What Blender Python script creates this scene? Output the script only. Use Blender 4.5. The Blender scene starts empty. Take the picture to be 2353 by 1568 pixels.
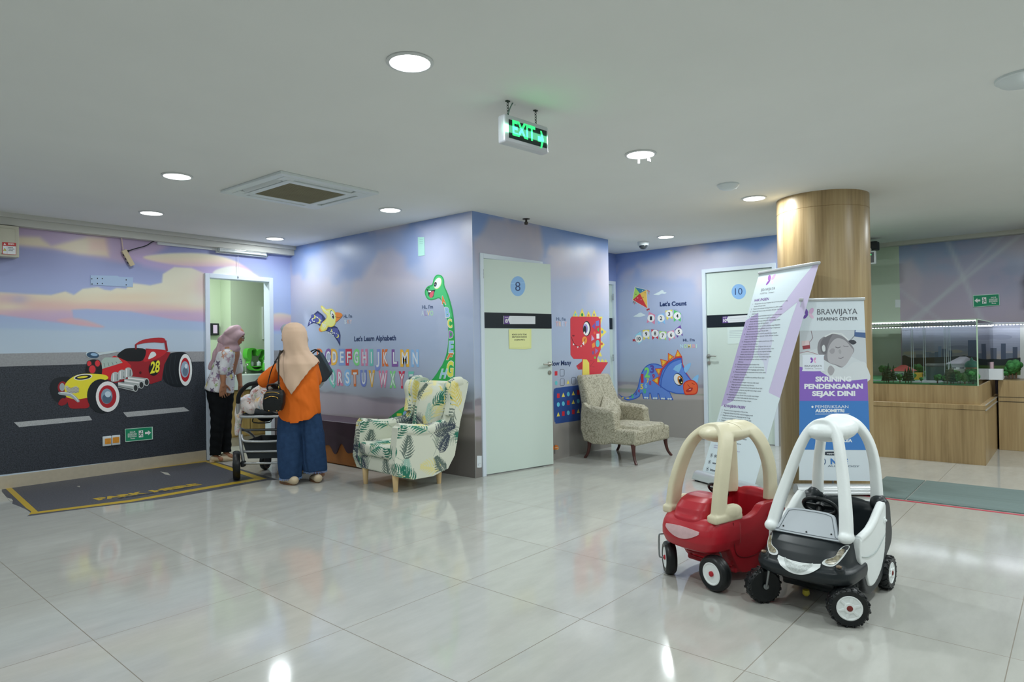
import bpy, bmesh, math, random
import numpy as np
from mathutils import Vector, Matrix, noise as mnoise
from mathutils.geometry import tessellate_polygon
random.seed(7)
PI = math.pi
S = bpy.context.scene
COL = S.collection

# ---------------------------------------------------------------- camera
IW, IH, FPX = 2353, 1568, 1509.3
PITCH, ROLL, YAW, CAMH = 8.785e-3, 1.4702e-2, 0.86278, 1.32
def _rot():
    cp, sp = math.cos(PITCH), math.sin(PITCH)
    fwd = np.array([0, cp, sp]); right = np.array([1., 0, 0]); down = np.cross(fwd, right)
    c, s = math.cos(ROLL), math.sin(ROLL)
    R = np.stack([c*right+s*down, -s*right+c*down, fwd])
    c, s = math.cos(YAW), math.sin(YAW)
    return R @ np.array([[c, s, 0], [-s, c, 0], [0, 0, 1]]).T
RM = _rot(); CAM = np.array([0., 0., CAMH])
cam = bpy.data.cameras.new('camera'); camo = bpy.data.objects.new('camera', cam); COL.objects.link(camo)
cam.sensor_width = 36.0; cam.lens = FPX/IW*36.0; cam.clip_start = 0.05; cam.clip_end = 100
m4 = Matrix.Identity(4)
for r in range(3):
    m4[r][0] = RM[0][r]; m4[r][1] = -RM[1][r]; m4[r][2] = -RM[2][r]; m4[r][3] = CAM[r]
camo.matrix_world = m4
S.camera = camo
S.view_settings.view_transform = 'Standard'; S.view_settings.look = 'None'
S.view_settings.gamma = 1.0; S.view_settings.use_curve_mapping = False
S.view_settings.exposure = 0.0
S.cycles.max_bounces = 8; S.cycles.diffuse_bounces = 4; S.cycles.glossy_bounces = 4
S.cycles.transparent_max_bounces = 12; S.cycles.caustics_reflective = False; S.cycles.caustics_refractive = False
S.cycles.sample_clamp_indirect = 6.0
try: S.cycles.use_denoising = True
except Exception: pass

# ---------------------------------------------------------------- world: dim neutral fill of the building beyond
wd = bpy.data.worlds.new('world'); S.world = wd; wd.use_nodes = True
wd.node_tree.nodes['Background'].inputs[0].default_value = (0.80, 0.88, 0.90, 1)
wd.node_tree.nodes['Background'].inputs[1].default_value = 0.25
CEIL = 2.70
LAMP_W = 17.0          # power of each recessed ceiling lamp
LAMP_COL = (0.915, 0.985, 1.0)

# ---------------------------------------------------------------- helpers: a pixel of the photograph met with a plane of the room
def ray(x, y): return RM.T @ np.array([(x-IW/2)/FPX, (y-IH/2)/FPX, 1.])
def onX(x, y, v): d = ray(x, y); return CAM + d*(v-CAM[0])/d[0]
def onY(x, y, v): d = ray(x, y); return CAM + d*(v-CAM[1])/d[1]
def onZ(x, y, v=0.): d = ray(x, y); return CAM + d*(v-CAM[2])/d[2]
def onP(x, y, p, n): d = ray(x, y); return CAM + d*(np.dot(np.asarray(p)-CAM, n)/np.dot(d, n))
def proj(P):
    q = (np.asarray(P, float)-CAM) @ RM.T
    return IW/2+FPX*q[..., 0]/q[..., 2], IH/2+FPX*q[..., 1]/q[..., 2]

def lin(c):
    c = np.asarray(c, float)/255.
    return np.where(c <= 0.04045, c/12.92, ((c+0.055)/1.055)**2.4)
def hx(h): return [int(h[i:i+2], 16) for i in (0, 2, 4)]
def rgb(c, g=1.0):
    if isinstance(c, str): c = hx(c)
    return tuple(np.clip(lin(c)*g, 0, 0.93)) + (1.0,)
GAIN = 1.30            # photographed tone of a lit surface -> its reflectance
MATS = {}
def mat(name, color, rough=0.5, metal=0.0, spec=0.5, coat=0.0, gain=GAIN, noise=0.0, nscale=8.0, bump=0.0, bscale=60.0, emit=None, estr=0.0, alpha=1.0, trans=0.0, ior=1.45, stretch=None, sss=0.0):
    if name in MATS: return MATS[name]
    m = bpy.data.materials.new(name); m.use_nodes = True; nt = m.node_tree; b = nt.nodes['Principled BSDF']
    base = rgb(color, gain)
    b.inputs['Base Color'].default_value = base; b.inputs['Roughness'].default_value = rough
    b.inputs['Metallic'].default_value = metal; b.inputs['Specular IOR Level'].default_value = spec
    b.inputs['IOR'].default_value = ior
    b.inputs['Coat Weight'].default_value = coat; b.inputs['Coat Roughness'].default_value = 0.08
    b.inputs['Alpha'].default_value = alpha; b.inputs['Transmission Weight'].default_value = trans
    if emit is not None:
        b.inputs['Emission Color'].default_value = rgb(emit, 1.0); b.inputs['Emission Strength'].default_value = estr
    if noise or bump:
        tc = nt.nodes.new('ShaderNodeTexCoord'); mp = nt.nodes.new('ShaderNodeMapping')
        if stretch: mp.inputs['Scale'].default_value = stretch
        nt.links.new(tc.outputs['Object'], mp.inputs['Vector'])
    if noise:
        nz = nt.nodes.new('ShaderNodeTexNoise'); nz.inputs['Scale'].default_value = nscale; nz.inputs['Detail'].default_value = 5
        nt.links.new(mp.outputs[0], nz.inputs['Vector'])
        rp = nt.nodes.new('ShaderNodeValToRGB')
        rp.color_ramp.elements[0].position = 0.3; rp.color_ramp.elements[1].position = 0.7
        rp.color_ramp.elements[0].color = tuple(np.clip(np.array(base[:3])*(1-noise), 0, 1))+(1,)
        rp.color_ramp.elements[1].color = tuple(np.clip(np.array(base[:3])*(1+noise*0.6), 0, 0.95))+(1,)
        nt.links.new(nz.outputs['Fac'], rp.inputs[0]); nt.links.new(rp.outputs[0], b.inputs['Base Color'])
    if bump:
        n2 = nt.nodes.new('ShaderNodeTexNoise'); n2.inputs['Scale'].default_value = bscale; n2.inputs['Detail'].default_value = 3
        nt.links.new(mp.outputs[0], n2.inputs['Vector'])
        bp = nt.nodes.new('ShaderNodeBump'); bp.inputs['Strength'].default_value = bump; bp.inputs['Distance'].default_value = 0.01
        nt.links.new(n2.outputs['Fac'], bp.inputs['Height']); nt.links.new(bp.outputs[0], b.inputs['Normal'])
    MATS[name] = m
    return m
def nodes(name, build):
    """a material whose base colour is built by a function of (node_tree, bsdf)"""
    if name in MATS: return MATS[name]
    m = bpy.data.materials.new(name); m.use_nodes = True
    build(m.node_tree, m.node_tree.nodes['Principled BSDF']); MATS[name] = m
    return m
def _printed(nt, b):
    a = nt.nodes.new('ShaderNodeAttribute'); a.attribute_name = 'ink'
    nt.links.new(a.outputs['Color'], b.inputs['Base Color']); b.inputs['Roughness'].default_value = 0.38; b.inputs['Specular IOR Level'].default_value = 0.35
M_PRINT = nodes('printed_vinyl', _printed)
def _printed_cloth(nt, b):
    a = nt.nodes.new('ShaderNodeAttribute'); a.attribute_name = 'ink'
    nt.links.new(a.outputs['Color'], b.inputs['Base Color']); b.inputs['Roughness'].default_value = 0.85; b.inputs['Specular IOR Level'].default_value = 0.2
M_CLOTHPRINT = nodes('printed_fabric', _printed_cloth)

def tag(o, label=None, cat=None, group=None, kind=None):
    if label: o['label'] = label
    if cat: o['category'] = cat
    if group: o['group'] = group
    if kind: o['kind'] = kind
    return o
def thing(name, label, cat, loc=(0, 0, 0), rz=0.0, group=None, axes=None):
    o = bpy.data.objects.new(name, None); COL.objects.link(o); o.empty_display_size = 0.1
    if axes is not None:
        m = Matrix.Identity(4)
        for k in range(3):
            for r in range(3): m[r][k] = axes[k][r]
        for r in range(3): m[r][3] = loc[r]
        o.matrix_world = m
    else:
        o.location = loc; o.rotation_euler = (0, 0, rz)
    return tag(o, label, cat, group)

class MB:
    """collects shapes and links them as ONE mesh object"""
    def __init__(s): s.v = []; s.f = []; s.c = []; s.mi = []; s.cur = (0.5, 0.5, 0.5, 1); s.m = 0
    def color(s, c, g=GAIN): s.cur = rgb(c, g); return s
    def add(s, vs, fs):
        o = len(s.v); s.v += [tuple(float(q) for q in p) for p in vs]
        for f in fs: s.f.append([i+o for i in f]); s.c.append(s.cur); s.mi.append(s.m)
        return s
    def box(s, lo, hi, bev=0.0, seg=2, M=None):
        (x0, y0, z0), (x1, y1, z1) = lo, hi
        if bev <= 0:
            vs = [(x, y, z) for x in (x0, x1) for y in (y0, y1) for z in (z0, z1)]
            fs = [(0, 1, 3, 2), (4, 6, 7, 5), (0, 4, 5, 1), (2, 3, 7, 6), (0, 2, 6, 4), (1, 5, 7, 3)]
        else:
            bm = bmesh.new(); bmesh.ops.create_cube(bm, size=1.0)
            for v in bm.verts: v.co = Vector(((x0+x1)/2+v.co.x*(x1-x0), (y0+y1)/2+v.co.y*(y1-y0), (z0+z1)/2+v.co.z*(z1-z0)))
            bmesh.ops.bevel(bm, geom=bm.edges[:], offset=bev, segments=seg, profile=0.5, affect='EDGES')
            bm.verts.index_update(); vs = [v.co[:] for v in bm.verts]; fs = [[v.index for v in f.verts] for f in bm.faces]; bm.free()
        if M is not None: vs = [M @ Vector(p) for p in vs]
        return s.add(vs, fs)
    def ring_loft(s, rings, cap0=True, cap1=True, closed=True):
        n = len(rings[0]); vs = [p for r in rings for p in r]; fs = []
        for i in range(len(rings)-1):
            for j in range(n if closed else n-1):
                k = (j+1) % n; fs.append((i*n+j, i*n+k, (i+1)*n+k, (i+1)*n+j))
        if cap0 and closed: fs.append(tuple(range(n-1, -1, -1)))
        if cap1 and closed: fs.append(tuple((len(rings)-1)*n+j for j in range(n)))
        return s.add(vs, fs)
    def tube(s, pts, r, n=10, caps=True, flat=None, up=None):
        P = [Vector(p) for p in pts]; rs = r if isinstance(r, (list, tuple)) else [r]*len(P); rings = []; prev = None
        for i, p in enumerate(P):
            t = (P[min(i+1, len(P)-1)]-P[max(i-1, 0)]).normalized()
            if up is not None:
                a = Vector(up); a = (a-t*a.dot(t)).normalized()
            elif prev is None:
                a = Vector((0, 0, 1)) if abs(t.z) < 0.9 else Vector((1, 0, 0)); a = (a-t*a.dot(t)).normalized()
            else: a = (prev-t*prev.dot(t)).normalized()
            prev = a; b = t.cross(a); fl = flat if flat else 1.0
            rings.append([p+a*(rs[i]*math.cos(2*PI*k/n))+b*(rs[i]*fl*math.sin(2*PI*k/n)) for k in range(n)])
        return s.ring_loft(rings, caps, caps)
    def lathe(s, prof, n=24, M=None, caps=True):
        rings = [[(r*math.cos(2*PI*k/n), r*math.sin(2*PI*k/n), z) for k in range(n)] for r, z in prof]
        if M is not None: rings = [[M @ Vector(p) for p in rg] for rg in rings]
        return s.ring_loft(rings, caps, caps)
    def ell(s, c, r, n=16, k=10, M=None):
        vs = [(0, 0, -1)]+[(math.sin(PI*i/k)*math.cos(2*PI*j/n), math.sin(PI*i/k)*math.sin(2*PI*j/n), -math.cos(PI*i/k)) for i in range(1, k) for j in range(n)]+[(0, 0, 1)]
        fs = [(0, 1+(j+1) % n, 1+j) for j in range(n)]
        for i in range(k-2):
            for j in range(n): a = 1+i*n+j; b = 1+i*n+(j+1) % n; fs.append((a, b, b+n, a+n))
        L = len(vs)-1; fs += [(L, L-n+j, L-n+(j+1) % n) for j in range(n)]
        if not hasattr(r, '__len__'): r = (r, r, r)
        vs = [Vector((p[0]*r[0], p[1]*r[1], p[2]*r[2])) for p in vs]
        if M is not None: vs = [M @ p for p in vs]
        return s.add([p+Vector(c) for p in vs], fs)
    def cap(s, p0, p1, r0, r1, n=14):
        """tapered capsule"""
        a, b = Vector(p0), Vector(p1); t = (b-a); L = t.length; t.normalize()
        pts = []; rs = []
        for q in (0.05, 0.35, 0.7, 0.92): pts.append(a-t*(r0*math.sqrt(1-q*q))); rs.append(r0*q)
        pts.append(a); rs.append(r0); pts.append(b); rs.append(r1)
        for q in (0.92, 0.7, 0.35, 0.05): pts.append(b+t*(r1*math.sqrt(1-q*q))); rs.append(r1*q)
        q = Vector((0, 0, 1)) if abs(t.z) < 0.9 else Vector((1, 0, 0)); q = (q-t*q.dot(t)).normalized(); w = t.cross(q)
        return s.ring_loft([[p+q*(r*math.cos(2*PI*k/n))+w*(r*math.sin(2*PI*k/n)) for k in range(n)] for p, r in zip(pts, rs)])
    def prism(s, poly, z0, z1, M=None):
        """polygon in xy extruded along z"""
        n = len(poly); vs = [(x, y, z0) for x, y in poly]+[(x, y, z1) for x, y in poly]
        tris = tessellate_polygon([[Vector((x, y, 0)) for x, y in poly]])
        fs = [tuple(t) for t in tris]+[tuple(i+n for i in reversed(t)) for t in tris]
        fs += [(i, (i+1) % n, (i+1) % n+n, i+n) for i in range(n)]
        if M is not None: vs = [M @ Vector(p) for p in vs]
        return s.add(vs, fs)
    def build(s, name, m, parent=None, smooth=False, sub=0, bev=0.0, ink=False, angle=None, weld=False, rec=True):
        me = bpy.data.meshes.new(name); me.from_pydata(s.v, [], s.f)
        for k in (m if isinstance(m, (list, tuple)) else [m]): me.materials.append(k)
        if isinstance(m, (list, tuple)): me.polygons.foreach_set('material_index', s.mi)
        if ink:
            at = me.color_attributes.new('ink', 'FLOAT_COLOR', 'CORNER'); buf = []
            for f, c in zip(s.f, s.c): buf += list(c)*len(f)
            at.data.foreach_set('color', buf)
        if rec or weld:
            bm = bmesh.new(); bm.from_mesh(me)
            if weld: bmesh.ops.remove_doubles(bm, verts=bm.verts, dist=1e-5)
            if rec: bmesh.ops.recalc_face_normals(bm, faces=bm.faces)
            bm.to_mesh(me); bm.free()
        if smooth: me.polygons.foreach_set('use_smooth', [True]*len(me.polygons))
        me.update(); o = bpy.data.objects.new(name, me); COL.objects.link(o)
        if smooth and angle is not None: sharp(me, angle)
        if parent is not None: o.parent = parent
        if bev:
            md = o.modifiers.new('bevel', 'BEVEL'); md.width = bev; md.segments = 2; md.limit_method = 'ANGLE'; md.angle_limit = math.radians(40)
        if sub:
            md = o.modifiers.new('sub', 'SUBSURF'); md.levels = sub; md.render_levels = sub
        return o
def sharp(me, deg):
    bm = bmesh.new(); bm.from_mesh(me); a = math.radians(deg)
    for e in bm.edges:
        if len(e.link_faces) == 2 and e.calc_face_angle(0) > a: e.smooth = False
    bm.to_mesh(me); bm.free()
def bake(o):
    """apply the modifiers of an object"""
    bpy.context.view_layer.update()
    dg = bpy.context.evaluated_depsgraph_get(); me = bpy.data.meshes.new_from_object(o.evaluated_get(dg)); o.modifiers.clear(); o.data = me
    return o
def blob(mb, name, m, parent=None, voxel=0.008, smooth=6, disp=None, ink=None):
    """melt overlapping closed shapes into one continuous surface"""
    o = mb.build(name, m, parent, rec=True)
    r = o.modifiers.new('remesh', 'REMESH'); r.mode = 'VOXEL'; r.voxel_size = voxel; r.use_smooth_shade = True
    if smooth: k = o.modifiers.new('smooth', 'SMOOTH'); k.factor = 0.5; k.iterations = smooth
    bake(o); me = o.data; n = len(me.vertices)
    co = np.empty(n*3); me.vertices.foreach_get('co', co); co = co.reshape(-1, 3)
    if disp is not None:
        no = np.empty(n*3); me.vertices.foreach_get('normal', no); no = no.reshape(-1, 3)
        co = co+no*disp(co, no)[:, None]; me.vertices.foreach_set('co', co.ravel())
    if ink is not None: vink(me, ink(co))
    me.polygons.foreach_set('use_smooth', [True]*len(me.polygons)); me.update()
    return o
def vink(me, srgb, g=GAIN):
    c = np.clip(lin(srgb)*g, 0, 0.93); at = me.color_attributes.new('ink', 'FLOAT_COLOR', 'POINT')
    at.data.foreach_set('color', np.concatenate([c, np.ones((len(c), 1))], 1).ravel())
def copy_tree(o, parent=None):
    c = o.copy(); COL.objects.link(c)
    if parent is not None:
        c.parent = parent; c.matrix_parent_inverse = o.matrix_parent_inverse.copy()
    for ch in list(o.children): copy_tree(ch, c)
    return c
def struct(mb, name, m, parent=None, **k):
    o = mb.build(name, m, parent, **k)
    if parent is None: o['kind'] = 'structure'
    return o
# smooth value noise on arrays
def vnoise(x, y, seed=0):
    xi = np.floor(x).astype(int); yi = np.floor(y).astype(int); xf = x-xi; yf = y-yi
    def h(a, b):
        n = (a*374761393+b*668265263+seed*974711) & 0x7fffffff; n = ((n ^ (n >> 13))*1274126177) & 0x7fffffff
        return ((n ^ (n >> 16)) & 0xffff)/65535.
    u = xf*xf*(3-2*xf); v = yf*yf*(3-2*yf)
    return (h(xi, yi)*(1-u)+h(xi+1, yi)*u)*(1-v)+(h(xi, yi+1)*(1-u)+h(xi+1, yi+1)*u)*v
def fbm(x, y, seed=0, n=4):
    s = 0; a = 0.5
    for k in range(n): s = s+a*vnoise(x*2**k, y*2**k, seed+k); a *= 0.5
    return s/0.9375
def sst(a, b, x): t = np.clip((x-a)/(b-a), 0, 1); return t*t*(3-2*t)
def poly_sd(x, y, pts):
    """signed distance (negative inside) to a polygon"""
    d = np.full(x.shape, 1e18); ins = np.zeros(x.shape, bool); n = len(pts)
    for i in range(n):
        ax, ay = pts[i]; bx, by = pts[(i+1) % n]; ex, ey = bx-ax, by-ay
        t = np.clip(((x-ax)*ex+(y-ay)*ey)/(ex*ex+ey*ey+1e-12), 0, 1)
        d = np.minimum(d, (x-ax-t*ex)**2+(y-ay-t*ey)**2)
        c = ((ay > y) != (by > y))
        with np.errstate(divide='ignore', invalid='ignore'): xx = ax+(y-ay)*ex/(by-ay if by != ay else 1e-9)
        ins ^= c & (x < xx)
    return np.where(ins, -1, 1)*np.sqrt(d)
def spline(pts, n=8, closed=False):
    P = [np.array(p, float) for p in pts]; out = []; N = len(P)
    rng = range(N if closed else N-1)
    for i in rng:
        if closed: p0, p1, p2, p3 = P[(i-1) % N], P[i], P[(i+1) % N], P[(i+2) % N]
        else: p0, p1, p2, p3 = P[max(i-1, 0)], P[i], P[i+1], P[min(i+2, N-1)]
        for k in range(n):
            t = k/n; out.append(tuple(0.5*((2*p1)+(-p0+p2)*t+(2*p0-5*p1+4*p2-p3)*t*t+(-p0+3*p1-3*p2+p3)*t**3)))
    if not closed: out.append(tuple(P[-1]))
    return out

# lettering: glyph outlines as flat meshes
_TX = {}
def text_shape(body, bold=0.0):
    key = (body, bold)
    if key in _TX: return _TX[key]
    cu = bpy.data.curves.new('lettering', 'FONT'); cu.body = body; cu.size = 1.0; cu.offset = bold; cu.resolution_u = 3; cu.fill_mode = 'FRONT'
    ob = bpy.data.objects.new('lettering', cu); COL.objects.link(ob); me = ob.to_mesh()
    vs = [tuple(v.co) for v in me.vertices]; fs = [tuple(p.vertices) for p in me.polygons]; ob.to_mesh_clear()
    bpy.data.objects.remove(ob); bpy.data.curves.remove(cu)
    _TX[key] = (vs, fs); return vs, fs
_e = [v for v in text_shape('H')[0]]; CAPH = max(v[1] for v in _e)

class Ink(MB):
    """flat printed shapes on a plane: origin point p, normal n (to the room), pixel outlines of the photograph are met with the plane"""
    def __init__(s, p, n, up=(0, 0, 1), base=0.0012, step=0.000025):
        super().__init__(); s.p = np.array(p, float); s.n = np.array(n, float)/np.linalg.norm(n); s.up = np.array(up, float); s.base = base; s.step = step; s.k = 0
    def at(s, x, y): return onP(x, y, s.p+s.n*(s.base+s.k*s.step), s.n)
    def _face(s, P3, tris):
        nn = []
        for t in tris:
            a, b, c = (np.array(P3[i]) for i in t[:3])
            nn.append(tuple(t) if np.dot(np.cross(b-a, c-a), s.n) > 0 else tuple(reversed(t)))
        s.add(P3, nn)
    def poly(s, pts, c, g=GAIN):
        s.color(c, g); tris = tessellate_polygon([[Vector((x, y, 0)) for x, y in pts]]); s._face([s.at(x, y) for x, y in pts], tris); s.k += 1; return s
    def blob(s, pts, c, n=6, g=GAIN): return s.poly(spline(pts, n, True), c, g)
    def oval(s, x, y, rx, ry, c, rot=0.0, n=28, g=GAIN):
        cr, sr = math.cos(rot), math.sin(rot)
        return s.poly([(x+rx*math.cos(2*PI*i/n)*cr-ry*math.sin(2*PI*i/n)*sr, y+rx*math.cos(2*PI*i/n)*sr+ry*math.sin(2*PI*i/n)*cr) for i in range(n)], c, g)
    def line(s, pts, w, c, n=1, g=GAIN, closed=False):
        if n > 1: pts = spline(pts, n, closed)
        ws = w if isinstance(w, (list, tuple)) else [w]*len(pts)
        if len(ws) != len(pts): ws = list(np.interp(np.linspace(0, 1, len(pts)), np.linspace(0, 1, len(ws)), ws))
        L = []; R_ = []; N = len(pts)
        for i, (x, y) in enumerate(pts):
            if closed: a, b = pts[(i-1) % N], pts[(i+1) % N]
            else: a, b = pts[max(i-1, 0)], pts[min(i+1, N-1)]
            dx, dy = b[0]-a[0], b[1]-a[1]; q = math.hypot(dx, dy) or 1
            L.append((x-dy/q*ws[i]/2, y+dx/q*ws[i]/2)); R_.append((x+dy/q*ws[i]/2, y-dx/q*ws[i]/2))
        s.color(c, g); P3 = [s.at(*p) for p in L+R_]
        s._face(P3, [q for i in range(N if closed else N-1) for q in ((i, (i+1) % N, N+(i+1) % N), (i, N+(i+1) % N, N+i))]); s.k += 1; return s
    def text(s, body, x0, y0, x1, y1, hp, c, bold=0.0, g=GAIN, up=None, slant=0.0):
        """baseline from (x0,y0) to (x1,y1), capital height hp pixels"""
        vs, fs = text_shape(body, bold)
        if not vs: return s
        s.color(c, g); a = s.at(x0, y0); b = s.at(x1, y1); u = s.up if up is None else np.array(up, float)
        t = s.at(x0, y0-hp) if up is None else None
        mn = min(v[0] for v in vs); mx = max(v[0] for v in vs); e = (b-a)/(mx-mn)
        if up is None:
            hh = np.linalg.norm(t-a); q = u-s.n*np.dot(u, s.n); q /= np.linalg.norm(q); hv = q*hh/CAPH
        else: hv = u/CAPH
        s._face([a+e*(v[0]-mn+slant*v[1])+hv*v[1] for v in vs], fs); s.k += 1; return s
    def build(s, name, parent=None, m=None): return MB.build(s, name, m or M_PRINT, parent, ink=True, rec=False)
# ================================================================ the setting
YA, XB, YC, XD, YF, XE = 8.0, 4.78, 4.60, 8.58, 5.25, 10.5
# ---- floor
def _floor(nt, b):
    tc = nt.nodes.new('ShaderNodeTexCoord'); mp = nt.nodes.new('ShaderNodeMapping'); mp.vector_type = 'TEXTURE'
    p = onZ(1066.8, 1337.7)
    mp.inputs['Location'].default_value = (p[0], p[1], 0); mp.inputs['Rotation'].default_value = (0, 0, -0.0088); mp.inputs['Scale'].default_value = (0.8, 0.8, 0.8)
    nt.links.new(tc.outputs['Object'], mp.inputs[0])
    sp = nt.nodes.new('ShaderNodeSeparateXYZ'); nt.links.new(mp.outputs[0], sp.inputs[0])
    def mth(op, a, bb=None):
        n = nt.nodes.new('ShaderNodeMath'); n.operation = op
        for i, q in enumerate((a, bb)):
            if q is None: continue
            if isinstance(q, (int, float)): n.inputs[i].default_value = q
            else: nt.links.new(q, n.inputs[i])
        return n.outputs[0]
    lines = []
    for ax in ('X', 'Y'):
        fr = mth('FRACT', mth('ADD', sp.outputs[ax], 100.5)); lines.append(mth('ABSOLUTE', mth('SUBTRACT', fr, 0.5)))
    d = mth('MINIMUM', lines[0], lines[1]); g = mth('LESS_THAN', d, 0.0024)
    wn = nt.nodes.new('ShaderNodeTexWhiteNoise'); wn.noise_dimensions = '2D'
    fl = nt.nodes.new('ShaderNodeVectorMath'); fl.operation = 'FLOOR'; nt.links.new(mp.outputs[0], fl.inputs[0]); nt.links.new(fl.outputs[0], wn.inputs[0])
    nz = nt.nodes.new('ShaderNodeTexNoise'); nz.inputs['Scale'].default_value = 3.0; nz.inputs['Detail'].default_value = 8; nz.inputs['Roughness'].default_value = 0.65
    mp2 = nt.nodes.new('ShaderNodeMapping'); mp2.inputs['Scale'].default_value = (1.0, 3.0, 1.0); nt.links.new(tc.outputs['Object'], mp2.inputs[0]); nt.links.new(mp2.outputs[0], nz.inputs[0])
    rp = nt.nodes.new('ShaderNodeValToRGB'); rp.color_ramp.elements[0].position = 0.3; rp.color_ramp.elements[1].position = 0.72
    rp.color_ramp.elements[0].color = rgb('a8a8a2', 1.16); rp.color_ramp.elements[1].color = rgb('b4b4ae', 1.16); nt.links.new(nz.outputs['Fac'], rp.inputs[0])
    hs = nt.nodes.new('ShaderNodeHueSaturation'); nt.links.new(rp.outputs[0], hs.inputs['Color'])
    nt.links.new(mth('ADD', mth('MULTIPLY', wn.outputs['Value'], 0.05), 0.975), hs.inputs['Value'])
    mx = nt.nodes.new('ShaderNodeMix'); mx.data_type = 'RGBA'; nt.links.new(g, mx.inputs['Factor']); nt.links.new(hs.outputs[0], mx.inputs['A']); mx.inputs['B'].default_value = rgb('7d766a', 1.1)
    nt.links.new(mx.outputs['Result'], b.inputs['Base Color'])
    b.inputs['Roughness'].default_value = 0.10; b.inputs['Specular IOR Level'].default_value = 0.5; b.inputs['IOR'].default_value = 1.5
    nt.links.new(mth('ADD', mth('MULTIPLY', g, 0.4), 0.09), b.inputs['Roughness'])
M_FLOOR = nodes('polished_floor_tile', _floor)
struct(MB().box((-4, -4, -0.12), (12, 12, 0)), 'floor', M_FLOOR)
M_CEIL = mat('ceiling_paint', 'eff1ef', 0.9, spec=0.2, gain=1.0, noise=0.02, nscale=1.5)
struct(MB().box((-4, -4, CEIL), (12, 12, CEIL+0.12)), 'ceiling', M_CEIL)
M_WHITE = mat('white_wall_paint', 'd2d6d2', 0.8, spec=0.3, gain=1.0)
M_TRIM = mat('white_trim', 'dfe3e4', 0.45, gain=1.0)
struct(MB().box((-4.1, -4, 0), (-4, 12, CEIL)), 'wall_back', M_WHITE)
struct(MB().box((-4, -4.1, 0), (12, -4, CEIL)), 'wall_near', M_WHITE)

def painted_wall(name, org, e, n, rects, func, cell=0.016, thick=0.12):
    """wall whose room side is a fine sheet of printed wallpaper; rects in (along e, z)"""
    org = np.array(org, float); e = np.array(e, float); n = np.array(n, float); z = np.array([0, 0, 1.])
    V = []; F = []; off = 0; ink = []
    for (u0, v0, u1, v1) in rects:
        nu = max(2, int((u1-u0)/cell)+1); nv = max(2, int((v1-v0)/cell)+1)
        uu, vv = np.meshgrid(np.linspace(u0, u1, nu), np.linspace(v0, v1, nv)); P = org+uu.ravel()[:, None]*e+vv.ravel()[:, None]*z
        V.append(P); idx = np.arange(nu*nv).reshape(nv, nu)+off
        q = np.stack([idx[:-1, :-1], idx[:-1, 1:], idx[1:, 1:], idx[1:, :-1]], -1).reshape(-1, 4)
        if np.dot(np.cross(e, z), n) < 0: q = q[:, ::-1]
        F += q.tolist(); ink.append(func(P)); off += nu*nv
        B = np.array([org+e*u+z*v-n*t for t in (0, thick) for u, v in ((u0, v0), (u1, v0), (u1, v1), (u0, v1))]); V.append(B)
        a = off; fs = [(a, a+1, a+5, a+4), (a+1, a+2, a+6, a+5), (a+2, a+3, a+7, a+6), (a+3, a, a+4, a+7), (a+4, a+5, a+6, a+7)]
        F += [list(f) for f in fs]; ink.append(np.tile(np.array([[200., 205, 205]]), (8, 1))); off += 8
    me = bpy.data.meshes.new(name); me.from_pydata(np.concatenate(V).tolist(), [], F); me.materials.append(M_PAPER)
    vink(me, np.concatenate(ink)); o = bpy.data.objects.new(name, me); COL.objects.link(o); o['kind'] = 'structure'
    return o
def _paper(nt, b):
    a = nt.nodes.new('ShaderNodeAttribute'); a.attribute_name = 'ink'; nt.links.new(a.outputs['Color'], b.inputs['Base Color'])
    b.inputs['Roughness'].default_value = 0.36; b.inputs['Specular IOR Level'].default_value = 0.4
M_PAPER = nodes('printed_wallpaper', _paper)
def C3(h): return np.array(hx(h), float)
def grad(t, stops):
    xs = [s[0] for s in stops]; cs = np.array([C3(s[1]) for s in stops]); return np.stack([np.interp(t, xs, cs[:, k]) for k in range(3)], -1)
def over(c, col, a): return c*(1-a[:, None])+np.asarray(col)*a[:, None]
def px_poly(x, y, pts, f): return 1-sst(-f, f, poly_sd(x, y, pts))

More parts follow.
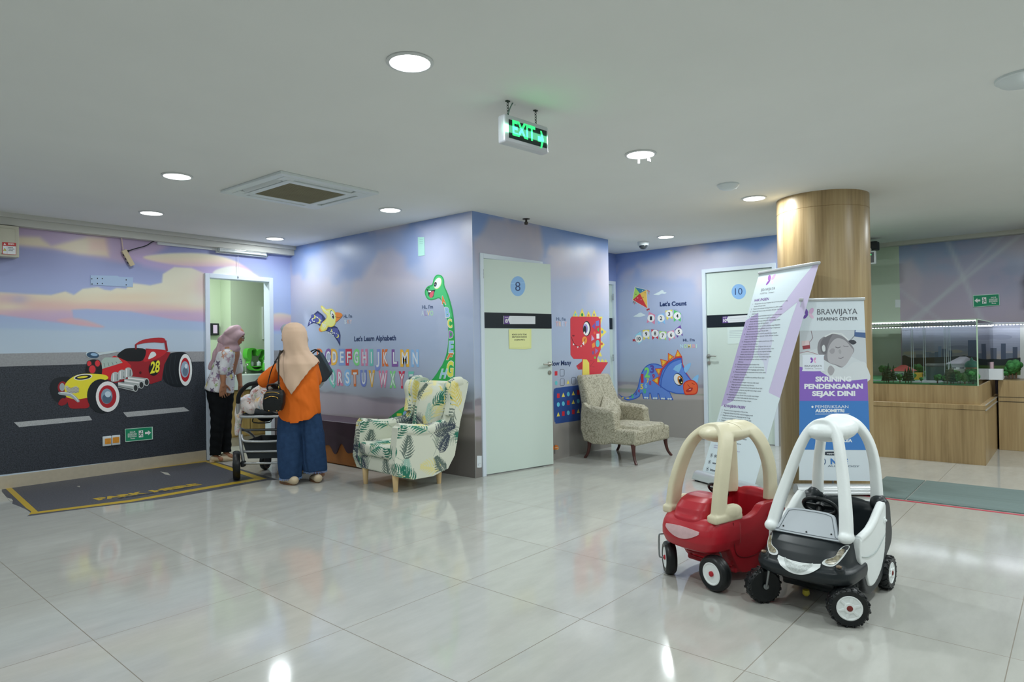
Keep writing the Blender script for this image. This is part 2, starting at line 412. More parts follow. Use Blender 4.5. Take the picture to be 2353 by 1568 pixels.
# ---- left wall: sunset sky
def paint_left(P):
    x, y = proj(P); x = np.clip(x, -400, 760)
    c = grad(y, [(520, '7f7fa8'), (600, '8a90b8'), (660, '98a2c8'), (720, '9ba9cc'), (760, '9fb2cc'), (810, 'aebccb')])
    c = over(c, C3('8290cc'), sst(540, 700, x)*sst(640, 560, y)*0.9)
    c = over(c, C3('a3b4d8'), sst(500, 690, x)*sst(560, 660, y)*0.8)
    n = fbm(x/70, y/40, 3)
    # pink-yellow streak at the top
    A = px_poly(x, y, [(-60, 500), (420, 545), (330, 600), (280, 604), (130, 575), (-60, 552)], 10); c = over(c, C3('b09ab4'), A*0.85)
    A = px_poly(x, y, [(-60, 540), (90, 545), (118, 566), (200, 545), (240, 548), (250, 590), (180, 584), (120, 570), (-60, 556)], 7); c = over(c, C3('cfc3a8'), A*0.9)
    A = px_poly(x, y, [(205, 548), (245, 550), (250, 580), (205, 578)], 12); c = over(c, C3('d2b0a8'), A*0.7)
    A = px_poly(x, y, [(300, 590), (350, 585), (500, 598), (560, 615), (600, 640), (420, 632), (330, 612)], 10); c = over(c, C3('b59fc4'), A*0.8)
    # lens-shaped cloud
    L = px_poly(x, y, spline([(330, 590), (400, 582), (480, 584), (540, 600), (580, 628), (520, 614), (430, 612), (360, 602)], 6, True), 3)
    c = over(c, grad(y, [(582, 'd3cfb8'), (598, 'd6c5b2'), (614, 'c9a9ba')]), L)
    L = px_poly(x, y, spline([(490, 625), (530, 612), (570, 622), (600, 645), (560, 650), (500, 650)], 6, True), 3); c = over(c, C3('d4d6cf'), L)
    # the big bank of cloud
    top = [(-60, 690), (0, 672), (60, 676), (118, 678), (150, 670), (170, 678), (190, 664), (225, 660), (240, 666), (255, 668), (268, 662), (290, 664), (298, 650), (330, 654), (345, 656), (372, 650), (374, 630), (400, 614), (440, 616), (468, 628), (486, 648), (490, 720)]
    bank = top+[(490, 742), (400, 735), (300, 716), (200, 710), (165, 712), (170, 735), (240, 753), (120, 740), (0, 724), (-60, 722)]
    A = px_poly(x, y, bank, 2.5)
    tone = grad(y+14*(n-0.5), [(612, 'd2cfbd'), (665, 'd4cfba'), (690, 'd6c6b0'), (705, 'd3b8ae'), (722, 'c2a4b6'), (742, 'ad9bbd')])
    c = over(c, tone, A)
    for (cx_, cy_, rx, ry, col, s_) in [(445, 665, 40, 26, 'd0c3b0', .8), (455, 690, 26, 20, 'ced2c2', .7), (390, 690, 60, 14, 'd3cdba', .7), (300, 682, 70, 8, 'd6bfa6', .5), (470, 655, 22, 36, 'c5a6b0', .6), (20, 686, 50, 12, 'c9aab0', .8), (45, 690, 20, 12, 'a9a5c0', .6), (100, 700, 70, 10, 'd0a8a4', .5), (20, 705, 40, 7, 'd8cfb4', .6), (250, 705, 120, 7, 'cfa9a6', .6), (390, 722, 90, 9, 'a997c0', .5), (150, 722, 60, 10, 'b8a4c0', .5)]:
        c = over(c, C3(col), s_*np.exp(-(((x-cx_)/rx)**2+((y-cy_)/ry)**2))*np.maximum(A, 0.15))
    A = px_poly(x, y, spline([(130, 736), (180, 732), (240, 752), (180, 748)], 6, True), 3); c = over(c, C3('cfa3a4'), A*0.7)
    # right of the doorway
    A = px_poly(x, y, spline([(620, 728), (640, 720), (670, 725), (700, 738), (700, 750), (640, 760), (620, 752)], 6, True), 4); c = over(c, grad(y, [(718, 'd2c8b4'), (736, 'cbb0b4'), (756, 'b09ac0')]), A)
    A = px_poly(x, y, [(-60, 754), (60, 757), (160, 760), (400, 758), (700, 770), (700, 820), (-60, 820)], 4); c = over(c, C3('adbccb'), A*0.7)
    return c
M_ASPH = mat('asphalt_print', '3c4048', 0.42, spec=0.3, noise=0.55, nscale=95, gain=1.2)
M_CONC = mat('concrete_print', '8f9093', 0.5, noise=0.12, nscale=60)
dL, dR, dT = onY(470, 630, YA)[0], onY(626, 636, YA)[0], 2.27
wl = painted_wall('wall_left', (-4, YA, 0), (1, 0, 0), (0, -1, 0), [(0, 0, 5.2, CEIL), (5.2, 0, dL+4, CEIL), (dL+4, dT, dR+4, CEIL), (dR+4, 0, XB+4, CEIL)], paint_left, 0.014)
k = Ink((0, YA, 0), (0, -1, 0))
k.poly([(-300, 826), (0, 813), (240, 809), (470, 808), (470, 831), (240, 836), (0, 843), (-300, 852)], '8f9092'); k.build('kerb_print', wl, M_CONC)
k = Ink((0, YA, 0), (0, -1, 0)); k.poly([(624, 806), (700, 804), (700, 829), (624, 830)], '8f9092'); k.build('kerb_print', wl, M_CONC)
k = Ink((0, YA, 0), (0, -1, 0)); k.poly([(624, 830), (700, 829), (700, 1034), (624, 1036)], '8f9092'); k.build('road_print', wl, M_ASPH)
k = Ink((0, YA, 0), (0, -1, 0)); k.k = 1
k.poly([(-300, 852), (0, 843), (240, 836), (470, 831), (477, 1036), (0, 1092), (-300, 1130)], '333740'); k.build('road_print', wl, M_ASPH)
M_DASH = mat('lane_mark_print', 'a9abad', 0.45, noise=0.25, nscale=110)
k = Ink((0, YA, 0), (0, -1, 0)); k.k = 3; k.poly([(32, 971), (205, 956), (212, 966), (44, 982)], 'a9abad'); k.k = 3
k.poly([(283, 948), (423, 936), (436, 945), (292, 959)], 'a9abad'); k.build('lane_mark_print', wl, M_DASH)
M_BASE = mat('beige_baseboard', 'b1a794', 0.35, noise=0.05, nscale=30)
zb = onY(240, 1066, YA)[2]
struct(MB().box((-4, YA-0.018, 0), (dL-0.01, YA, 0.125)), 'baseboard_left', M_BASE)
mb = MB().box((-4, YA-0.10, 2.585), (XB, YA, CEIL)); mb.box((-4, YA-0.145, 2.655), (XB, YA-0.10, CEIL))
struct(mb, 'trim_1', mat('cornice_paint', 'cfcfc8', 0.8, gain=1.0))

# ---- blue-grey walls: hazy sky over desert hills
def sky_paint(P, hills, seed, pink, tops, band):
    x, y = proj(P); z = P[:, 2]
    t = z
    c = grad(t, [(0, '8c8884'), (0.35, '8f8b88'), (0.75, '979aa4'), (0.95, '9ca6ba'), (1.35, '9caac4'), (1.7, 'a0abc6'), (2.1, 'a2abc6'), (2.45, '8d9dc4'), (2.7, '7d92c0')])
    u = (P[:, 0]+P[:, 1])
    n = fbm(u*1.3+seed, z*1.6, seed, 4); n2 = fbm(u*2.3+seed*3, z*2.6, seed+9, 4)
    up = sst(1.6, 2.2, z)
    c = over(c, C3('bab3bf'), sst(0.46, 0.62, n)*up*0.85)
    c = over(c, C3('7089bd'), sst(0.52, 0.70, n2)*sst(2.1, 2.6, z)*0.75)
    c = over(c, C3('aab4cc'), sst(0.5, 0.65, n2)*sst(1.0, 1.5, z)*sst(2.2, 1.7, z)*0.5)
    for pts, col, f, a in tops: c = over(c, C3(col), px_poly(x, y, pts, f)*a)
    for pts, col, f in hills: c = over(c, C3(col), px_poly(x, y, pts, f))
    return c
hillsB = [([(690, 884), (720, 890), (747, 902), (760, 899), (800, 906), (860, 915), (885, 912), (920, 917), (960, 914), (1010, 922), (1060, 926), (1086, 922), (1095, 1110), (690, 1110)], '8a8591', 2),
          ([(690, 898), (747, 905), (820, 910), (850, 920), (880, 926), (960, 930), (1100, 944), (1100, 1110), (690, 1110)], 'a39aa4', 3),
          ([(690, 945), (760, 955), (1000, 960), (1100, 958), (1100, 1110), (690, 1110)], '8f8784', 6), ([(1030, 948), (1062, 952), (1100, 950), (1100, 962), (1030, 960)], '7f7873', 3),
          ([(690, 990), (1100, 1010), (1100, 1110), (690, 1110)], '6f6a68', 10)]
topB = [([(697, 560), (740, 560), (735, 590), (697, 640)], '7b98d0', 10, .8), ([(795, 545), (960, 520), (965, 600), (930, 620), (900, 600), (870, 580), (830, 640), (800, 640), (780, 625), (795, 590)], '8799c2', 12, .75),
        ([(870, 585), (900, 570), (930, 590), (935, 620), (960, 640), (900, 640), (860, 630)], 'aaa6b8', 12, .8), ([(700, 590), (760, 570), (790, 610), (760, 650), (700, 660)], 'b3b4c6', 14, .7), ([(960, 520), (1085, 485), (1090, 640), (980, 640)], 'b3b3c6', 16, .7)]
wB = painted_wall('wall_mid', (XB, YC, 0), (0, 1, 0), (-1, 0, 0), [(0.0015, 0, YA-YC, CEIL)], lambda P: sky_paint(P, hillsB, 5, 0, topB, 0), 0.018)
hillsC = [([(1085, 922), (1102, 914), (1110, 920), (1112, 1110), (1085, 1110)], '7f7a82', 2), ([(1085, 932), (1112, 932), (1112, 1110), (1085, 1110)], '958c92', 2), ([(1085, 958), (1112, 958), (1112, 966), (1085, 968)], '78756c', 2),
          ([(1260, 975), (1330, 965), (1400, 950), (1400, 1040), (1260, 1070)], '8d8985', 8), ([(1290, 985), (1330, 975), (1330, 1040), (1290, 1050)], '7d7a77', 10), ([(1085, 1010), (1112, 1012), (1112, 1110), (1085, 1110)], '726e6b', 8)]
topC = [([(1083, 485), (1150, 500), (1130, 530), (1140, 560), (1110, 545), (1083, 540)], '6f88b8', 8, .8), ([(1125, 500), (1245, 520), (1255, 560), (1230, 640), (1100, 640), (1085, 560), (1110, 530)], 'a59fac', 10, .8), ([(1240, 515), (1400, 545), (1400, 570), (1320, 565), (1300, 575), (1265, 565), (1252, 590)], '708cbf', 8, .8), ([(1260, 575), (1290, 560), (1320, 575), (1400, 580), (1400, 640), (1260, 640)], 'b4b0c0', 12, .7)]
xL8, xR8 = onY(1101, 584, YC)[0], onY(1245, 598, YC)[0]; zT8 = 2.285; XC2 = 7.33
painted_wall('wall_center', (XB, YC, 0), (1, 0, 0), (0, -1, 0), [(0.001, 0, xL8-XB, CEIL), (xL8-XB, zT8, xR8-XB, CEIL), (xR8-XB, 0, XC2-XB, CEIL)], lambda P: sky_paint(P, hillsC, 21, 0, topC, 0), 0.018)
zero = lambda P: grad(P[:, 2], [(0, '8c8884'), (0.9, '979fb4'), (1.8, '8f9ac2'), (2.7, '6f82b4')])
painted_wall('wall_side', (XC2, YC+0.0, 0), (0, 1, 0), (1, 0, 0), [(0.12, 0, YF-YC, CEIL)], zero, 0.1, 0.05)
xF0, xF1 = onY(1385, 640, YF)[0], onY(1412.5, 640, YF)[0]
painted_wall('wall_recess', (XC2, YF, 0), (1, 0, 0), (0, -1, 0), [(0, 2.28, XD-XC2, CEIL), (xF1-XC2, 0, XD-XC2, 2.28)], zero, 0.1)
hillsD = [([(1412, 876), (1440, 877), (1500, 882), (1617, 884), (1800, 884), (1800, 1040), (1412, 1010)], '8b8792', 1.5), ([(1412, 888), (1445, 883), (1480, 890), (1617, 893), (1800, 893), (1800, 1040), (1412, 1010)], 'a39c9b', 1.5), ([(1412, 893), (1470, 893), (1520, 903), (1560, 905), (1617, 907), (1800, 905), (1800, 918), (1412, 900)], '8b8f85', 1.5),
          ([(1412, 918), (1800, 920), (1800, 1040), (1412, 1010)], '918d8a', 2)]
topD = [([(1414, 572), (1600, 550), (1560, 580), (1480, 600), (1414, 640)], '7088c0', 14, .7), ([(1680, 545), (1785, 530), (1790, 545), (1740, 580), (1700, 570), (1670, 585)], '6f90c4', 8, .85), ([(1470, 610), (1540, 590), (1600, 575), (1660, 580), (1690, 570), (1740, 580), (1785, 560), (1785, 610), (1640, 620), (1600, 645), (1480, 640)], 'b5b4c6', 14, .75)]
yL10, yR10 = onX(1613, 619, XD)[1], onX(1783, 607, XD)[1]; zT10 = 2.345; YD2 = 2.72
painted_wall('wall_right', (XD, YD2, 0), (0, 1, 0), (-1, 0, 0), [(0, 0, yR10-YD2, CEIL), (yR10-YD2, zT10, yL10-YD2, CEIL), (yL10-YD2, 0, YF-YD2, CEIL)], lambda P: sky_paint(P, hillsD, 43, 0, topD, 0), 0.02)
M_PALEG = mat('pale_green_paint', 'b6c4b4', 0.7, spec=0.3)
struct(MB().box((XD+0.12, YD2-0.1, 0), (XE+0.15, YD2, CEIL)), 'wall_return', M_PALEG)
# ---- far right wall: pale green return and dusky sky with light rays
yE = onX(2067, 640, XE)[1]
struct(MB().box((XE, yE, 0), (XE+0.12, YD2, CEIL)), 'wall_pale', M_PALEG)
def paint_far(P):
    x, y = proj(P)
    c = grad(y, [(540, '7d8db0'), (600, '8b9bb8'), (650, 'a39fb2'), (700, 'a8a0b2'), (740, 'a9a0ac')])
    c = over(c, C3('a8a2ae'), sst(2180, 2353, x)*sst(640, 560, y)*0.9)
    c = over(c, C3('8790ac'), np.exp(-(((x-2300)/50)**2+((y-640)/40)**2))*0.8)
    c = over(c, C3('b2a8b4'), px_poly(x, y, [(2060, 605), (2095, 595), (2120, 640), (2110, 700), (2060, 730)], 12)*0.7)
    n = fbm(x/60, y/40, 77); c = over(c, C3('a49bb0'), sst(.5, .7, n)*0.5)
    for a, b, w, s_ in [((2140, 700), (2320, 560), 5, .5), ((2180, 560), (2255, 735), 6, .5), ((2110, 735), (2200, 645), 4, .35), ((2060, 660), (2165, 740), 4, .35)]:
        ex, ey = b[0]-a[0], b[1]-a[1]; q = math.hypot(ex, ey); d = np.abs((x-a[0])*ey-(y-a[1])*ex)/q; c = over(c, C3('b9c2c6'), s_*np.exp(-(d/w)**2))
    return c
painted_wall('wall_far', (XE, yE-4.8, 0), (0, 1, 0), (-1, 0, 0), [(0, 0, 4.8, CEIL)], paint_far, 0.03)
zc = onX(2068, 566, XE)[2]
struct(MB().box((XE-0.12, yE-4.8, zc), (XE, YD2-0.1, CEIL)), 'trim_2', MATS['cornice_paint'])
M_PAPER.node_tree.nodes['Principled BSDF'].inputs['Roughness'].default_value = 0.36

# ---- wood-clad round column
def _wood(nt, b, sc=(6, 6, 0.5), cols=('7f6a49', '9c8560', 'ab9670'), plank=0.12, gain=1.2):
    tc = nt.nodes.new('ShaderNodeTexCoord'); mp = nt.nodes.new('ShaderNodeMapping'); mp.inputs['Scale'].default_value = sc
    nt.links.new(tc.outputs['Object'], mp.inputs[0])
    nz = nt.nodes.new('ShaderNodeTexNoise'); nz.inputs['Scale'].default_value = 1.0; nz.inputs['Detail'].default_value = 8; nz.inputs['Roughness'].default_value = 0.6; nz.inputs['Distortion'].default_value = 0.6
    nt.links.new(mp.outputs[0], nz.inputs[0])
    mp2 = nt.nodes.new('ShaderNodeMapping'); mp2.inputs['Scale'].default_value = (sc[0]*9, sc[1]*9, sc[2]*2.5); nt.links.new(tc.outputs['Object'], mp2.inputs[0])
    n2 = nt.nodes.new('ShaderNodeTexNoise'); n2.inputs['Scale'].default_value = 1.0; n2.inputs['Detail'].default_value = 4; nt.links.new(mp2.outputs[0], n2.inputs[0])
    mx = nt.nodes.new('ShaderNodeMix'); mx.data_type = 'FLOAT'; mx.inputs['Factor'].default_value = 0.32
    nt.links.new(nz.outputs['Fac'], mx.inputs['A']); nt.links.new(n2.outputs['Fac'], mx.inputs['B'])
    rp = nt.nodes.new('ShaderNodeValToRGB'); rp.color_ramp.elements[0].position = 0.34; rp.color_ramp.elements[1].position = 0.66
    rp.color_ramp.elements[0].color = rgb(cols[0], gain); rp.color_ramp.elements[1].color = rgb(cols[2], gain)
    e = rp.color_ramp.elements.new(0.5); e.color = rgb(cols[1], gain)
    nt.links.new(mx.outputs['Result'], rp.inputs[0]); nt.links.new(rp.outputs[0], b.inputs['Base Color']); b.inputs['Roughness'].default_value = 0.33
M_WOOD = nodes('oak_laminate', _wood)
CC, CR = (6.745, 1.825), 0.405
mb = MB().lathe([(CR, 0), (CR, 2.555), (CR-0.003, 2.557), (CR-0.003, 2.561), (CR, 2.563), (CR, CEIL)], 72, Matrix.Translation((CC[0], CC[1], 0)))
struct(mb, 'column_round', M_WOOD, smooth=True, angle=30)

# ---- doors
M_DOOR = mat('door_laminate', 'bccac3', 0.45, gain=1.30)
M_FRAME = mat('door_frame', 'c3cdd8', 0.4, gain=1.3)
M_BLACK = mat('black_laminate', '14202a', 0.3, gain=1.0)
M_STEEL = mat('brushed_steel', 'a9aaa4', 0.3, metal=0.9, gain=1.3)
M_GREYST = mat('grey_metal', '8d9498', 0.4, metal=0.6)
M_GAP = mat('dark_gap', '1c2426', 0.8, gain=1.0)
def frame_boxes(e0, e1, zt, w, axis, val, d0, d1):
    mb = MB()
    def bx(a0, a1, z0, z1):
        if axis == 'Y': mb.box((a0, val+d0, z0), (a1, val+d1, z1))
        else: mb.box((val+d0, a0, z0), (val+d1, a1, z1))
    bx(e0, e0+w, 0, zt); bx(e1-w, e1, 0, zt); bx(e0+w, e1-w, zt-w, zt); return mb
d1 = tag(bpy.data.objects.new('door_1', None), kind='structure'); COL.objects.link(d1)
frame_boxes(dL, dR, dT, 0.055, 'Y', YA, -0.02, 0.13).build('door_frame', M_FRAME, d1, bev=0.004)

def lever(parent, p, e, n, flip=1):
    """lever handle with rose and key cylinder on a leaf: p point, e along the leaf, n out of it"""
    e = Vector(e).normalized(); n = Vector(n).normalized(); p = Vector(p)
    M = Matrix.Identity(4); zz = Vector((0, 0, 1))
    for r in range(3): M[r][0] = e[r]; M[r][1] = zz[r]; M[r][2] = n[r]; M[r][3] = p[r]
    mb = MB().lathe([(0.026, 0.0), (0.026, 0.008), (0.012, 0.010), (0.012, 0.045)], 20, M)
    mb.tube([M @ Vector(q) for q in ((0, 0, 0.04), (0.02*flip, 0, 0.052), (0.06*flip, 0, 0.054), (0.125*flip, 0, 0.052))], 0.010, 10)
    h = mb.build('handle', M_STEEL, parent, smooth=True, angle=40)
    MB().lathe([(0.024, 0.0), (0.024, 0.008), (0.010, 0.009), (0.010, 0.013)], 20, M @ Matrix.Translation((0, -0.095, 0))).build('key_cylinder', M_STEEL, parent, smooth=True, angle=40)
def hinge(parent, p):
    mb = MB()
    for k in range(3): mb.lathe([(0.009, k*0.033), (0.009, k*0.033+0.03)], 10, Matrix.Translation(p))
    mb.build('hinge', M_GREYST, parent, smooth=True, angle=40)

# door 8 : leaf swung a little into the hall
d2 = tag(bpy.data.objects.new('door_2', None), kind='structure'); COL.objects.link(d2)
frame_boxes(xL8, xR8, zT8, 0.05, 'Y', YC, -0.015, 0.12).build('door_frame', M_FRAME, d2, bev=0.003)
pa, pb = onZ(1113.5, 1092, 0.012), onZ(1272, 1066.5, 0.012); ev = (pb-pa)/np.linalg.norm(pb-pa); nv = np.array([ev[1], -ev[0], 0.])
W8 = np.linalg.norm(pb-pa)
def leaf_M(p, e, n):
    M = Matrix.Identity(4)
    for r in range(3): M[r][0] = e[r]; M[r][1] = (0, 0, 1)[r]; M[r][2] = n[r]; M[r][3] = p[r]
    return M
L8 = leaf_M(pa, ev, nv)
zt = onP(1108, 594, pa, nv)[2]-0.012
MB().box((0, 0, -0.04), (W8, zt, 0), M=L8).build('leaf', M_DOOR, d2, bev=0.002)
zb0, zb1 = onP(1190, 755, pa, nv)[2]-0.012, onP(1190, 720, pa, nv)[2]-0.012
MB().box((0.0, zb0, 0.0005), (W8, zb1, 0.003), M=L8).build('black_band', M_BLACK, d2)
lever(d2, onP(1262, 837, pa, nv), -ev, nv); 
for yy in (1075, 842, 640): hinge(d2, onP(1110, yy, pa+nv*0.012, nv))
k = Ink(pa, nv, base=0.004)
k.poly([(1157, 726), (1230, 727), (1230, 745), (1157, 745)], 'c9cdd2'); k.poly([(1158, 726), (1171, 726), (1167, 735), (1172, 745), (1158, 745)], '5a4080')
k.text('8', 1161, 742, 1167, 742, 8, 'e8e8f0', 0.02); k.text('ROOM', 1160, 731, 1168, 731, 2.4, 'e8e8f0')
for q in (731, 735.5, 740): k.line([(1176, q), (1228, q)], 0.8, 'b3b8bd')
k.build('room_plate', d2)
k = Ink(pa, nv, base=0.001)
k.oval(1190, 658, 17, 23, '7fa8d4'); k.line([(1174, 652), (1206, 650)], 2.0, '8db4dc'); k.text('8', 1184, 669, 1196, 669, 21, '2f4470'); k.build('number_disc', d2)
# door 10
d3 = tag(bpy.data.objects.new('door_3', None), kind='structure'); COL.objects.link(d3)
frame_boxes(yR10, yL10, zT10, 0.05, 'X', XD, -0.015, 0.12).build('door_frame', M_FRAME, d3, bev=0.003)
MB().box((XD+0.02, yR10+0.052, 0.01), (XD+0.06, yL10-0.052, zT10-0.055)).build('leaf', M_DOOR, d3, bev=0.002)
za, zbb = onX(1700, 751, XD+0.02)[2], onX(1700, 722, XD+0.02)[2]
MB().box((XD+0.017, yR10+0.052, za), (XD+0.0195, yL10-0.052, zbb)).build('black_band', M_BLACK, d3)
lever(d3, onX(1629, 818.5, XD+0.02), (0, -1, 0), (-1, 0, 0))
k = Ink((XD+0.017, 0, 0), (-1, 0, 0))
k.poly([(1660, 728), (1740, 723), (1740, 738), (1660, 743)], 'c9cdd2'); k.poly([(1660, 728), (1673, 727), (1669, 735), (1674, 742), (1660, 743)], '5a4080')
k.text('10', 1661.5, 740.5, 1669.5, 740, 7, 'e8e8f0', 0.02); k.text('ROOM', 1662, 731.2, 1669, 730.7, 2.4, 'e8e8f0')
for q in (733, 738): k.line([(1676, q-0.8), (1739, q-3.5)], 0.8, 'b3b8bd')
k.build('room_plate', d3)
k = Ink((XD+0.02, 0, 0), (-1, 0, 0), base=0.001)
k.oval(1697.5, 670.5, 16.5, 17.5, '7fa8d4'); k.text('10', 1689, 678, 1706, 677, 15, '2f4470'); k.build('number_disc', d3)
# door in the recess, seen past the wall end
d4 = tag(bpy.data.objects.new('door_4', None), kind='structure'); COL.objects.link(d4)
mb = MB().box((xF1-0.05, YF-0.015, 0), (xF1, YF+0.1, 2.28)); mb.box((XC2+0.01, YF-0.015, 2.23), (xF1-0.05, YF+0.1, 2.28)); mb.build('door_frame', M_FRAME, d4)
MB().box((XC2+0.01, YF+0.02, 0.01), (xF1-0.052, YF+0.06, 2.228)).build('leaf', M_DOOR, d4)
q0, q1 = onY(1405, 757, YF)[2], onY(1405, 731, YF)[2]; MB().box((XC2+0.01, YF+0.017, q0), (xF1-0.056, YF+0.0195, q1)).build('black_band', M_BLACK, d4)
for yy in (830, 690): hinge(d4, onY(1409, yy, YF-0.022))

# ---- room behind the open doorway
M_INN = mat('nursery_wall_paint', 'b4c2a8', 0.75, gain=1.25)
XI = 4.36; YI0, YI1 = 9.25, 9.56
xi = onY(531, 800, YI0)[0]
struct(MB().box((xi, YI0, 0), (7.0, YI0+0.1, CEIL)), 'wall_inner_front', M_INN)
struct(MB().box((xi, YI0+0.1, 0), (xi+0.1, YI1, CEIL)), 'wall_inner_side', M_INN)
struct(MB().box((2.4, YI1, 0), (xi+0.1, YI1+0.1, CEIL)), 'wall_inner_back', M_INN)
struct(MB().box((2.3, YA+0.13, 0), (2.4, YI1+0.1, CEIL)), 'wall_inner_left', M_INN)
struct(MB().box((6.9, YA+0.13, 0), (7.0, YI0, CEIL)), 'wall_inner_right', M_INN)
struct(MB().box((xi, YI0-0.012, 0), (5.2, YI0, 0.11)), 'baseboard_inner', M_BASE)

# ---- recessed ceiling lamps
M_LENS = mat('lamp_diffuser', 'f4f8f8', 0.5, gain=1.0, emit='f2fbfa', estr=9.0)
M_RIM = mat('lamp_rim', 'd8dcdc', 0.4, gain=1.0)
def lamp(x, y, label, group, r=0.098, power=LAMP_W, z=CEIL):
    t = thing('ceiling_lamp', label, 'ceiling light' if label else None, (x, y, z), 0, group)
    MB().lathe([(r*1.02, 0.0), (r*1.16, -0.001), (r*1.16, -0.006), (r*1.0, -0.010), (r*0.98, -0.004)], 40, caps=False).build('rim', M_RIM, t, smooth=True, angle=40)
    MB().lathe([(0.0005, -0.0065), (r*0.99, -0.006), (r*0.99, -0.003), (0.0005, -0.003)], 40, caps=False).build('diffuser', M_LENS, t)
    l = bpy.data.lights.new('lamp_light', 'AREA'); l.shape = 'DISK'; l.size = r*1.9; l.energy = power; l.color = LAMP_COL; l.spread = PI
    lo = bpy.data.objects.new('lamp_light', l); COL.objects.link(lo); lo.location = (0, 0, -0.0125); lo.parent = t
    return t
gl = 'recessed round ceiling lamps'
seen = [((942, 142), 'largest round ceiling lamp glowing above the exit sign, upper middle'), ((407, 404), 'round ceiling lamp beside the left corner of the air conditioner cassette'),
        ((348, 489), 'round ceiling lamp over the race car mural, nearest the cornice there'), ((632, 548), 'round ceiling lamp right of the tube light, near the wall corner'),
        ((897, 482), 'round ceiling lamp right of the air conditioner cassette'), ((1472, 354), 'round ceiling lamp right of the exit sign with bits of tape hanging from its rim'),
        ((1733, 455), 'round ceiling lamp beside the top of the wooden column'), ((1530, 544), 'round ceiling lamp near the dome camera, over the dinosaur counting wall')]
for (q, lb), pw in zip(seen, (15, 10, 8.5, 10, 11, 20, 18, 19)):
    p = onZ(q[0], q[1], CEIL); lamp(p[0], p[1], lb, gl, power=pw)
for (x, y, pw) in [(0.1, 2.4, 9), (-1.9, 2.4, 9), (0.1, 5.3, 9), (-1.9, 5.3, 9), (2.1, 0.2, 13), (4.2, -0.1, 18), (6.2, -0.2, 20), (8.6, 0.2, 22), (0.1, 0.2, 9), (-1.9, 0.2, 9), (2.1, -1.9, 12), (4.2, -2.1, 18), (6.4, -2.1, 18), (8.6, -1.9, 20), (0.1, 7.2, 8), (8.0, 2.2, 16)]:
    o = lamp(x, y, None, None, power=pw); o.parent = bpy.data.objects['ceiling']
p = onY(560, 700, 9.0); o = lamp(3.75, 8.70, None, None, power=24.0); o.parent = bpy.data.objects['ceiling']
# ================================================================ printed figures and lettering on the walls
def TR(ox, oy, s): return lambda pts: [(ox+x*s, oy+y*s) for x, y in pts]
def decal(k, name, label, cat='wall decal', group=None): return tag(k.build(name), label, cat, group)
A_ = lambda: Ink((0, YA, 0), (0, -1, 0), base=0.004)
B_ = lambda: Ink((XB, 0, 0), (-1, 0, 0))
C_ = lambda: Ink((0, YC, 0), (0, -1, 0))
D_ = lambda: Ink((XD, 0, 0), (-1, 0, 0))
def T1(t, x, y): return t([(x, y)])[0]

# ---- generic cartoon race car on the left wall
t = TR(0, 740, .20408); k = A_()
P = lambda pts, c, n=0: k.poly(t(pts) if not n else spline(t(pts), n, True), c)
O = lambda x, y, rx, ry, c, rot=0: k.oval(*T1(t, x, y), rx*.20408, ry*.20408, c, rot)
Ln = lambda pts, w, c, n=4: k.line(t(pts), w*.20408, c, n)
P([(560, 760), (600, 650), (720, 620), (800, 640), (820, 760), (700, 900), (610, 880)], '1b2127', 5)          # far front tyre
O(705, 740, 55, 70, '8d1f28'); O(700, 735, 30, 45, '9aa2a8')
P([(1830, 520), (1860, 390), (1960, 345), (2080, 345), (2150, 420), (2165, 560), (2130, 690), (2070, 730), (1950, 725), (1850, 660)], '171d23', 5)  # rear tyre
for q in (1880, 1930, 1980): Ln([(q, 370), (q-20, 540), (q+20, 700)], 6, '262d34')
O(2088, 540, 75, 180, 'd9dde0'); O(2085, 540, 55, 135, 'a81f2a'); O(2082, 535, 46, 92, '8ea4b6'); O(2086, 560, 30, 50, '5f7488'); O(2095, 500, 16, 26, 'c9d3dc')
P([(1150, 530), (1370, 440), (1480, 445), (1600, 440), (1640, 300), (1760, 310), (1920, 345), (1850, 480), (1820, 660), (1700, 700), (1500, 640), (1300, 690), (1180, 640)], '8f2029')  # body
P([(1615, 440), (1650, 320), (1790, 310), (1880, 330), (1800, 400), (1680, 440)], 'b3242c', 4); P([(1670, 420), (1700, 345), (1740, 340), (1755, 380)], 'd0d4d6', 4)
P([(1320, 385), (1380, 320), (1460, 295), (1635, 310), (1610, 430), (1500, 445), (1400, 435)], '14181c', 4)   # dark windscreen
P([(1515, 262), (1600, 205), (1740, 180), (1850, 185), (1850, 235), (1740, 230), (1620, 240)], 'a3262d', 3)    # roll bar
Ln([(1860, 210), (1880, 330)], 26, '8f2029', 1); Ln([(1530, 255), (1530, 310)], 20, '7b1c24', 1)
P([(1130, 470), (1290, 380), (1420, 440), (1475, 490), (1470, 560), (1240, 650), (1150, 600)], 'c3272c')       # engine bay
P([(1140, 440), (1180, 400), (1330, 400), (1380, 460), (1150, 530)], '9fb0a8'); 
for q in (1170, 1215, 1260, 1305, 1350): Ln([(q, 462-(q-1170)*.1), (q+14, 515-(q-1170)*.35)], 5, '55645f', 1)
P([(965, 360), (1000, 338), (1110, 345), (1290, 325), (1295, 345), (1120, 375), (1070, 412), (1000, 405)], 'b9c4c8', 3); O(1045, 375, 70, 35, '2f4a63', 0.1); O(1060, 368, 40, 16, '8aa9c6', .1)
P([(960, 555), (1000, 440), (1090, 425), (1140, 470), (1140, 590), (1010, 590)], '15181c', 4)                  # lamps
for (x, y, r) in ((1005, 470, 24), (1098, 468, 28), (1040, 535, 36)): O(x, y, r*1.25, r*1.5, '3a2528'); O(x, y, r, r*1.25, 'c8323a')
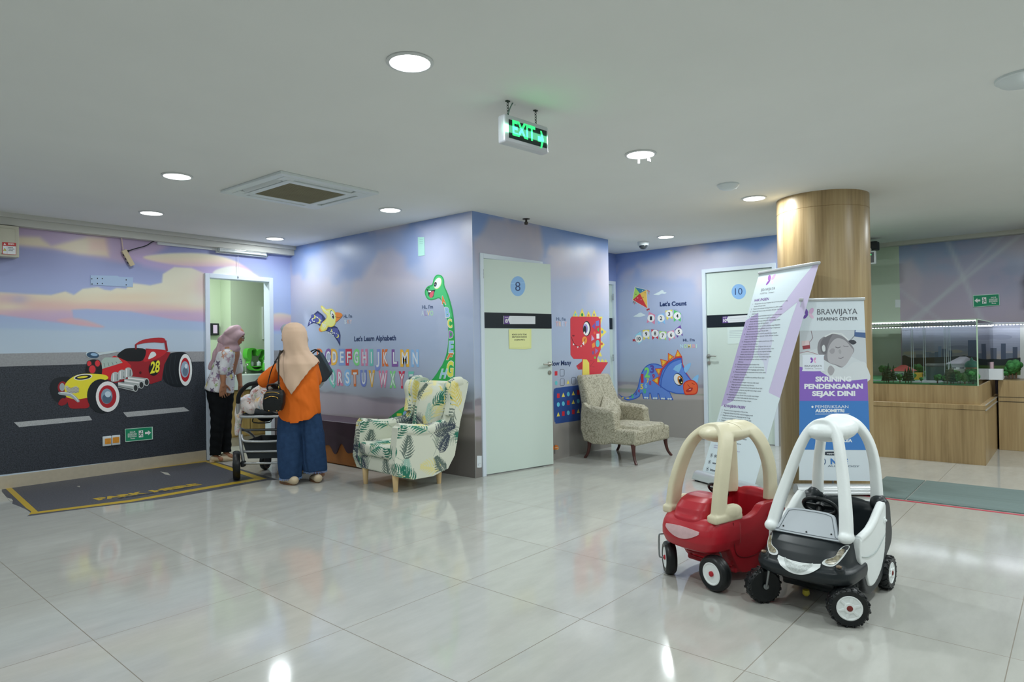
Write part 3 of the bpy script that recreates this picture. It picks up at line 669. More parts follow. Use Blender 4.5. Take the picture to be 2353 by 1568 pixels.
P([(730, 720), (790, 640), (900, 590), (1060, 585), (1190, 600), (1210, 645), (1060, 690), (1000, 800), (970, 870), (860, 880), (750, 850)], 'e3cf35', 4)  # yellow bonnet
P([(740, 850), (860, 875), (1000, 860), (1000, 960), (900, 975), (790, 970), (760, 900)], '9c1f27', 4); P([(655, 920), (700, 860), (760, 880), (745, 925), (690, 945)], '8d1c25', 4)
O(935, 622, 105, 34, 'e9e9df', -.12); O(935, 624, 92, 26, '20231f', -.12); O(930, 622, 60, 12, 'e3cf35', -.12)
P([(735, 730), (760, 720), (790, 750), (850, 725), (885, 745), (880, 790), (830, 805), (760, 790)], 'b8b7a6', 5)
for r in range(5):
    for c_ in range(9): O(752+c_*16+(r % 2)*8, 742+r*13, 4, 4, '4b4670')
P([(655, 800), (680, 788), (800, 800), (895, 885), (870, 905), (790, 840), (670, 820)], '9aa4a8', 2); Ln([(680, 797), (800, 812), (880, 890)], 8, 'd8dee0')
O(1135, 830, 155, 185, '1a2026', .0); O(1150, 840, 160, 190, '1a2026'); O(1212, 842, 133, 172, 'dcdfe2'); O(1211, 842, 100, 128, 'a5222c'); O(1202, 838, 64, 86, '7f97aa'); O(1205, 865, 54, 55, '4f6478'); O(1215, 815, 34, 34, 'b9c9d6')
for i, (x0, y0, x1, y1) in enumerate([(1440, 640, 1650, 680), (1400, 670, 1590, 710), (1330, 705, 1525, 745)]):
    P([(x0, y0-30), (x1, y1-45), (x1, y1+40), (x0, y0+35)], '9fa5a4'); Ln([(x0, y0-8), (x1, y1-20)], 16, 'e0e3e3', 1); Ln([(x0, y0+22), (x1, y1+24)], 10, '54595a', 1); O(x1, y1-2, 30, 44, 'b4b9b9'); O(x1+2, y1, 22, 34, '2b2f31')
for (x, y) in ((1300, 610), (1375, 585), (1445, 560)):
    P([(x-45, y+60), (x-45, y-10), (x-20, y-42), (x+20, y-42), (x+42, y-10), (x+42, y+50)], 'a9b0b0', 4); Ln([(x-20, y-30), (x-22, y+60)], 12, 'e4e8e8', 2); Ln([(x+22, y-20), (x+20, y+50)], 10, '5c6364', 2)
O(1738, 520, 62, 88, '15181a', .25)
k.text('28', *T1(t, 1690, 580), *T1(t, 1795, 560), 25, 'e3d63a', 0.03, slant=.15)
O(1580, 573, 14, 16, '4f1218')
decal(k, 'race_car_decal', 'red and yellow cartoon race car number 28 printed on the road mural', 'wall decal')

# ---- yellow flying reptile
t = TR(660, 560, .1913); k = B_()
P([(243, 1000), (262, 925), (300, 865), (345, 825), (365, 808), (388, 826), (430, 858), (470, 915), (430, 960), (400, 998), (360, 965), (318, 955), (280, 968)], '2d3468', 0); P([(255, 980), (275, 920), (310, 870), (365, 835), (415, 870), (425, 930), (398, 975), (355, 950), (310, 942)], '5157a0', 0)
P([(450, 1045), (500, 1000), (560, 985), (600, 1005), (625, 1050), (640, 1100), (635, 1235), (600, 1170), (560, 1110), (500, 1060)], '2d3468'); P([(480, 1045), (560, 1015), (605, 1020), (630, 1110), (632, 1190), (590, 1120), (540, 1070)], '5157a0')
random.seed(3)
for _ in range(34):
    a = random.random(); x = 270+a*140; y = 880+random.random()*70+(a-.5)**2*60; O(x, y, 3+random.random()*5, 3+random.random()*5, 'd9dbea')
for _ in range(24):
    a = random.random(); x = 500+a*120; y = 1025+a*70+random.random()*50; O(x, y, 3+random.random()*4, 3+random.random()*4, 'd9dbea')
for (x, y, r) in ((318, 880, 22), (372, 930, 26), (525, 1040, 14), (600, 1110, 20)): O(x, y, r, r*1.1, 'e6d875'); O(x-r*.55, y-r*.3, r*.85, r, '5157a0')
P([(378, 1030), (395, 1010), (430, 1030), (420, 1058), (390, 1055)], 'e88a3c', 3)
P([(402, 755), (425, 750), (470, 790), (520, 780), (560, 800), (585, 850), (590, 920), (565, 985), (520, 1005), (490, 1000), (470, 1040), (420, 1055), (395, 1020), (410, 960), (465, 905), (470, 860), (430, 820)], 'e8c95a', 3)
P([(412, 765), (428, 762), (470, 802), (520, 790), (555, 810), (575, 855), (580, 920), (556, 978), (520, 993), (485, 985), (450, 1030), (415, 1035), (410, 1005), (430, 960), (478, 900), (480, 860), (440, 815)], 'f0e08a', 3)
for _ in range(22): O(420+random.random()*50, 950+random.random()*75, 4, 5, 'f7f4d8')
for _ in range(12): a = random.random(); O(420+a*80, 770+a*50+random.random()*20, 4, 5, 'f7f4d8')
P([(575, 830), (630, 830), (660, 850), (655, 880), (580, 945), (590, 890)], 'e2823a', 3); Ln([(590, 882), (620, 890), (652, 878)], 5, '8b4a1d'); Ln([(575, 875), (590, 890)], 4, '6b4222', 2)
O(543, 860, 22, 48, 'b8d8ec', -.25); O(545, 862, 18, 42, 'eef3f5', -.25); O(549, 872, 11, 30, '1c2026', -.2); O(546, 862, 5, 8, 'f4f6f6'); Ln([(520, 850), (518, 815), (535, 800)], 5, '232323')
decal(k, 'pterosaur_decal', 'yellow flying reptile with starry blue wings printed on the alphabet wall')
k = B_(); k.text('Hi.. I\'m', 790, 731, 809, 730.5, 7.5, '33486e', .02); k.text('S', 791.5, 744, 796, 744, 8.5, 'ccd6de', .02); k.text('K', 798, 744, 803, 744, 9, 'd3a596', .02); k.text('Y', 803.5, 744, 808.5, 744, 9, 'dcc4c4', .02)
decal(k, 'lettering_decal', 'small greeting lettering beside the yellow flying reptile', 'wall lettering')
# ---- long-necked green dinosaur
k = B_(); t = TR(660, 560, .1913); u7 = TR(660, 780, .2296)
head = [(1655, 560), (1690, 512), (1738, 492), (1758, 425), (1785, 382), (1820, 373), (1860, 390), (1884, 440), (1890, 510)]
right = [(1930, 600), (1975, 750), (2000, 900), (2012, 1100), (2018, 1300), (2015, 1540)]
left = [(1850, 1480), (1905, 1350), (1932, 1200), (1935, 1050), (1922, 930), (1890, 780), (1852, 692), (1822, 657), (1770, 673), (1720, 681), (1680, 662), (1655, 610)]
lowR = [(1676, 380), (1690, 620), (1660, 900), (1400, 1000)]; lowL = [(940, 905), (1000, 805), (1100, 720), (1210, 645), (1330, 530), (1465, 385), (1540, 270)]
out = t(head+right)+u7(lowR)+u7(lowL)+t(left)
k.poly(spline(out, 3, True), '2f9c57')
nh = t([(1672, 565), (1700, 525), (1750, 505), (1772, 430), (1795, 395), (1820, 387), (1852, 400), (1872, 445), (1878, 515), (1915, 605), (1955, 750), (1985, 900), (1998, 1100), (2000, 1300), (1996, 1500)])+u7([(1655, 380), (1668, 620), (1640, 880), (1400, 970), (970, 890), (1015, 815), (1110, 733), (1220, 660), (1345, 540), (1480, 392), (1556, 275)])+t([(1866, 1480), (1922, 1350), (1948, 1200), (1951, 1050), (1938, 930), (1905, 780), (1862, 685), (1826, 645), (1770, 660), (1720, 667), (1685, 650), (1668, 605)])
k.poly(spline(nh, 3, True), '4db878'); 
k.poly(spline(t([(1960, 900), (1985, 900), (1998, 1100), (2000, 1300), (1996, 1500)])+u7([(1655, 380), (1668, 620), (1640, 880), (1400, 970), (970, 890), (1015, 815), (1110, 733), (1220, 660), (1345, 540), (1480, 392), (1556, 275)])+t([(1866, 1480), (1922, 1350), (1948, 1200), (1951, 1050)]), 2, True), '2fa552')
O(1808, 478, 40, 68, 'c6d98a', .35); O(1806, 476, 36, 62, 'e6eaec', .35); O(1779, 490, 15, 27, '23282c', .2); O(1775, 488, 4, 6, 'e6eaec'); O(1784, 500, 8, 12, '3a4a70', .2)
P([(1668, 540), (1700, 555), (1740, 562), (1780, 552), (1770, 580), (1755, 640), (1725, 655), (1700, 630), (1688, 580)], '2a3136', 0); P([(1690, 565), (1730, 568), (1728, 582), (1700, 588)], 'eceff0'); P([(1725, 585), (1760, 572), (1752, 630), (1725, 652), (1706, 625)], 'd0606e', 3)
O(1700, 533, 15, 6, '1f5c38', -.2)
for ch, x0, y0, w, hp, c, sl in [('A', 1015.5, 698, 9, 16, 'd9793f', -.35), ('B', 1024, 728, 10, 20, '8fb4dc', -.15), ('C', 1029, 752, 10, 17, 'd9d26a', -.1), ('D', 1032, 776, 9, 14, '8a6aa8', 0), ('E', 1031, 809, 10, 23, '8fb8e0', .1), ('F', 1026, 826, 10, 13, 'd9793f', .4), ('G', 1026, 864, 15, 31, 'd6d658', .1), ('H', 1010, 868, 13, 18, '9cc4dc', .4)]:
    k.text(ch, x0-.8, y0+.8, x0+w+.8, y0+.8, hp+1.5, 'e9ece6', .06, slant=sl); k.text(ch, x0, y0, x0+w, y0, hp, c, .045, slant=sl)
for ch, x0, y0, w, hp, c in [('S', 926, 969, 10, 22, '8fb8e0'), ('T', 912, 972, 11, 20, 'd6d658'), ('U', 899, 975, 10, 16, '8a6aa8')]: k.text(ch, x0, y0, x0+w, y0, hp, c, .05)
decal(k, 'dinosaur_decal', 'tall green long-necked dinosaur covered in letters behind the palm print chair')
k = B_(); k.text('Hi.. I\'m', 970, 710, 995, 709, 8, '33486e', .02)
for ch, x0, c in (('A', 968, 'b9c6d2'), ('L', 975.5, '9a8bb6'), ('V', 981.5, 'd7c79a'), ('O', 989, 'a9d6b0')): k.text(ch, x0, 725.5, x0+6.5, 725.3, 11, c, .02)
decal(k, 'lettering_decal', 'small greeting lettering left of the long green neck', 'wall lettering')
# ---- alphabet
k = B_(); k.text("Let's Learn Alphabeth", 814, 784.5, 910, 782, 10.5, '24355f', .03); decal(k, 'lettering_decal', 'dark blue heading lettering above the rows of alphabet letters', 'wall lettering')
k = B_()
row1 = [('B', 729, 'd0703f'), ('C', 747, '7d5a9c'), ('D', 762, 'dfa94a'), ('E', 779, '7f98cc'), ('F', 795, 'c23a58'), ('G', 812, '7fcf86'), ('H', 831, 'c67f9e'), ('I', 850, '6fb8b0'), ('J', 862, '7f8fcb'), ('K', 879, 'd0703f'), ('L', 901, '7d5a9c'), ('M', 921, 'e0ac44'), ('N', 946, '84b0dc')]
row2 = [('Q', 757, '6fbcae'), ('R', 775, 'c67f9e'), ('S', 792, '84b0dc'), ('T', 809, 'c9703f'), ('U', 829, '6f7fc0'), ('V', 848, 'e0ac44'), ('W', 871, 'd07f9e'), ('X', 896, '7fcf86'), ('Y', 917, 'c23a58'), ('Z', 938, '6fbcae')]
ws = {'I': 2.6, 'W': 15, 'M': 14, 'N': 11.5, 'J': 7.5}
for row, yb, sl, hp in ((row1, 834, .021, 27), (row2, 880, .044, 27)):
    for ch, x, c in row:
        y = yb+(x-740)*sl; w = ws.get(ch, 8.8); x += 2.2; h_ = hp-3+(x-740)*.01; y -= 1.5
        k.text(ch, x-3.0, y+3.0, x+w+3.0, y+3.0, h_+6.0, c, .085); k.text(ch, x, y, x+w, y, h_, 'cfd4e4', .02)
decal(k, 'alphabet_decal', 'two rows of bubble alphabet letters in many colours on the wall', 'wall lettering')
# ---- red dinosaur and its counting game
k = C_(); t = TR(1060, 480, .20408); v = TR(1060, 780, .21683)
Y_ = 'd8c95c'
for tri in ([(1255, 1218), (1283, 1138), (1312, 1218)], [(1325, 1218), (1360, 1122), (1396, 1220)], [(1405, 1220), (1432, 1150), (1462, 1220)], [(1465, 1220), (1495, 1134), (1528, 1222)], [(1535, 1215), (1590, 1216), (1570, 1300)], [(1560, 1325), (1636, 1387), (1562, 1462)], [(1562, 1475), (1616, 1530), (1562, 1590)]): P(tri, Y_)
for tri in ([(1462, 110), (1492, 182), (1455, 182)], [(1443, 195), (1475, 242), (1440, 242)], [(1476, 242), (1492, 205), (1515, 242)], [(1515, 242), (1530, 210), (1545, 242)]): k.poly(v(tri), Y_)
for (x, y, r, c) in ((1285, 1192, 11, '5fb8b8'), (1361, 1194, 13, '2f8a3c'), (1433, 1200, 9, 'd06a3a'), (1494, 1194, 11, 'a08a8a'), (1568, 1240, 7, 'c0603a'), (1586, 1388, 13, '5b8ac0'), (1582, 1522, 11, 'c04a3a')): O(x, y, r, r*1.4, c)
body = t([(1228, 1240), (1245, 1214), (1540, 1216), (1568, 1250)])+v([(1478, 0), (1478, 110), (1440, 200), (1440, 243), (1556, 245), (1480, 362), (1480, 395), (1282, 395), (1282, 320), (1240, 322), (1218, 282), (1278, 238), (1282, 208), (1190, 208), (1158, 165)])
k.poly(body, 'c23540'); k.poly(v([(1288, 212), (1330, 214), (1355, 250), (1358, 395), (1284, 395)]), Y_)
k.poly(v([(1218, 282), (1278, 235), (1280, 320), (1240, 322), (1250, 300)]), 'a72a36'); k.line(v([(1365, 228), (1410, 232), (1365, 290), (1412, 292)]), 1.0, '8f2430')
O(1412, 1350, 44, 86, '1d2024'); O(1408, 1352, 36, 76, 'e6e8ec'); O(1398, 1350, 26, 52, '8f86c2'); O(1390, 1364, 18, 46, '1d2024'); O(1386, 1398, 9, 16, 'e6e8ec')
O(1262, 1430, 15, 9, '7a1f28'); O(1388, 1480, 28, 42, 'd98a3c'); Ln([(1238, 1440), (1270, 1520), (1315, 1550), (1365, 1530), (1395, 1460)], 7, '6b1c24')
for tri in ([(1258, 1512), (1275, 1532), (1256, 1540)], [(1300, 1550), (1322, 1552), (1312, 1572)], [(1340, 1545), (1355, 1536), (1352, 1560)], [(1362, 1520), (1382, 1490), (1384, 1542)]): P(tri, 'eceeee')
for c, poly_ in (('6f4f9c', [(1470, 1325), (1505, 1285), (1508, 1358)]), ('6a70b8', [(1512, 1268), (1550, 1258), (1552, 1318), (1515, 1320)]), ('3f9a50', [(1525, 1362), (1550, 1335), (1550, 1388)]), ('dfe2e4', [(1522, 1408), (1555, 1406), (1555, 1462), (1523, 1463)]), ('b79ac0', [(1468, 1420), (1500, 1470), (1464, 1488)]), ('e0843a', [(1470, 1525), (1500, 1500), (1508, 1555), (1476, 1568)])): P(poly_, c)
O(1535, 1518, 22, 40, '5fb4bc'); k.oval(*T1(v, 1397, 143), 2.8, 4.2, '7a4a80'); k.poly(v([(1420, 95), (1452, 120), (1420, 158)]), '8a6aa8'); k.poly(v([(1410, 182), (1428, 186), (1424, 208), (1406, 204)]), '6fae50'); O(1500, 1398, 12, 18, 'd05a40')
decal(k, 'dinosaur_decal', 'red boxy dinosaur with yellow spikes printed beside door 8')
k = C_(); k.text("Hi.. I'm", 1278.5, 736.5, 1300, 737.5, 7, '33486e', .02)
for ch, x0, c in (('T', 1277, 'c9a0a8'), ('R', 1284, 'd0b4a8'), ('E', 1291, 'b4bcd8'), ('Y', 1297, 'd0aeb8')): k.text(ch, x0, 750, x0+6, 750, 10.5, c, .03)
decal(k, 'lettering_decal', 'small greeting lettering left of the red dinosaur head', 'wall lettering')
k = C_(); k.text('How Many', *T1(v, 935, 282), *T1(v, 1166, 270), 10.5, '24355f', .03); decal(k, 'lettering_decal', 'dark blue how many lettering beside the lever handle of door 8', 'wall lettering')
for lb, (x, y) in (('red square print with an empty box to its right', (1069, 355)), ('light blue oval print with an empty box to its right', (1070, 455)), ('yellow triangle print with an empty box behind the armchair top', (1192, 440))):
    k = C_()
    if 'red' in lb: k.poly(v([(990, 340), (1019, 338), (1019, 384), (990, 386)]), 'bf2f3c')
    elif 'oval' in lb: k.oval(*T1(v, 1006, 464), 3.1, 5, '5fb4bc')
    else: k.poly(v([(1131, 430), (1145, 470), (1116, 474)]), Y_)
    k.line(v([(x-17, y-35), (x+17, y-36), (x+22, y-28), (x+22, y+26), (x+17, y+34), (x-17, y+36), (x-22, y+28), (x-22, y-26)]), .8, '3f4656', closed=True)
    decal(k, 'counting_decal', lb)
k = C_(); k.poly(spline(v([(978, 560), (1000, 520), (1040, 512), (1400, 470), (1420, 490), (1420, 810), (1400, 835), (1030, 892), (1000, 885), (984, 840)]), 3, True), '2f4a86')
for i, row in enumerate(('rtctr', 'ccrtc', 'trcrt')):
    for j, sh in enumerate(row):
        x = 1028+j*53; y = (600, 692, 798)[i]-j*9
        if sh == 'r': k.poly(v([(x-14, y-24), (x+14, y-26), (x+14, y+22), (x-14, y+24)]), 'bf2f3c')
        elif sh == 'c': k.oval(*T1(v, x, y), 3.3, 5.2, '5fb4cc')
        else: k.poly(v([(x, y-26), (x+17, y+18), (x-17, y+22)]), Y_)
decal(k, 'shape_chart_decal', 'dark blue panel of red, yellow and light blue shapes behind the beige armchair')
k = C_(); k.oval(1281, 1030, 3, 4, 'e8a060'); k.poly(spline(v([(965, 1150), (1000, 1120), (1030, 1135), (1020, 1160), (985, 1172)]), 3, True), 'cf7a3a'); k.line(v([(985, 1150), (1025, 1145)]), 1.0, 'e6d0b0'); k.line(v([(991, 1118), (991, 1215)]), 1.3, '2a2a2c')
decal(k, 'plant_decal', 'small orange toadstool print low on the wall beside the open door edge')
# ---- counting wall
t = TR(1380, 520, .1913); k = D_()
kt = [(412, 730), (552, 765), (565, 990), (385, 888)]
P([(412, 730), (552, 765), (472, 808)], '3f7a98'); P([(412, 730), (472, 808), (385, 888)], 'a3c860'); P([(552, 765), (565, 990), (472, 808)], 'dcb45a'); P([(385, 888), (472, 808), (565, 990)], 'c2363e')
Ln([(412, 730), (552, 765), (565, 990), (385, 888), (412, 730)], 5, 'd7d6cc', 1)
for (x, y, c) in ((425, 820, '3a6a40'), (510, 855, '6a4a2a'), (535, 800, 'b08030'), (447, 862, 'e6b0b4'), (487, 884, 'e6b0b4'), (420, 885, 'e08a90'), (505, 775, 'd0e0e8')): O(x, y, 5, 6, c)
for (a, b, c) in (((552, 765), (592, 795), 'c4505a'), ((552, 765), (585, 820), '5a8ab0'), ((552, 765), (575, 820), 'dcb45a'), ((390, 900), (385, 925), '5a8ab0'), ((390, 900), (405, 940), 'c4505a'), ((390, 900), (428, 932), '5a8a70')): Ln([a, ((a[0]+b[0])/2+6, (a[1]+b[1])/2), b], 6, c)
P([(550, 1000), (570, 990), (588, 985), (588, 1010), (572, 1006), (558, 1022)], 'a8333c')
decal(k, 'kite_decal', 'four-coloured kite printed on the counting wall')
for nm, pts in (('small white cloud print right of the kite', [(635, 822), (670, 805), (700, 790), (735, 768), (755, 775), (760, 790), (792, 798), (770, 812), (735, 810), (700, 828), (660, 826)]), ('small white cloud print left of the first pennant', [(392, 1085), (430, 1065), (460, 1045), (485, 1038), (505, 1050), (540, 1070), (510, 1080), (470, 1092), (430, 1090)])):
    k = D_(); P(pts, 'ccd8e2', 3); decal(k, 'cloud_decal', nm, 'wall decal', 'cloud prints on the counting wall')
k = D_(); k.text("Let's Count", *T1(t, 712, 962), *T1(t, 1034, 950), 9, '24355f', .045); decal(k, 'lettering_decal', 'dark blue heading lettering above the numbered pennants', 'wall lettering')
k = D_(); Ln([(575, 1025), (650, 1070), (750, 1050), (860, 1003), (930, 1015), (985, 1080), (985, 1130), (960, 1190), (890, 1250), (770, 1268), (640, 1240), (530, 1245), (440, 1290), (400, 1370)], 4, '8f9cb8', 6)
P([(385, 1352), (402, 1362), (420, 1352), (422, 1390), (402, 1378), (386, 1390)], 'a8333c')
fl = [('1', 'cf7f9c', 582, 1030, 656, 1066, 650, 1182, 554, 1166, 606, 1106), ('2', '84b4e0', 684, 1065, 762, 1045, 778, 1178, 694, 1180, 726, 1106), ('3', 'e0cf52', 778, 1015, 860, 1003, 866, 1118, 796, 1132, 824, 1055), ('4', '57b86a', 880, 1005, 966, 1048, 962, 1148, 880, 1150, 922, 1078), ('5', '6a4a98', 894, 1242, 960, 1188, 990, 1320, 920, 1342, 940, 1270), ('6', 'd083a4', 800, 1268, 880, 1250, 898, 1356, 826, 1380, 848, 1306), ('7', 'a4d25a', 706, 1262, 790, 1268, 786, 1372, 708, 1368, 748, 1314), ('8', 'c02f3e', 608, 1240, 688, 1250, 690, 1360, 624, 1366, 655, 1290), ('9', 'e0cf52', 506, 1248, 584, 1244, 586, 1362, 516, 1372, 548, 1298), ('10', '8cc8dc', 416, 1310, 484, 1262, 500, 1380, 440, 1420, 458, 1352)]
for s_, c, ax, ay, bx, by, cx_, cy_, dx, dy, mx_, my_ in fl:
    if s_ == '10': P([(ax, ay), (bx, by), (cx_, cy_), (460, 1425)], c)
    else: P([(ax, ay), (bx, by), (cx_, cy_), ((cx_+dx)/2-2, (cy_+dy)/2-32), (dx, dy)], c)
    O(mx_, my_, 40, 42, 'e6eaee')
    w = 5 if len(s_) == 1 else 9; x, y = T1(t, mx_, my_); k.text(s_, x-w/2, y+4, x+w/2, y+4, 8, '1f242c', .03)
decal(k, 'pennant_decal', 'string of ten numbered pennants printed on the counting wall')
k = D_(); k.text("Hi.. I'm", *T1(t, 990, 1385), *T1(t, 1130, 1383), 6, '24355f', .03)
for ch, x0, c in (('N', 955, 'b0ccd8'), ('O', 1002, 'b4d8a0'), ('M', 1048, 'e2cf8e'), ('B', 1102, 'c8a0a8'), ('I', 1148, 'b4d4c8')): k.text(ch, *T1(t, x0, 1462), *T1(t, x0+(36 if ch != 'I' else 9), 1461), 8, c, .03)
decal(k, 'lettering_decal', 'small greeting lettering under the numbered pennants', 'wall lettering')
# ---- blue three-horned dinosaur
t = TR(1380, 780, .1913); k = D_(); OL = '3a5cb0'; BL = '5f83cc'
P([(215, 655), (260, 685), (330, 690), (390, 660), (440, 590), (470, 470), (500, 380), (560, 310), (640, 290), (720, 310), (780, 370), (820, 640), (780, 665), (700, 660), (500, 650), (470, 690), (400, 725), (320, 735), (260, 705)], OL, 3)
for q in ([(492, 640), (590, 640), (584, 718), (514, 716)], [(590, 620), (690, 640), (698, 722), (614, 722)], [(690, 640), (770, 645), (790, 728), (714, 728)], [(735, 640), (830, 630), (876, 732), (790, 728)]): P(q, OL)
P([(225, 662), (262, 692), (335, 700), (398, 668), (452, 592), (482, 472), (512, 388), (566, 322), (640, 302), (712, 322), (768, 375), (806, 630), (770, 652), (700, 648), (495, 640), (462, 680), (398, 712), (325, 722), (262, 696)], BL, 3)
for q in ([(502, 635), (582, 640), (576, 710), (522, 708)], [(600, 620), (680, 640), (690, 714), (622, 714)], [(700, 640), (762, 645), (782, 720), (722, 720)], [(748, 640), (822, 632), (862, 724), (796, 720)]): P(q, BL)
for x, y, w in ((535, 702, 13), (562, 704, 13), (640, 708, 13), (668, 708, 13), (738, 712, 12), (762, 714, 12), (815, 716, 12), (842, 716, 13)): O(x, y, w, 10, 'ccd8e6')
sp = [[(615, 492), (702, 444), (692, 550)], [(650, 352), (738, 348), (700, 440)], [(716, 235), (812, 262), (738, 340)], [(810, 163), (888, 212), (808, 268)], [(925, 122), (978, 208), (888, 218)]]
for i, tri in enumerate(sp):
    P(tri, 'c23a30'); cx_ = sum(p[0] for p in tri)/3; cy_ = sum(p[1] for p in tri)/3; P([(cx_+(x-cx_)*.78, cy_+(y-cy_)*.78) for x, y in tri], 'e8932f'); x, y = T1(t, cx_, cy_); k.text(str(i+1), x-2.5, y+3.5, x+2.5, y+3, 7, 'e2c04a', .03)
P([(692, 552), (698, 470), (730, 360), (800, 275), (890, 222), (978, 206), (990, 300), (1030, 400), (1090, 485), (1080, 600), (1020, 660), (900, 650), (800, 620), (735, 580)], 'c23a30', 0)
P([(696, 548), (710, 470), (742, 366), (812, 284), (896, 234), (972, 220), (982, 305), (1025, 405), (1090, 490), (1080, 600), (1020, 662), (900, 654), (800, 625), (738, 585)], OL, 0)
P([(706, 540), (722, 470), (752, 372), (820, 294), (900, 246), (962, 234), (972, 310), (1014, 410), (1080, 495), (1070, 592), (1012, 650), (900, 642), (805, 613), (745, 575)], BL, 0); Ln([(722, 580), (735, 470), (780, 360), (850, 280), (965, 235)], 12, OL, 5)
P([(870, 362), (900, 320), (975, 282), (968, 340), (940, 402)], '7fb2e0', 0); P([(998, 350), (1030, 310), (1084, 282), (1068, 350), (1022, 405)], '7fb2e0', 2); P([(1100, 490), (1130, 450), (1178, 424), (1170, 490), (1160, 522)], '7fb2e0', 2)
O(935, 483, 52, 72, '20242a', -.35); O(930, 482, 44, 64, 'e8eaee', -.35); O(958, 495, 30, 54, 'd98a3c', -.3); O(963, 500, 22, 44, '17191c', -.3); O(950, 470, 8, 11, 'f0f2f2'); O(973, 518, 8, 8, 'e8dc90')
P([(990, 570), (1005, 520), (1060, 490), (1120, 495), (1165, 545), (1168, 620), (1140, 662), (1060, 668), (1010, 660)], 'c0392c', 3); P([(1000, 570), (1015, 528), (1062, 502), (1115, 506), (1154, 550), (1156, 615), (1132, 650), (1060, 656), (1018, 650)], 'd9603a', 3)
P([(1022, 620), (1060, 590), (1105, 580), (1095, 620), (1050, 638)], 'a8302c', 3); Ln([(1060, 608), (1085, 598)], 6, 'e6e0e0', 1); Ln([(1045, 540), (1075, 580), (1110, 590)], 5, '8f2a22'); Ln([(1095, 525), (1130, 545)], 6, '8f2a22', 1)
for ch, x, y, w, hp, c in [('2', 528, 455, 62, 110, '7fce6a'), ('3', 595, 400, 50, 84, '5a4a9c'), ('1', 485, 518, 32, 96, 'b8323e'), ('9', 620, 468, 32, 48, 'a83a5a'), ('7', 552, 520, 32, 46, 'dcc24e'), ('8', 582, 548, 28, 44, '9a4a80'), ('5', 478, 598, 36, 56, 'dcc24e'), ('6', 528, 582, 34, 54, '7fb4dc'), ('0', 515, 648, 32, 50, '57b878'), ('4', 445, 640, 28, 40, '9a4a70'), ('3', 412, 670, 28, 38, '4f58a4'), ('2', 368, 705, 30, 42, '57b878')]:
    k.text(ch, *T1(t, x, y), *T1(t, x+w, y), hp*.1913, c, .04)
k.text('12', *T1(t, 262, 710), *T1(t, 350, 716), 3, 'dcc24e', .03)
decal(k, 'dinosaur_decal', 'blue three-horned dinosaur with an orange snout printed near door 10')

# ---- papers and stickers
def sheet(name, label, cat, pts, c, plane, lines=(), lc='6a6a4a', th=1.0):
    k = plane; k.base = 0.003; k.poly(pts, c)
    for a, b, w in lines: k.line([a, b], w, lc)
    return tag(k.build(name), label, cat)
k = Ink(pa, nv, base=0.004); k.poly([(1169, 757), (1221, 756), (1221, 801), (1207, 803), (1170, 802)], 'ccd193'); k.poly([(1171, 759), (1217, 758), (1217, 797), (1172, 798)], 'd2d69a')
for s_, y in (('MOHON UNTUK TIDAK', 771), ('MELETAKKAN BARANG', 776.5), ('DI DEPAN PINTU', 783)): k.text(s_, 1177 if y < 780 else 1182, y, 1210.5 if y < 780 else 1206, y-.3, 3.3, '3a3c30', .03)
tag(k.build('paper_notice'), 'yellow paper notice taped below the black band of door 8', 'notice')
k = Ink((XD+0.02, 0, 0), (-1, 0, 0), base=0.002); k.poly([(1671, 753), (1745, 750), (1745, 789), (1672, 791)], 'c3d2cf')
for q in (761, 764, 768, 772, 776): k.line([(1676, q), (1740, q-2.5)], 0.9, '9aa8ae')
tag(k.build('paper_notice'), 'white paper notice on door 10 partly behind the leaning banner', 'notice')
k = B_(); k.base = .003; k.poly([(960, 545), (975, 545), (976, 587), (961, 589)], 'a3cfc6'); 
for q in (551, 555, 559): k.line([(964, q), (972, q)], .7, '6f9a98')
tag(k.build('sticky_note'), 'mint green paper slip high on the alphabet wall', 'notice')
k = C_(); k.base = .003; k.poly(spline([(1097, 1048), (1106, 1048), (1107, 1050), (1107, 1072), (1105, 1075), (1097, 1075), (1096, 1072), (1096, 1050)], 2, True), 'c8cfd4'); k.line([(1098, 1065), (1105, 1065)], .8, '8a9098'); k.line([(1098, 1069), (1101, 1069)], 1.2, '5a4a80')
tag(k.build('sticker'), 'small white sticker low at the wall corner left of door 8', 'sticker')
k = Ink((XE, 0, 0), (-1, 0, 0)); k.base = .003; k.poly([(2057, 689), (2069, 689), (2069, 707), (2057, 707)], 'ccd4d6'); tag(k.build('sticker'), 'small white card on the pale green wall left of the dusk mural', 'sticker')
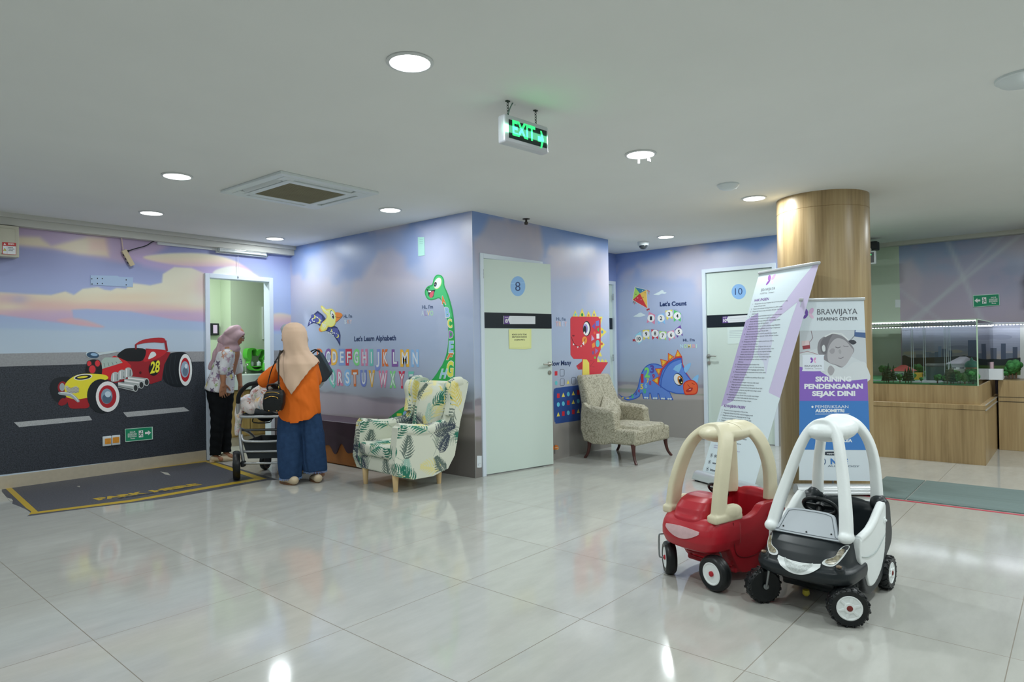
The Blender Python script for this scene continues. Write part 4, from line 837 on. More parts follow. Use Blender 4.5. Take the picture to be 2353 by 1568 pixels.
# evacuation signs
def evac(plane, p0, p1, p2, p3, flip, label):
    k = plane; k.base = .012
    def L(u, w): a = (p0[0]+(p1[0]-p0[0])*u, p0[1]+(p1[1]-p0[1])*u); b = (p3[0]+(p2[0]-p3[0])*u, p3[1]+(p2[1]-p3[1])*u); return (a[0]+(b[0]-a[0])*w, a[1]+(b[1]-a[1])*w)
    m = (lambda u: 1-u) if flip else (lambda u: u)
    k.poly([L(0, 0), L(1, 0), L(1, 1), L(0, 1)], 'b9d6c6'); k.poly([L(.02, .04), L(.98, .04), L(.98, .96), L(.02, .96)], '1f8560')
    W = 'e6eee6'
    k.poly([L(m(u), w) for u, w in ((.73, .38), (.84, .38), (.84, .26), (.95, .46), (.84, .66), (.84, .54), (.73, .54))], W)
    k.poly([L(m(u), w) for u, w in ((.50, .22), (.66, .22), (.66, .76), (.50, .76))], W)
    k.oval(*L(m(.60), .32), abs(p1[0]-p0[0])*.018, abs(p3[1]-p0[1])*.05, '1f6a4c')
    for seg in ([(.59, .40), (.57, .55)], [(.57, .55), (.62, .63), (.61, .73)], [(.57, .55), (.53, .62), (.51, .60)], [(.59, .42), (.64, .50)], [(.59, .41), (.54, .44), (.53, .51)]): k.line([L(m(u), w) for u, w in seg], abs(p1[0]-p0[0])*.028, '1f6a4c')
    for s_, a, b, w in (('JALUR', .17, .38, .34), ('EVAKUASI', .10, .42, .50), ('Evacuation', .10, .42, .68), ('Route', .20, .36, .83)):
        if flip: a, b = a+.5, b+.5
        k.text(s_, *L(a, w), *L(b, w), abs(p3[1]-p0[1])*.11, W, .02)
    q = (.6, .92) if flip else (.09, .42); k.line([L(q[0], .55), L(q[1], .55)], .7, W)
    t = thing('evacuation_sign', label, 'sign', tuple(k.p+0) if False else (0, 0, 0)); k.build('sign_face', t); 
    c = np.array([onP(*p, k.p, k.n) for p in (p0, p1, p2, p3)]); mb = MB(); mb.add([tuple(q) for q in c+k.n*.001]+[tuple(q) for q in c+k.n*.0115], [(0, 1, 2, 3), (7, 6, 5, 4), (0, 4, 5, 1), (1, 5, 6, 2), (2, 6, 7, 3), (3, 7, 4, 0)]); mb.build('sign_board', mat('sign_edge', 'b9d6c6', .4), t)
    return t
evac(A_(), (287, 986), (350, 981), (350.5, 1010), (288, 1016), False, 'green evacuation route sign low on the road mural with arrow pointing right')
evac(Ink((XE, 0, 0), (-1, 0, 0)), (2235.5, 679), (2296, 675.5), (2297.5, 702), (2237, 706.5), True, 'green evacuation route sign on the dusk mural with arrow pointing left')
# ================================================================ furniture and fittings
def frame(origin, f):
    """axes of a thing: local x = forward f, local y = its left, z up"""
    f = np.array([f[0], f[1], 0.])/math.hypot(f[0], f[1]); l = np.array([-f[1], f[0], 0.])
    return dict(loc=tuple(origin), axes=(tuple(f), tuple(l), (0, 0, 1)))
def local(t, p):
    return t.matrix_world.inverted() @ Vector(tuple(p))
def rbox(mb, lo, hi, r, n=4): return mb.box(lo, hi, r, n)

# ---- purple bench along the alphabet wall
yb0, yb1 = 5.46, 7.74; xb = 4.40; XW = XB-.007
bn = thing('bench', 'long purple bench with a drip edge over brown, along the alphabet wall', 'bench', (0, 0, 0))
M_PURP = mat('purple_vinyl', '43323f', 0.42, spec=0.4, noise=0.12, nscale=4)
M_DRIP = mat('brown_vinyl', '9a602c', 0.45, spec=0.35, noise=0.15, nscale=6)
mb = MB().box((xb, yb0, 0.0), (XW, yb1, 0.46), 0.035, 4); mb.build('base', M_DRIP, bn, smooth=True, angle=60)
def drip(y): return 0.185+0.045*math.sin(y*19+1.2)+0.025*math.sin(y*31)
n = 240; top = [(yb0-.004+(yb1-yb0+.008)*i/n, 0.49) for i in range(n+1)]; bot = [(yy, drip(yy)) for yy, _ in reversed(top)]
mb = MB(); mb.prism(top+bot, -0.012, 0.0, Matrix(((0, 0, 1, xb), (1, 0, 0, 0), (0, 1, 0, 0), (0, 0, 0, 1))))
mb.box((xb-.012, yb0-.004, 0.44), (XW, yb1+.004, 0.50), 0.03, 4); mb.build('cover', M_PURP, bn, smooth=True, angle=50)

# ---- palm leaf fabric
def frond_tile(N=720, seed=5):
    """a square repeat of printed palm fronds"""
    rnd = random.Random(seed); img = np.tile(C3('c9ccbd'), (N, N, 1)); yy, xx = np.mgrid[0:N, 0:N].astype(float)
    def leaf(bx, by, da, ll, wd, col):
        ux, uy = math.sin(da), -math.cos(da); mx, my = bx+ux*ll/2, by+uy*ll/2; R_ = ll*.55+wd+2
        X_, Y2 = np.meshgrid(np.arange(int(mx-R_), int(mx+R_)+1), np.arange(int(my-R_), int(my+R_)+1)); tt = (X_-bx)*ux+(Y2-by)*uy; dd = np.abs((X_-bx)*uy-(Y2-by)*ux-.10*ll*np.sin(PI*np.clip(tt/ll, 0, 1)))
        m = (tt > 0) & (tt < ll) & (dd < wd*np.clip(np.sin(PI*np.clip(tt/ll, 0, 1)**.75), 0, 1)+.6); img[Y2[m] % N, X_[m] % N] = col
    order = [('d3cc92', 9), ('d3cc92', 9), ('d8d09a', 10), ('d0c780', 9), ('d6cd90', 9), ('96b5a8', 9), ('8f988c', 10), ('9aa396', 9), ('a3bdb0', 8), ('5f6d66', 10), ('2f6e5c', 8), ('3a7a66', 8), ('6b776f', 9), ('2f6e5c', 8), ('434b57', 13), ('2d6a58', 8), ('434b57', 14), ('35705f', 8), ('5f6d66', 9), ('3c4450', 13), ('cfc06a', 8), ('2f6e5c', 8)]
    for j, (c, nl) in enumerate(order):
        cx, cy = ((j*.618+.13) % 1)*N, ((j*.7548+.31) % 1)*N; th = rnd.uniform(-1.1, 1.1)+(PI if j % 5 == 2 else 0); L = rnd.uniform(150, 215); col = C3(c); bend = rnd.uniform(-.7, .7)
        for q in range(-nl, nl+1):
            s = min(1., (abs(q)+.2)/nl); sd = 1 if q >= 0 else -1; tq = th+bend*s
            bx, by = cx+math.sin(th+bend*s*.5)*L*s, cy-math.cos(th+bend*s*.5)*L*s
            ll = L*(.48*max(0, 1-s)**.55+.13)*(.6+.4*min(1, s*4)); da = tq+sd*(1.0-.62*s)
            if q == 0: continue
            leaf(bx, by, da, ll, 6.0 if nl < 12 else 4.0, col)
        leaf(cx+math.sin(th+bend*.5)*L*.98, cy-math.cos(th+bend*.5)*L*.98, th+bend, L*.16, 5, col)
        for s in np.linspace(-.18, 1, 320):
            bx, by = cx+math.sin(th+bend*s*.5)*L*s, cy-math.cos(th+bend*s*.5)*L*s
            for o in (-1, 0, 1): img[int(by) % N, int(bx+o) % N] = col
    return img
PALM = frond_tile(); PALM_S = 0.86
def ink_triplanar(o, img, size, g=1.22, M=None):
    me = o.data; n = len(me.vertices); co = np.empty(n*3); me.vertices.foreach_get('co', co); co = co.reshape(-1, 3)
    no = np.empty(n*3); me.vertices.foreach_get('normal', no); no = np.abs(no.reshape(-1, 3)); N = img.shape[0]
    ax = np.argmax(no*np.array([1, 1, 1.0]), 1)
    u = np.where(ax == 0, co[:, 1], co[:, 0]); v = np.where(ax == 2, co[:, 1], -co[:, 2])+np.where(ax == 1, .2, 0)
    vink(me, img[(v/size*N).astype(int) % N, (u/size*N).astype(int) % N], g)

wc = thing('armchair', 'wingback armchair with green and grey palm leaf print beside door 8', 'armchair', **frame((4.15, 5.0, 0), (-.994, .111)))
V = 0.0050
def uph(mb, name, parent, vox=V, sm=5, img=PALM):
    o = blob(mb, name, M_CLOTHPRINT, parent, vox, sm); ink_triplanar(o, img, PALM_S); return o
YZ_ = Matrix(((1, 0, 0, 0), (0, 0, 1, 0), (0, 1, 0, 0), (0, 0, 0, 1)))
prof = [(.27, .155), (.275, .56), (.262, .60), (.22, .615), (.10, .587), (-.05, .568), (-.20, .570), (-.29, .595), (-.325, .66), (-.340, .78), (-.330, .90), (-.355, .985), (-.42, 1.01), (-.50, 1.01), (-.548, .985), (-.552, .93), (-.45, .60), (-.29, .155)]
for sgn in (1, -1):
    mb = MB(); y0 = .275*sgn; y1 = .375*sgn
    mb.prism([(x, z) for x, z in spline(prof, 3, True)], min(y0, y1), max(y0, y1), Matrix(((1, 0, 0, 0), (0, 0, 1, 0), (0, 1, 0, 0), (0, 0, 0, 1))))
    mb.tube(spline([(.255, .335*sgn, .585), (.10, .338*sgn, .562), (-.08, .335*sgn, .548), (-.28, .330*sgn, .575)], 5), .058, 16)
    mb.tube(spline([(-.33, .345*sgn, .66), (-.355, .350*sgn, .80), (-.345, .352*sgn, .92), (-.39, .345*sgn, .975), (-.49, .335*sgn, .985)], 5), .050, 16)
    uph(mb, 'side_panel', wc)
mb = MB(); mb.prism([(-.24, .30), (-.30, .45), (-.43, .965), (-.47, .985), (-.535, .965), (-.43, .55), (-.28, .16), (-.20, .16)], -.285, .285, YZ_)
mb.ell((-.375, 0, .70), (.075, .24, .27), 20, 12, Matrix.Rotation(-.24, 4, 'Y')); uph(mb, 'backrest', wc)
uph(MB().box((-.28, -.285, .155), (.275, .285, .30), .02, 3), 'seat_base', wc)
uph(MB().box((-.30, -.272, .295), (.315, .272, .425), .05, 4).ell((.03, 0, .36), (.28, .24, .085), 18, 10), 'seat_cushion', wc)
M_BIRCH = mat('birch_wood', 'c9ad80', 0.45, noise=0.12, nscale=12, stretch=(1, 1, .2))
for (x, y) in ((.235, .265), (.235, -.265), (-.27, .25), (-.27, -.25)):
    MB().lathe([(.019, 0), (.021, .004), (.032, .165), (.030, .17)], 18, Matrix.Translation((x, y, 0))).build('leg', M_BIRCH, wc, smooth=True, angle=50)

# ---- beige swirl armchair with cushion
def _swirl(nt, b):
    tc = nt.nodes.new('ShaderNodeTexCoord'); n1 = nt.nodes.new('ShaderNodeTexNoise'); n1.inputs['Scale'].default_value = 4.5; n1.inputs['Detail'].default_value = 2
    nt.links.new(tc.outputs['Object'], n1.inputs[0])
    mx = nt.nodes.new('ShaderNodeMix'); mx.data_type = 'VECTOR'; mx.inputs['Factor'].default_value = 0.45; nt.links.new(tc.outputs['Object'], mx.inputs[4]); nt.links.new(n1.outputs['Color'], mx.inputs[5])
    w = nt.nodes.new('ShaderNodeTexWave'); w.inputs['Scale'].default_value = 11; w.inputs['Distortion'].default_value = 14; w.inputs['Detail'].default_value = 4; w.inputs['Detail Scale'].default_value = 2.2
    nt.links.new(mx.outputs[1], w.inputs[0])
    rp = nt.nodes.new('ShaderNodeValToRGB'); E = rp.color_ramp.elements; E[0].position = 0.0; E[0].color = rgb('8b8674'); E[1].position = 0.75; E[1].color = rgb('bcb7a4')
    e = E.new(0.25); e.color = rgb('a9a48f'); nt.links.new(w.outputs['Fac'], rp.inputs[0]); nt.links.new(rp.outputs[0], b.inputs['Base Color']); b.inputs['Roughness'].default_value = 0.7
M_SWIRL = nodes('beige_swirl_velvet', _swirl)
M_RED = mat('dark_red_wood', '45221f', 0.35, coat=0.3, noise=0.2, nscale=14)
ac = thing('armchair', 'beige swirl-patterned armchair on curved dark legs against the red dinosaur wall', 'armchair', **frame((6.765, 4.04, 0), (-.02, -1)))
YZ = Matrix(((1, 0, 0, 0), (0, 0, 1, 0), (0, 1, 0, 0), (0, 0, 0, 1)))
def up2(mb, name): return blob(mb, name, M_SWIRL, ac, 0.008, 6)
up2(MB().box((-.36, -.385, .20), (.37, .385, .37), .03, 3).ell((.05, 0, .33), (.31, .36, .10), 22, 10).box((-.2, -.30, .3), (.36, .30, .41), .04, 3), 'seat')
mb = MB(); rings = []
for z, x0, x1, w in ((.20, -.37, -.22, .375), (.45, -.40, -.20, .365), (.60, -.43, -.25, .335), (.80, -.475, -.33, .315), (.94, -.51, -.385, .305), (.965, -.505, -.40, .29)):
    rings.append([(x0+(x1-x0)*(.5+.5*cx), w*cy, z) for cx, cy in [(np.sign(math.cos(a))*abs(math.cos(a))**.5, np.sign(math.sin(a))*abs(math.sin(a))**.35) for a in [2*PI*i/40 for i in range(40)]]])
up2(mb.ring_loft(rings), 'backrest')
for s_ in (1, -1):
    mb = MB().prism(spline([(-.34, .22), (.075, .22), (.085, .50), (.06, .565), (-.1, .575), (-.25, .59), (-.36, .64)], 3, True), .265*s_ if s_ > 0 else -.39, .39*s_ if s_ > 0 else -.265, YZ)
    up2(mb.tube([(.05, .33*s_, .53), (-.3, .33*s_, .56)], .064, 16), 'armrest')
for (x, y, sx, sy) in ((.315, .36, .06, .04), (.315, -.36, .06, -.04), (-.29, .33, -.06, .02), (-.29, -.33, -.06, -.02)):
    MB().tube(spline([(x, y, .215), (x+sx*.1, y+sy*.1, .14), (x+sx*.4, y+sy*.4, .06), (x+sx, y+sy, 0.0)], 5), [.030, .028, .026, .024, .022, .021, .020, .019, .018, .017, .017, .016, .016, .016, .016, .016], 14).build('leg', M_RED, ac, smooth=True, angle=60)
M_SW2 = M_SWIRL
cu = thing('cushion', 'square swirl-patterned cushion lying in the beige armchair', 'cushion', **frame((6.78, 4.12, .43), (-.02, -1)))
mb = MB(); rings = []
for i in range(13):
    q = -1+2*i/12; k_ = max(.05, 1-abs(q)**3.5); rings.append([(-.02+.07*k_*np.sign(math.cos(a))*abs(math.cos(a)), .19*np.sign(math.sin(a))*abs(math.sin(a))**.6, .155+q*.155) for a in [2*PI*j/28 for j in range(28)]])
o = blob(mb.ring_loft(rings), 'cushion_body', M_SWIRL, cu, .007, 5); 
cu.matrix_world = cu.matrix_world @ Matrix.Rotation(math.radians(-32), 4, 'Y') @ Matrix.Rotation(math.radians(38), 4, 'X')

# ---- parking mat sticker on the floor
km = Ink((0, 0, 0), (0, 0, 1), base=0.0006, step=0.00012)
pm = thing('floor_sticker', 'worn dark parking bay sticker with yellow border on the floor under the mural', 'floor sticker', (0, 0, 0))
km.poly([(8, 1108), (60, 1106), (240, 1086), (476, 1056), (640, 1103), (615, 1104), (400, 1144), (190, 1170), (62, 1187), (72, 1180), (60, 1171), (42, 1163), (28, 1158), (30, 1150), (17, 1145), (4, 1130)], '4a4b51'); km.build('sticker_sheet', pm, mat('asphalt_sticker', '4e4f55', 0.5, spec=.3, noise=0.35, nscale=70))
km = Ink((0, 0, 0), (0, 0, 1), base=0.0012, step=0.00012); YL = 'b79a35'
for pts in ([(5, 1114.5), (476, 1058.5), (476, 1061.5), (40, 1116)], [(5, 1116), (24, 1119), (88, 1177), (66, 1184), (72, 1176), (60, 1168)], [(66, 1183), (88, 1176), (300, 1149), (590, 1099), (615, 1100), (300, 1154)], [(466, 1060), (482, 1059), (610, 1100), (590, 1102)]): km.poly(pts, YL, g=1.15)
hv = onZ(250, 1125)-onZ(262, 1148); 
a, b = np.array(onZ(232, 1149)), np.array(onZ(340, 1131)); c_, d_ = np.array(onZ(358, 1130)), np.array(onZ(463, 1114))
up = np.array([-.02, .20, 0])
km.text('PARK', 226, 1150, 341, 1133, 0, YL, .06, g=1.15, up=up*.55); km.text('HERE', 354, 1131.5, 464, 1114, 0, YL, .06, g=1.15, up=up*.55)
km.text('PARKIR DI SINI', 276, 1146.5, 440, 1121, 0, '33343a', .03, up=up*.22)
km.build('sticker_print', pm)
km = Ink((0, 0, 0), (0, 0, 1), base=0.0018); km.poly([(368, 1084), (386, 1087), (392, 1093), (380, 1091)], 'a9a79c'); km.poly([(176, 1118), (184, 1117), (183, 1120)], 'a9a79c'); km.poly([(16, 1144), (27, 1147), (30, 1152), (24, 1153)], 'a9a79c'); km.build('torn_patch', pm)

# ---- ceiling fittings
M_PLW = mat('white_plastic', 'cfd6d8', 0.4, gain=1.2); M_DK = mat('dark_plastic', '1d2224', 0.5, gain=1.0)
acs = [onZ(x, y, CEIL) for x, y in ((637, 392), (872, 437), (731, 475), (512, 444))]
cx_, cy_ = sum(p[0] for p in acs)/4, sum(p[1] for p in acs)/4
a_ = thing('air_conditioner', 'square four-way ceiling air conditioner cassette with dusty grille', 'air conditioner', (cx_, cy_, CEIL), 0.02)
mb = MB(); hw = .475
mb.box((-hw, -hw, -.022), (hw, -.405, 0)); mb.box((-hw, .405, -.022), (hw, hw, 0)); mb.box((-hw, -.405, -.022), (-.405, .405, 0)); mb.box((.405, -.405, -.022), (hw, .405, 0))
mb.box((-.335, -.335, -.030), (.335, -.275, 0)); mb.box((-.335, .275, -.030), (.335, .335, 0)); mb.box((-.335, -.275, -.030), (-.275, .275, 0)); mb.box((.275, -.275, -.030), (.335, .275, 0))
for sx in (1, -1):
    for sy in (1, -1): mb.box((min(sx*.285, sx*.405), min(sy*.335, sy*.405), -.025), (max(sx*.285, sx*.405), max(sy*.335, sy*.405), 0)); mb.box((min(sx*.335, sx*.405), min(sy*.285, sy*.335), -.025), (max(sx*.335, sx*.405), max(sy*.285, sy*.335), 0))
mb.build('panel', M_PLW, a_, bev=.004)
mb = MB(); mb.box((-.29, -.405, -.006), (.29, -.335, -.001)); mb.box((-.29, .335, -.006), (.29, .405, -.001)); mb.box((-.405, -.29, -.006), (-.335, .29, -.001)); mb.box((.335, -.29, -.006), (.405, .29, -.001)); mb.build('air_slot', M_DK, a_)
for k_ in range(4):
    M = Matrix.Rotation(k_*PI/2, 4, 'Z') @ Matrix.Translation((0, .372, -.012)) @ Matrix.Rotation(math.radians(35 if k_ in (0, 1) else 8), 4, 'X'); MB().box((-.275, -.028, -.003), (.275, .028, .003), M=M).build('louvre', M_PLW, a_)
M_GRIL = mat('dusty_grille', '8f8a72', 0.8, gain=1.1, noise=.1, nscale=5)
mb = MB()
for i in range(34): y = -.27+i*.54/33; mb.box((-.272, y-.0032, -.026), (.272, y+.0032, -.016))
for i in range(9): x = -.27+i*.54/8; mb.box((x-.003, -.272, -.024), (x+.003, .272, -.014))
mb.box((-.275, -.275, -.010), (.275, .275, -.004)); mb.build('grille', M_GRIL, a_)

# exit sign on two chains
e0, e1 = onZ(1168, 232, CEIL), onZ(1232, 254, CEIL)
# the box hangs square to the hall: ends met on the vertical plane of the chains
pc = (onZ(1168, 232, CEIL)+onZ(1232, 254, CEIL))/2; ex = np.array([1., -.10, 0]); ex /= np.linalg.norm(ex)
nS = np.array([ex[1], -ex[0], 0.])
cTL, cTR, cBL = onP(1151, 262, pc, nS), onP(1252, 296, pc, nS), onP(1151, 327, pc, nS)
wS = np.dot(cTR-cTL, ex); hS = cTL[2]-cBL[2]; zt_ = (cTL[2]+cTR[2])/2
es = thing('exit_sign', 'lit green exit sign with right arrow hanging on chains from the ceiling', 'sign', loc=tuple(np.array([cTL[0], cTL[1], zt_-hS])), axes=(tuple(ex), tuple(-nS), (0, 0, 1)))
M_ALU = mat('aluminium', 'c3c6cc', 0.35, metal=.3, gain=1.15)
mb = MB().box((0, -.03, 0), (wS, .03, hS), .012, 3); mb.build('housing', M_ALU, es, smooth=True, angle=40)
MB().box((.03, -.0325, .028), (wS-.02, -.0285, hS-.028)).build('sign_face', mat('sign_black', '0d2422', .35, gain=1.0), es)
M_EXIT = mat('lit_green', '3ff58a', .5, emit='35f080', estr=1.25, gain=.6)
mb = MB(); vs, fs = text_shape('EXIT', .035); s_ = (hS-.06)*.80/CAPH; x0 = min(v[0] for v in vs); wx = max(v[0] for v in vs)-x0; tw = (wS-.05)*.60
ver = lambda P: [(x, -.0335, z) for x, z in P]
mb.add(ver([(.055+(v[0]-x0)*tw/wx, .05+v[1]*s_) for v in vs]), [tuple(f) for f in fs])
ax0 = .055+tw+.02; zc_ = hS*.44; al = wS-.045-ax0
mb.add(ver([(ax0, zc_-.016), (ax0+al*.55, zc_-.016), (ax0+al*.42, zc_-.05), (ax0+al*.66, zc_-.05), (ax0+al, zc_), (ax0+al*.66, zc_+.05), (ax0+al*.42, zc_+.05), (ax0+al*.55, zc_+.016), (ax0, zc_+.016)]), [tuple(range(9))])
mb.build('lettering', M_EXIT, es, rec=False)
l = bpy.data.lights.new('sign_light', 'AREA'); l.energy = .5; l.color = (.25, 1, .5); l.size = .4; l.shape = 'RECTANGLE'; l.size_y = .04; lo = bpy.data.objects.new('sign_light', l); COL.objects.link(lo); lo.parent = es; lo.location = (wS/2, -.036, hS/2); lo.rotation_euler = (PI/2, 0, 0)
M_CHAIN = mat('chain_steel', '3d4a40', .4, metal=.6)
for px, py in ((1167, 262), (1231, 284)):
    q = local(es, onP(px, py, pc, nS)); x = q.x; top = CEIL-(zt_-hS); mb = MB(); z = hS
    i = 0
    while z < top-.004:
        r = .0062; ring = []
        for a in range(9): an = 2*PI*a/8; ring.append((x+(r*math.cos(an) if i % 2 else 0), (0 if i % 2 else r*math.cos(an)), z+.009+.010*math.sin(an)))
        mb.tube(ring, .0016, 5, caps=False); z += .0155; i += 1
    mb.box((x-.012, -.008, top-.006), (x+.012, .008, top)); mb.build('chain', M_CHAIN, es, smooth=True)
MB().tube(spline([(.05, .0, hS), (.07, .0, hS+.05), (.11, .01, hS+.10), (.13, .02, CEIL-(zt_-hS))], 4), .004, 6).build('cable', mat('grey_cable', '6f8a80', .5), es, smooth=True)
# smoke detectors
def detector(x, y, r, label):
    p = onZ(x, y, CEIL); t = thing('smoke_detector', label, 'smoke detector', tuple(p))
    MB().lathe([(r, 0), (r, -.012), (r*.93, -.018)], 36).build('base', M_PLW, t, smooth=True, angle=40)
    MB().lathe([(r*.93, -.018), (r*.8, -.034), (r*.55, -.042), (r*.5, -.046), (.001, -.048)], 36).build('cover', M_PLW, t, smooth=True, angle=40)
    return t
detector(1673, 424, .092, 'round white smoke detector on the ceiling near the wooden column')
detector(2352, 176, .125, 'round white smoke detector cut off at the picture edge, upper corner')
# dome camera
p = onZ(1478, 556, CEIL); t = thing('dome_camera', 'white dome security camera on the ceiling above the kite print', 'security camera', tuple(p))
MB().lathe([(.075, 0), (.075, -.028), (.068, -.052), (.058, -.054)], 32).build('housing', M_PLW, t, smooth=True, angle=40)
MB().lathe([(.056, -.05), (.055, -.065), (.045, -.085), (.025, -.098), (.001, -.102)], 32).build('dome', mat('smoked_dome', '2b3236', .08, spec=.8, coat=.6), t, smooth=True)
p = onZ(1209, 503, CEIL); t = thing('sprinkler', 'small dark sprinkler head on the ceiling above door 8', 'sprinkler', tuple(p))
mb = MB().lathe([(.04, 0), (.04, -.006), (.012, -.010), (.012, -.03), (.02, -.036), (.02, -.06), (.008, -.066)], 20); mb.build('head', mat('bronze', '4b4744', .35, metal=.7), t, smooth=True, angle=40)
# tape scraps on one lamp
p = onZ(1472, 360, CEIL); t = tag(MB().box((p[0]-.03, p[1]-.005, CEIL-.055), (p[0]-.022, p[1]+.005, CEIL-.011)).box((p[0]+.02, p[1]-.05, CEIL-.035), (p[0]+.06, p[1]-.046, CEIL-.011)).build('tape_scrap', M_TRIM), 'white scraps of tape dangling from the rim of a ceiling lamp', 'tape')

# ---- fittings on the left wall
x0, x1 = onY(-30, 560, YA-.14)[0], onY(44, 560, YA-.14)[0]; z1, z0 = onY(44, 521, YA-.14)[2], onY(44, 592, YA-.14)[2]
M_BOX = mat('beige_enamel', 'b3b09f', .45); 
eb = thing('electric_box', 'beige electrical box with red danger sticker high on the left wall', 'electrical box', (x0, YA-.14, z0))
MB().box((0, 0, 0), (x1-x0, .14, z1-z0), .004, 2).build('box', M_BOX, eb)
MB().box((.02, -.006, .03), (x1-x0-.035, .001, z1-z0-.03), .004, 2).build('door', M_BOX, eb)
k = Ink((0, YA-.147, 0), (0, -1, 0), base=.001); k.poly([(5, 556.5), (37, 558.5), (37, 586), (5, 584)], 'b23a3a'); k.poly([(6.5, 565), (36, 566.5), (36, 585), (6.5, 583)], 'd2d4d6'); k.line([(16.5, 566), (16.5, 584)], .6, '9a9a9a'); k.poly([(7, 576.5), (15, 577), (11, 570)], '3a3a1a'); k.poly([(8, 576), (14, 576.3), (11, 571.2)], 'c8c43a')
k.text('BAHAYA', 19, 562.5, 33, 563.5, 4, 'e6dcd8', .03); k.poly([(8, 562.5), (14, 563), (11, 558.5)], 'e6dcd8')
for s_, y in (('BAHAYA', 570), ('TEGANGAN', 573.5), ('LISTRIK', 577)): k.text(s_, 19, y, 30 if s_ != 'TEGANGAN' else 33, y+.5, 2.3, '3a3d44', .03)
o = k.build('sticker', eb); o.matrix_parent_inverse = Matrix.Translation((-x0, -(YA-.14), -z0))
MB().tube([(.06, -.02, .20), (.06, -.004, .20)], .012, 10).box((.05, -.03, .185), (.085, -.018, .2)).build('lock', M_DK, eb)
MB().tube(spline([(x1-x0-.16, .06, 0), (x1-x0-.17, .06, -.05), (x1-x0-.25, .06, -.10), (x1-x0-.4, .06, -.12)], 5), .012, 8).build('conduit', M_DK, eb, smooth=True)
# power strip hanging on its cord
P = lambda x, y, d=.05: np.array(onY(x, y, YA-d))
ps = thing('power_strip', 'beige power strip dangling from a ceiling cord above the cloud print', 'power strip', (0, 0, 0))
a, b = P(284, 575), P(304, 611); d = (b-a)/np.linalg.norm(b-a); M = Matrix.Identity(4); nn = np.array([0, -1., 0]); s3 = np.cross(nn, d)
for r in range(3): M[r][0] = d[r]; M[r][1] = s3[r]; M[r][2] = nn[r]; M[r][3] = a[r]
LS = np.linalg.norm(b-a); MB().box((0, -.026, -.018), (LS, .026, .018), .005, 2, M=M).build('body', mat('aged_plastic', 'b9aa8c', .45), ps, smooth=True, angle=40)
mb = MB()
for q in (.25, .5, .75): mb.box((LS*q-.010, -.029, -.012), (LS*q+.010, -.0255, .012), M=M)
mb.build('socket', M_DK, ps)
MB().tube(spline([P(277, 528), P(279.5, 548), P(281, 560), P(283, 575)], 5), .0055, 8).build('cord', mat('pale_cord', 'c0aca0', .5), ps, smooth=True)
bc = thing('power_cable', 'black plug and cable running from the power strip to the trunking', 'cable', (0, 0, 0))
MB().tube(spline([P(292, 578), P(310, 572), P(335, 565), P(350, 556), P(362, 552)], 6), .0055, 8).build('cable', M_DK, bc, smooth=True)
MB().cap(P(289, 579.5), P(296, 576.5), .018, .010, 10).build('plug', M_DK, bc, smooth=True)
a, b = P(362, 552.5, .03), P(502, 563.5, .03); tr = tag(MB().box((a[0], YA-.03, 2.555), (b[0], YA, 2.585)).build('cable_trunking', M_TRIM), 'thin white cable trunking under the cornice, ending at the tube light', 'trunking')
# wall tube light
a, b = onY(501, 572, YA-.08), onY(617, 579, YA-.08); tl = thing('tube_light', 'clear-covered wall tube light above the open doorway', 'wall light', (a[0], YA-.08, 0))
L_ = b[0]-a[0]; zt1, zb1_ = onY(501, 563.5, YA-.08)[2], onY(501, 580, YA-.08)[2]
MB().box((0, .03, zb1_), (L_, .08, zt1), .01, 3).build('tray', M_PLW, tl, smooth=True, angle=40)
def _clear(nt, b):
    out = nt.nodes['Material Output']; tr_ = nt.nodes.new('ShaderNodeBsdfTransparent'); gl_ = nt.nodes.new('ShaderNodeBsdfGlossy'); gl_.inputs['Roughness'].default_value = .04; fr = nt.nodes.new('ShaderNodeFresnel'); fr.inputs['IOR'].default_value = 1.45; mx = nt.nodes.new('ShaderNodeMixShader')
    tr_.inputs['Color'].default_value = (.96, .985, .975, 1); nt.links.new(fr.outputs[0], mx.inputs[0]); nt.links.new(tr_.outputs[0], mx.inputs[1]); nt.links.new(gl_.outputs[0], mx.inputs[2]); nt.links.new(mx.outputs[0], out.inputs['Surface'])
M_GLASS = nodes('clear_glass', _clear)
MB().box((.003, -.012, zb1_+.004), (L_-.003, .03, zt1-.004), .02, 4).build('cover', M_GLASS, tl, smooth=True, angle=50)
for q in (.36, .68): MB().tube([(.03, .012, zb1_+(zt1-zb1_)*q), (L_-.03, .012, zb1_+(zt1-zb1_)*q)], .012, 12).build('tube', mat('unlit_tube_glow', 'dfe6ea', .35, emit='dfe8f0', estr=.25), tl, smooth=True, angle=60)  # tubes are off; a faint glow is put into their material
a = onY(547, 580, YA-.03); cz = onY(548.5, 637, YA-.03)[2]
pc_ = tag(MB().tube([(a[0], YA-.03, a[2]), (a[0]+.004, YA-.03, cz+.02)], .0022, 6).lathe([(.002, 0), (.008, .004), (.009, .02), (.003, .03)], 10, Matrix.Translation((a[0]+.004, YA-.03, cz-.01))).build('pull_cord', M_TRIM), 'thin white pull cord hanging from the tube light in front of the door frame', 'cord')
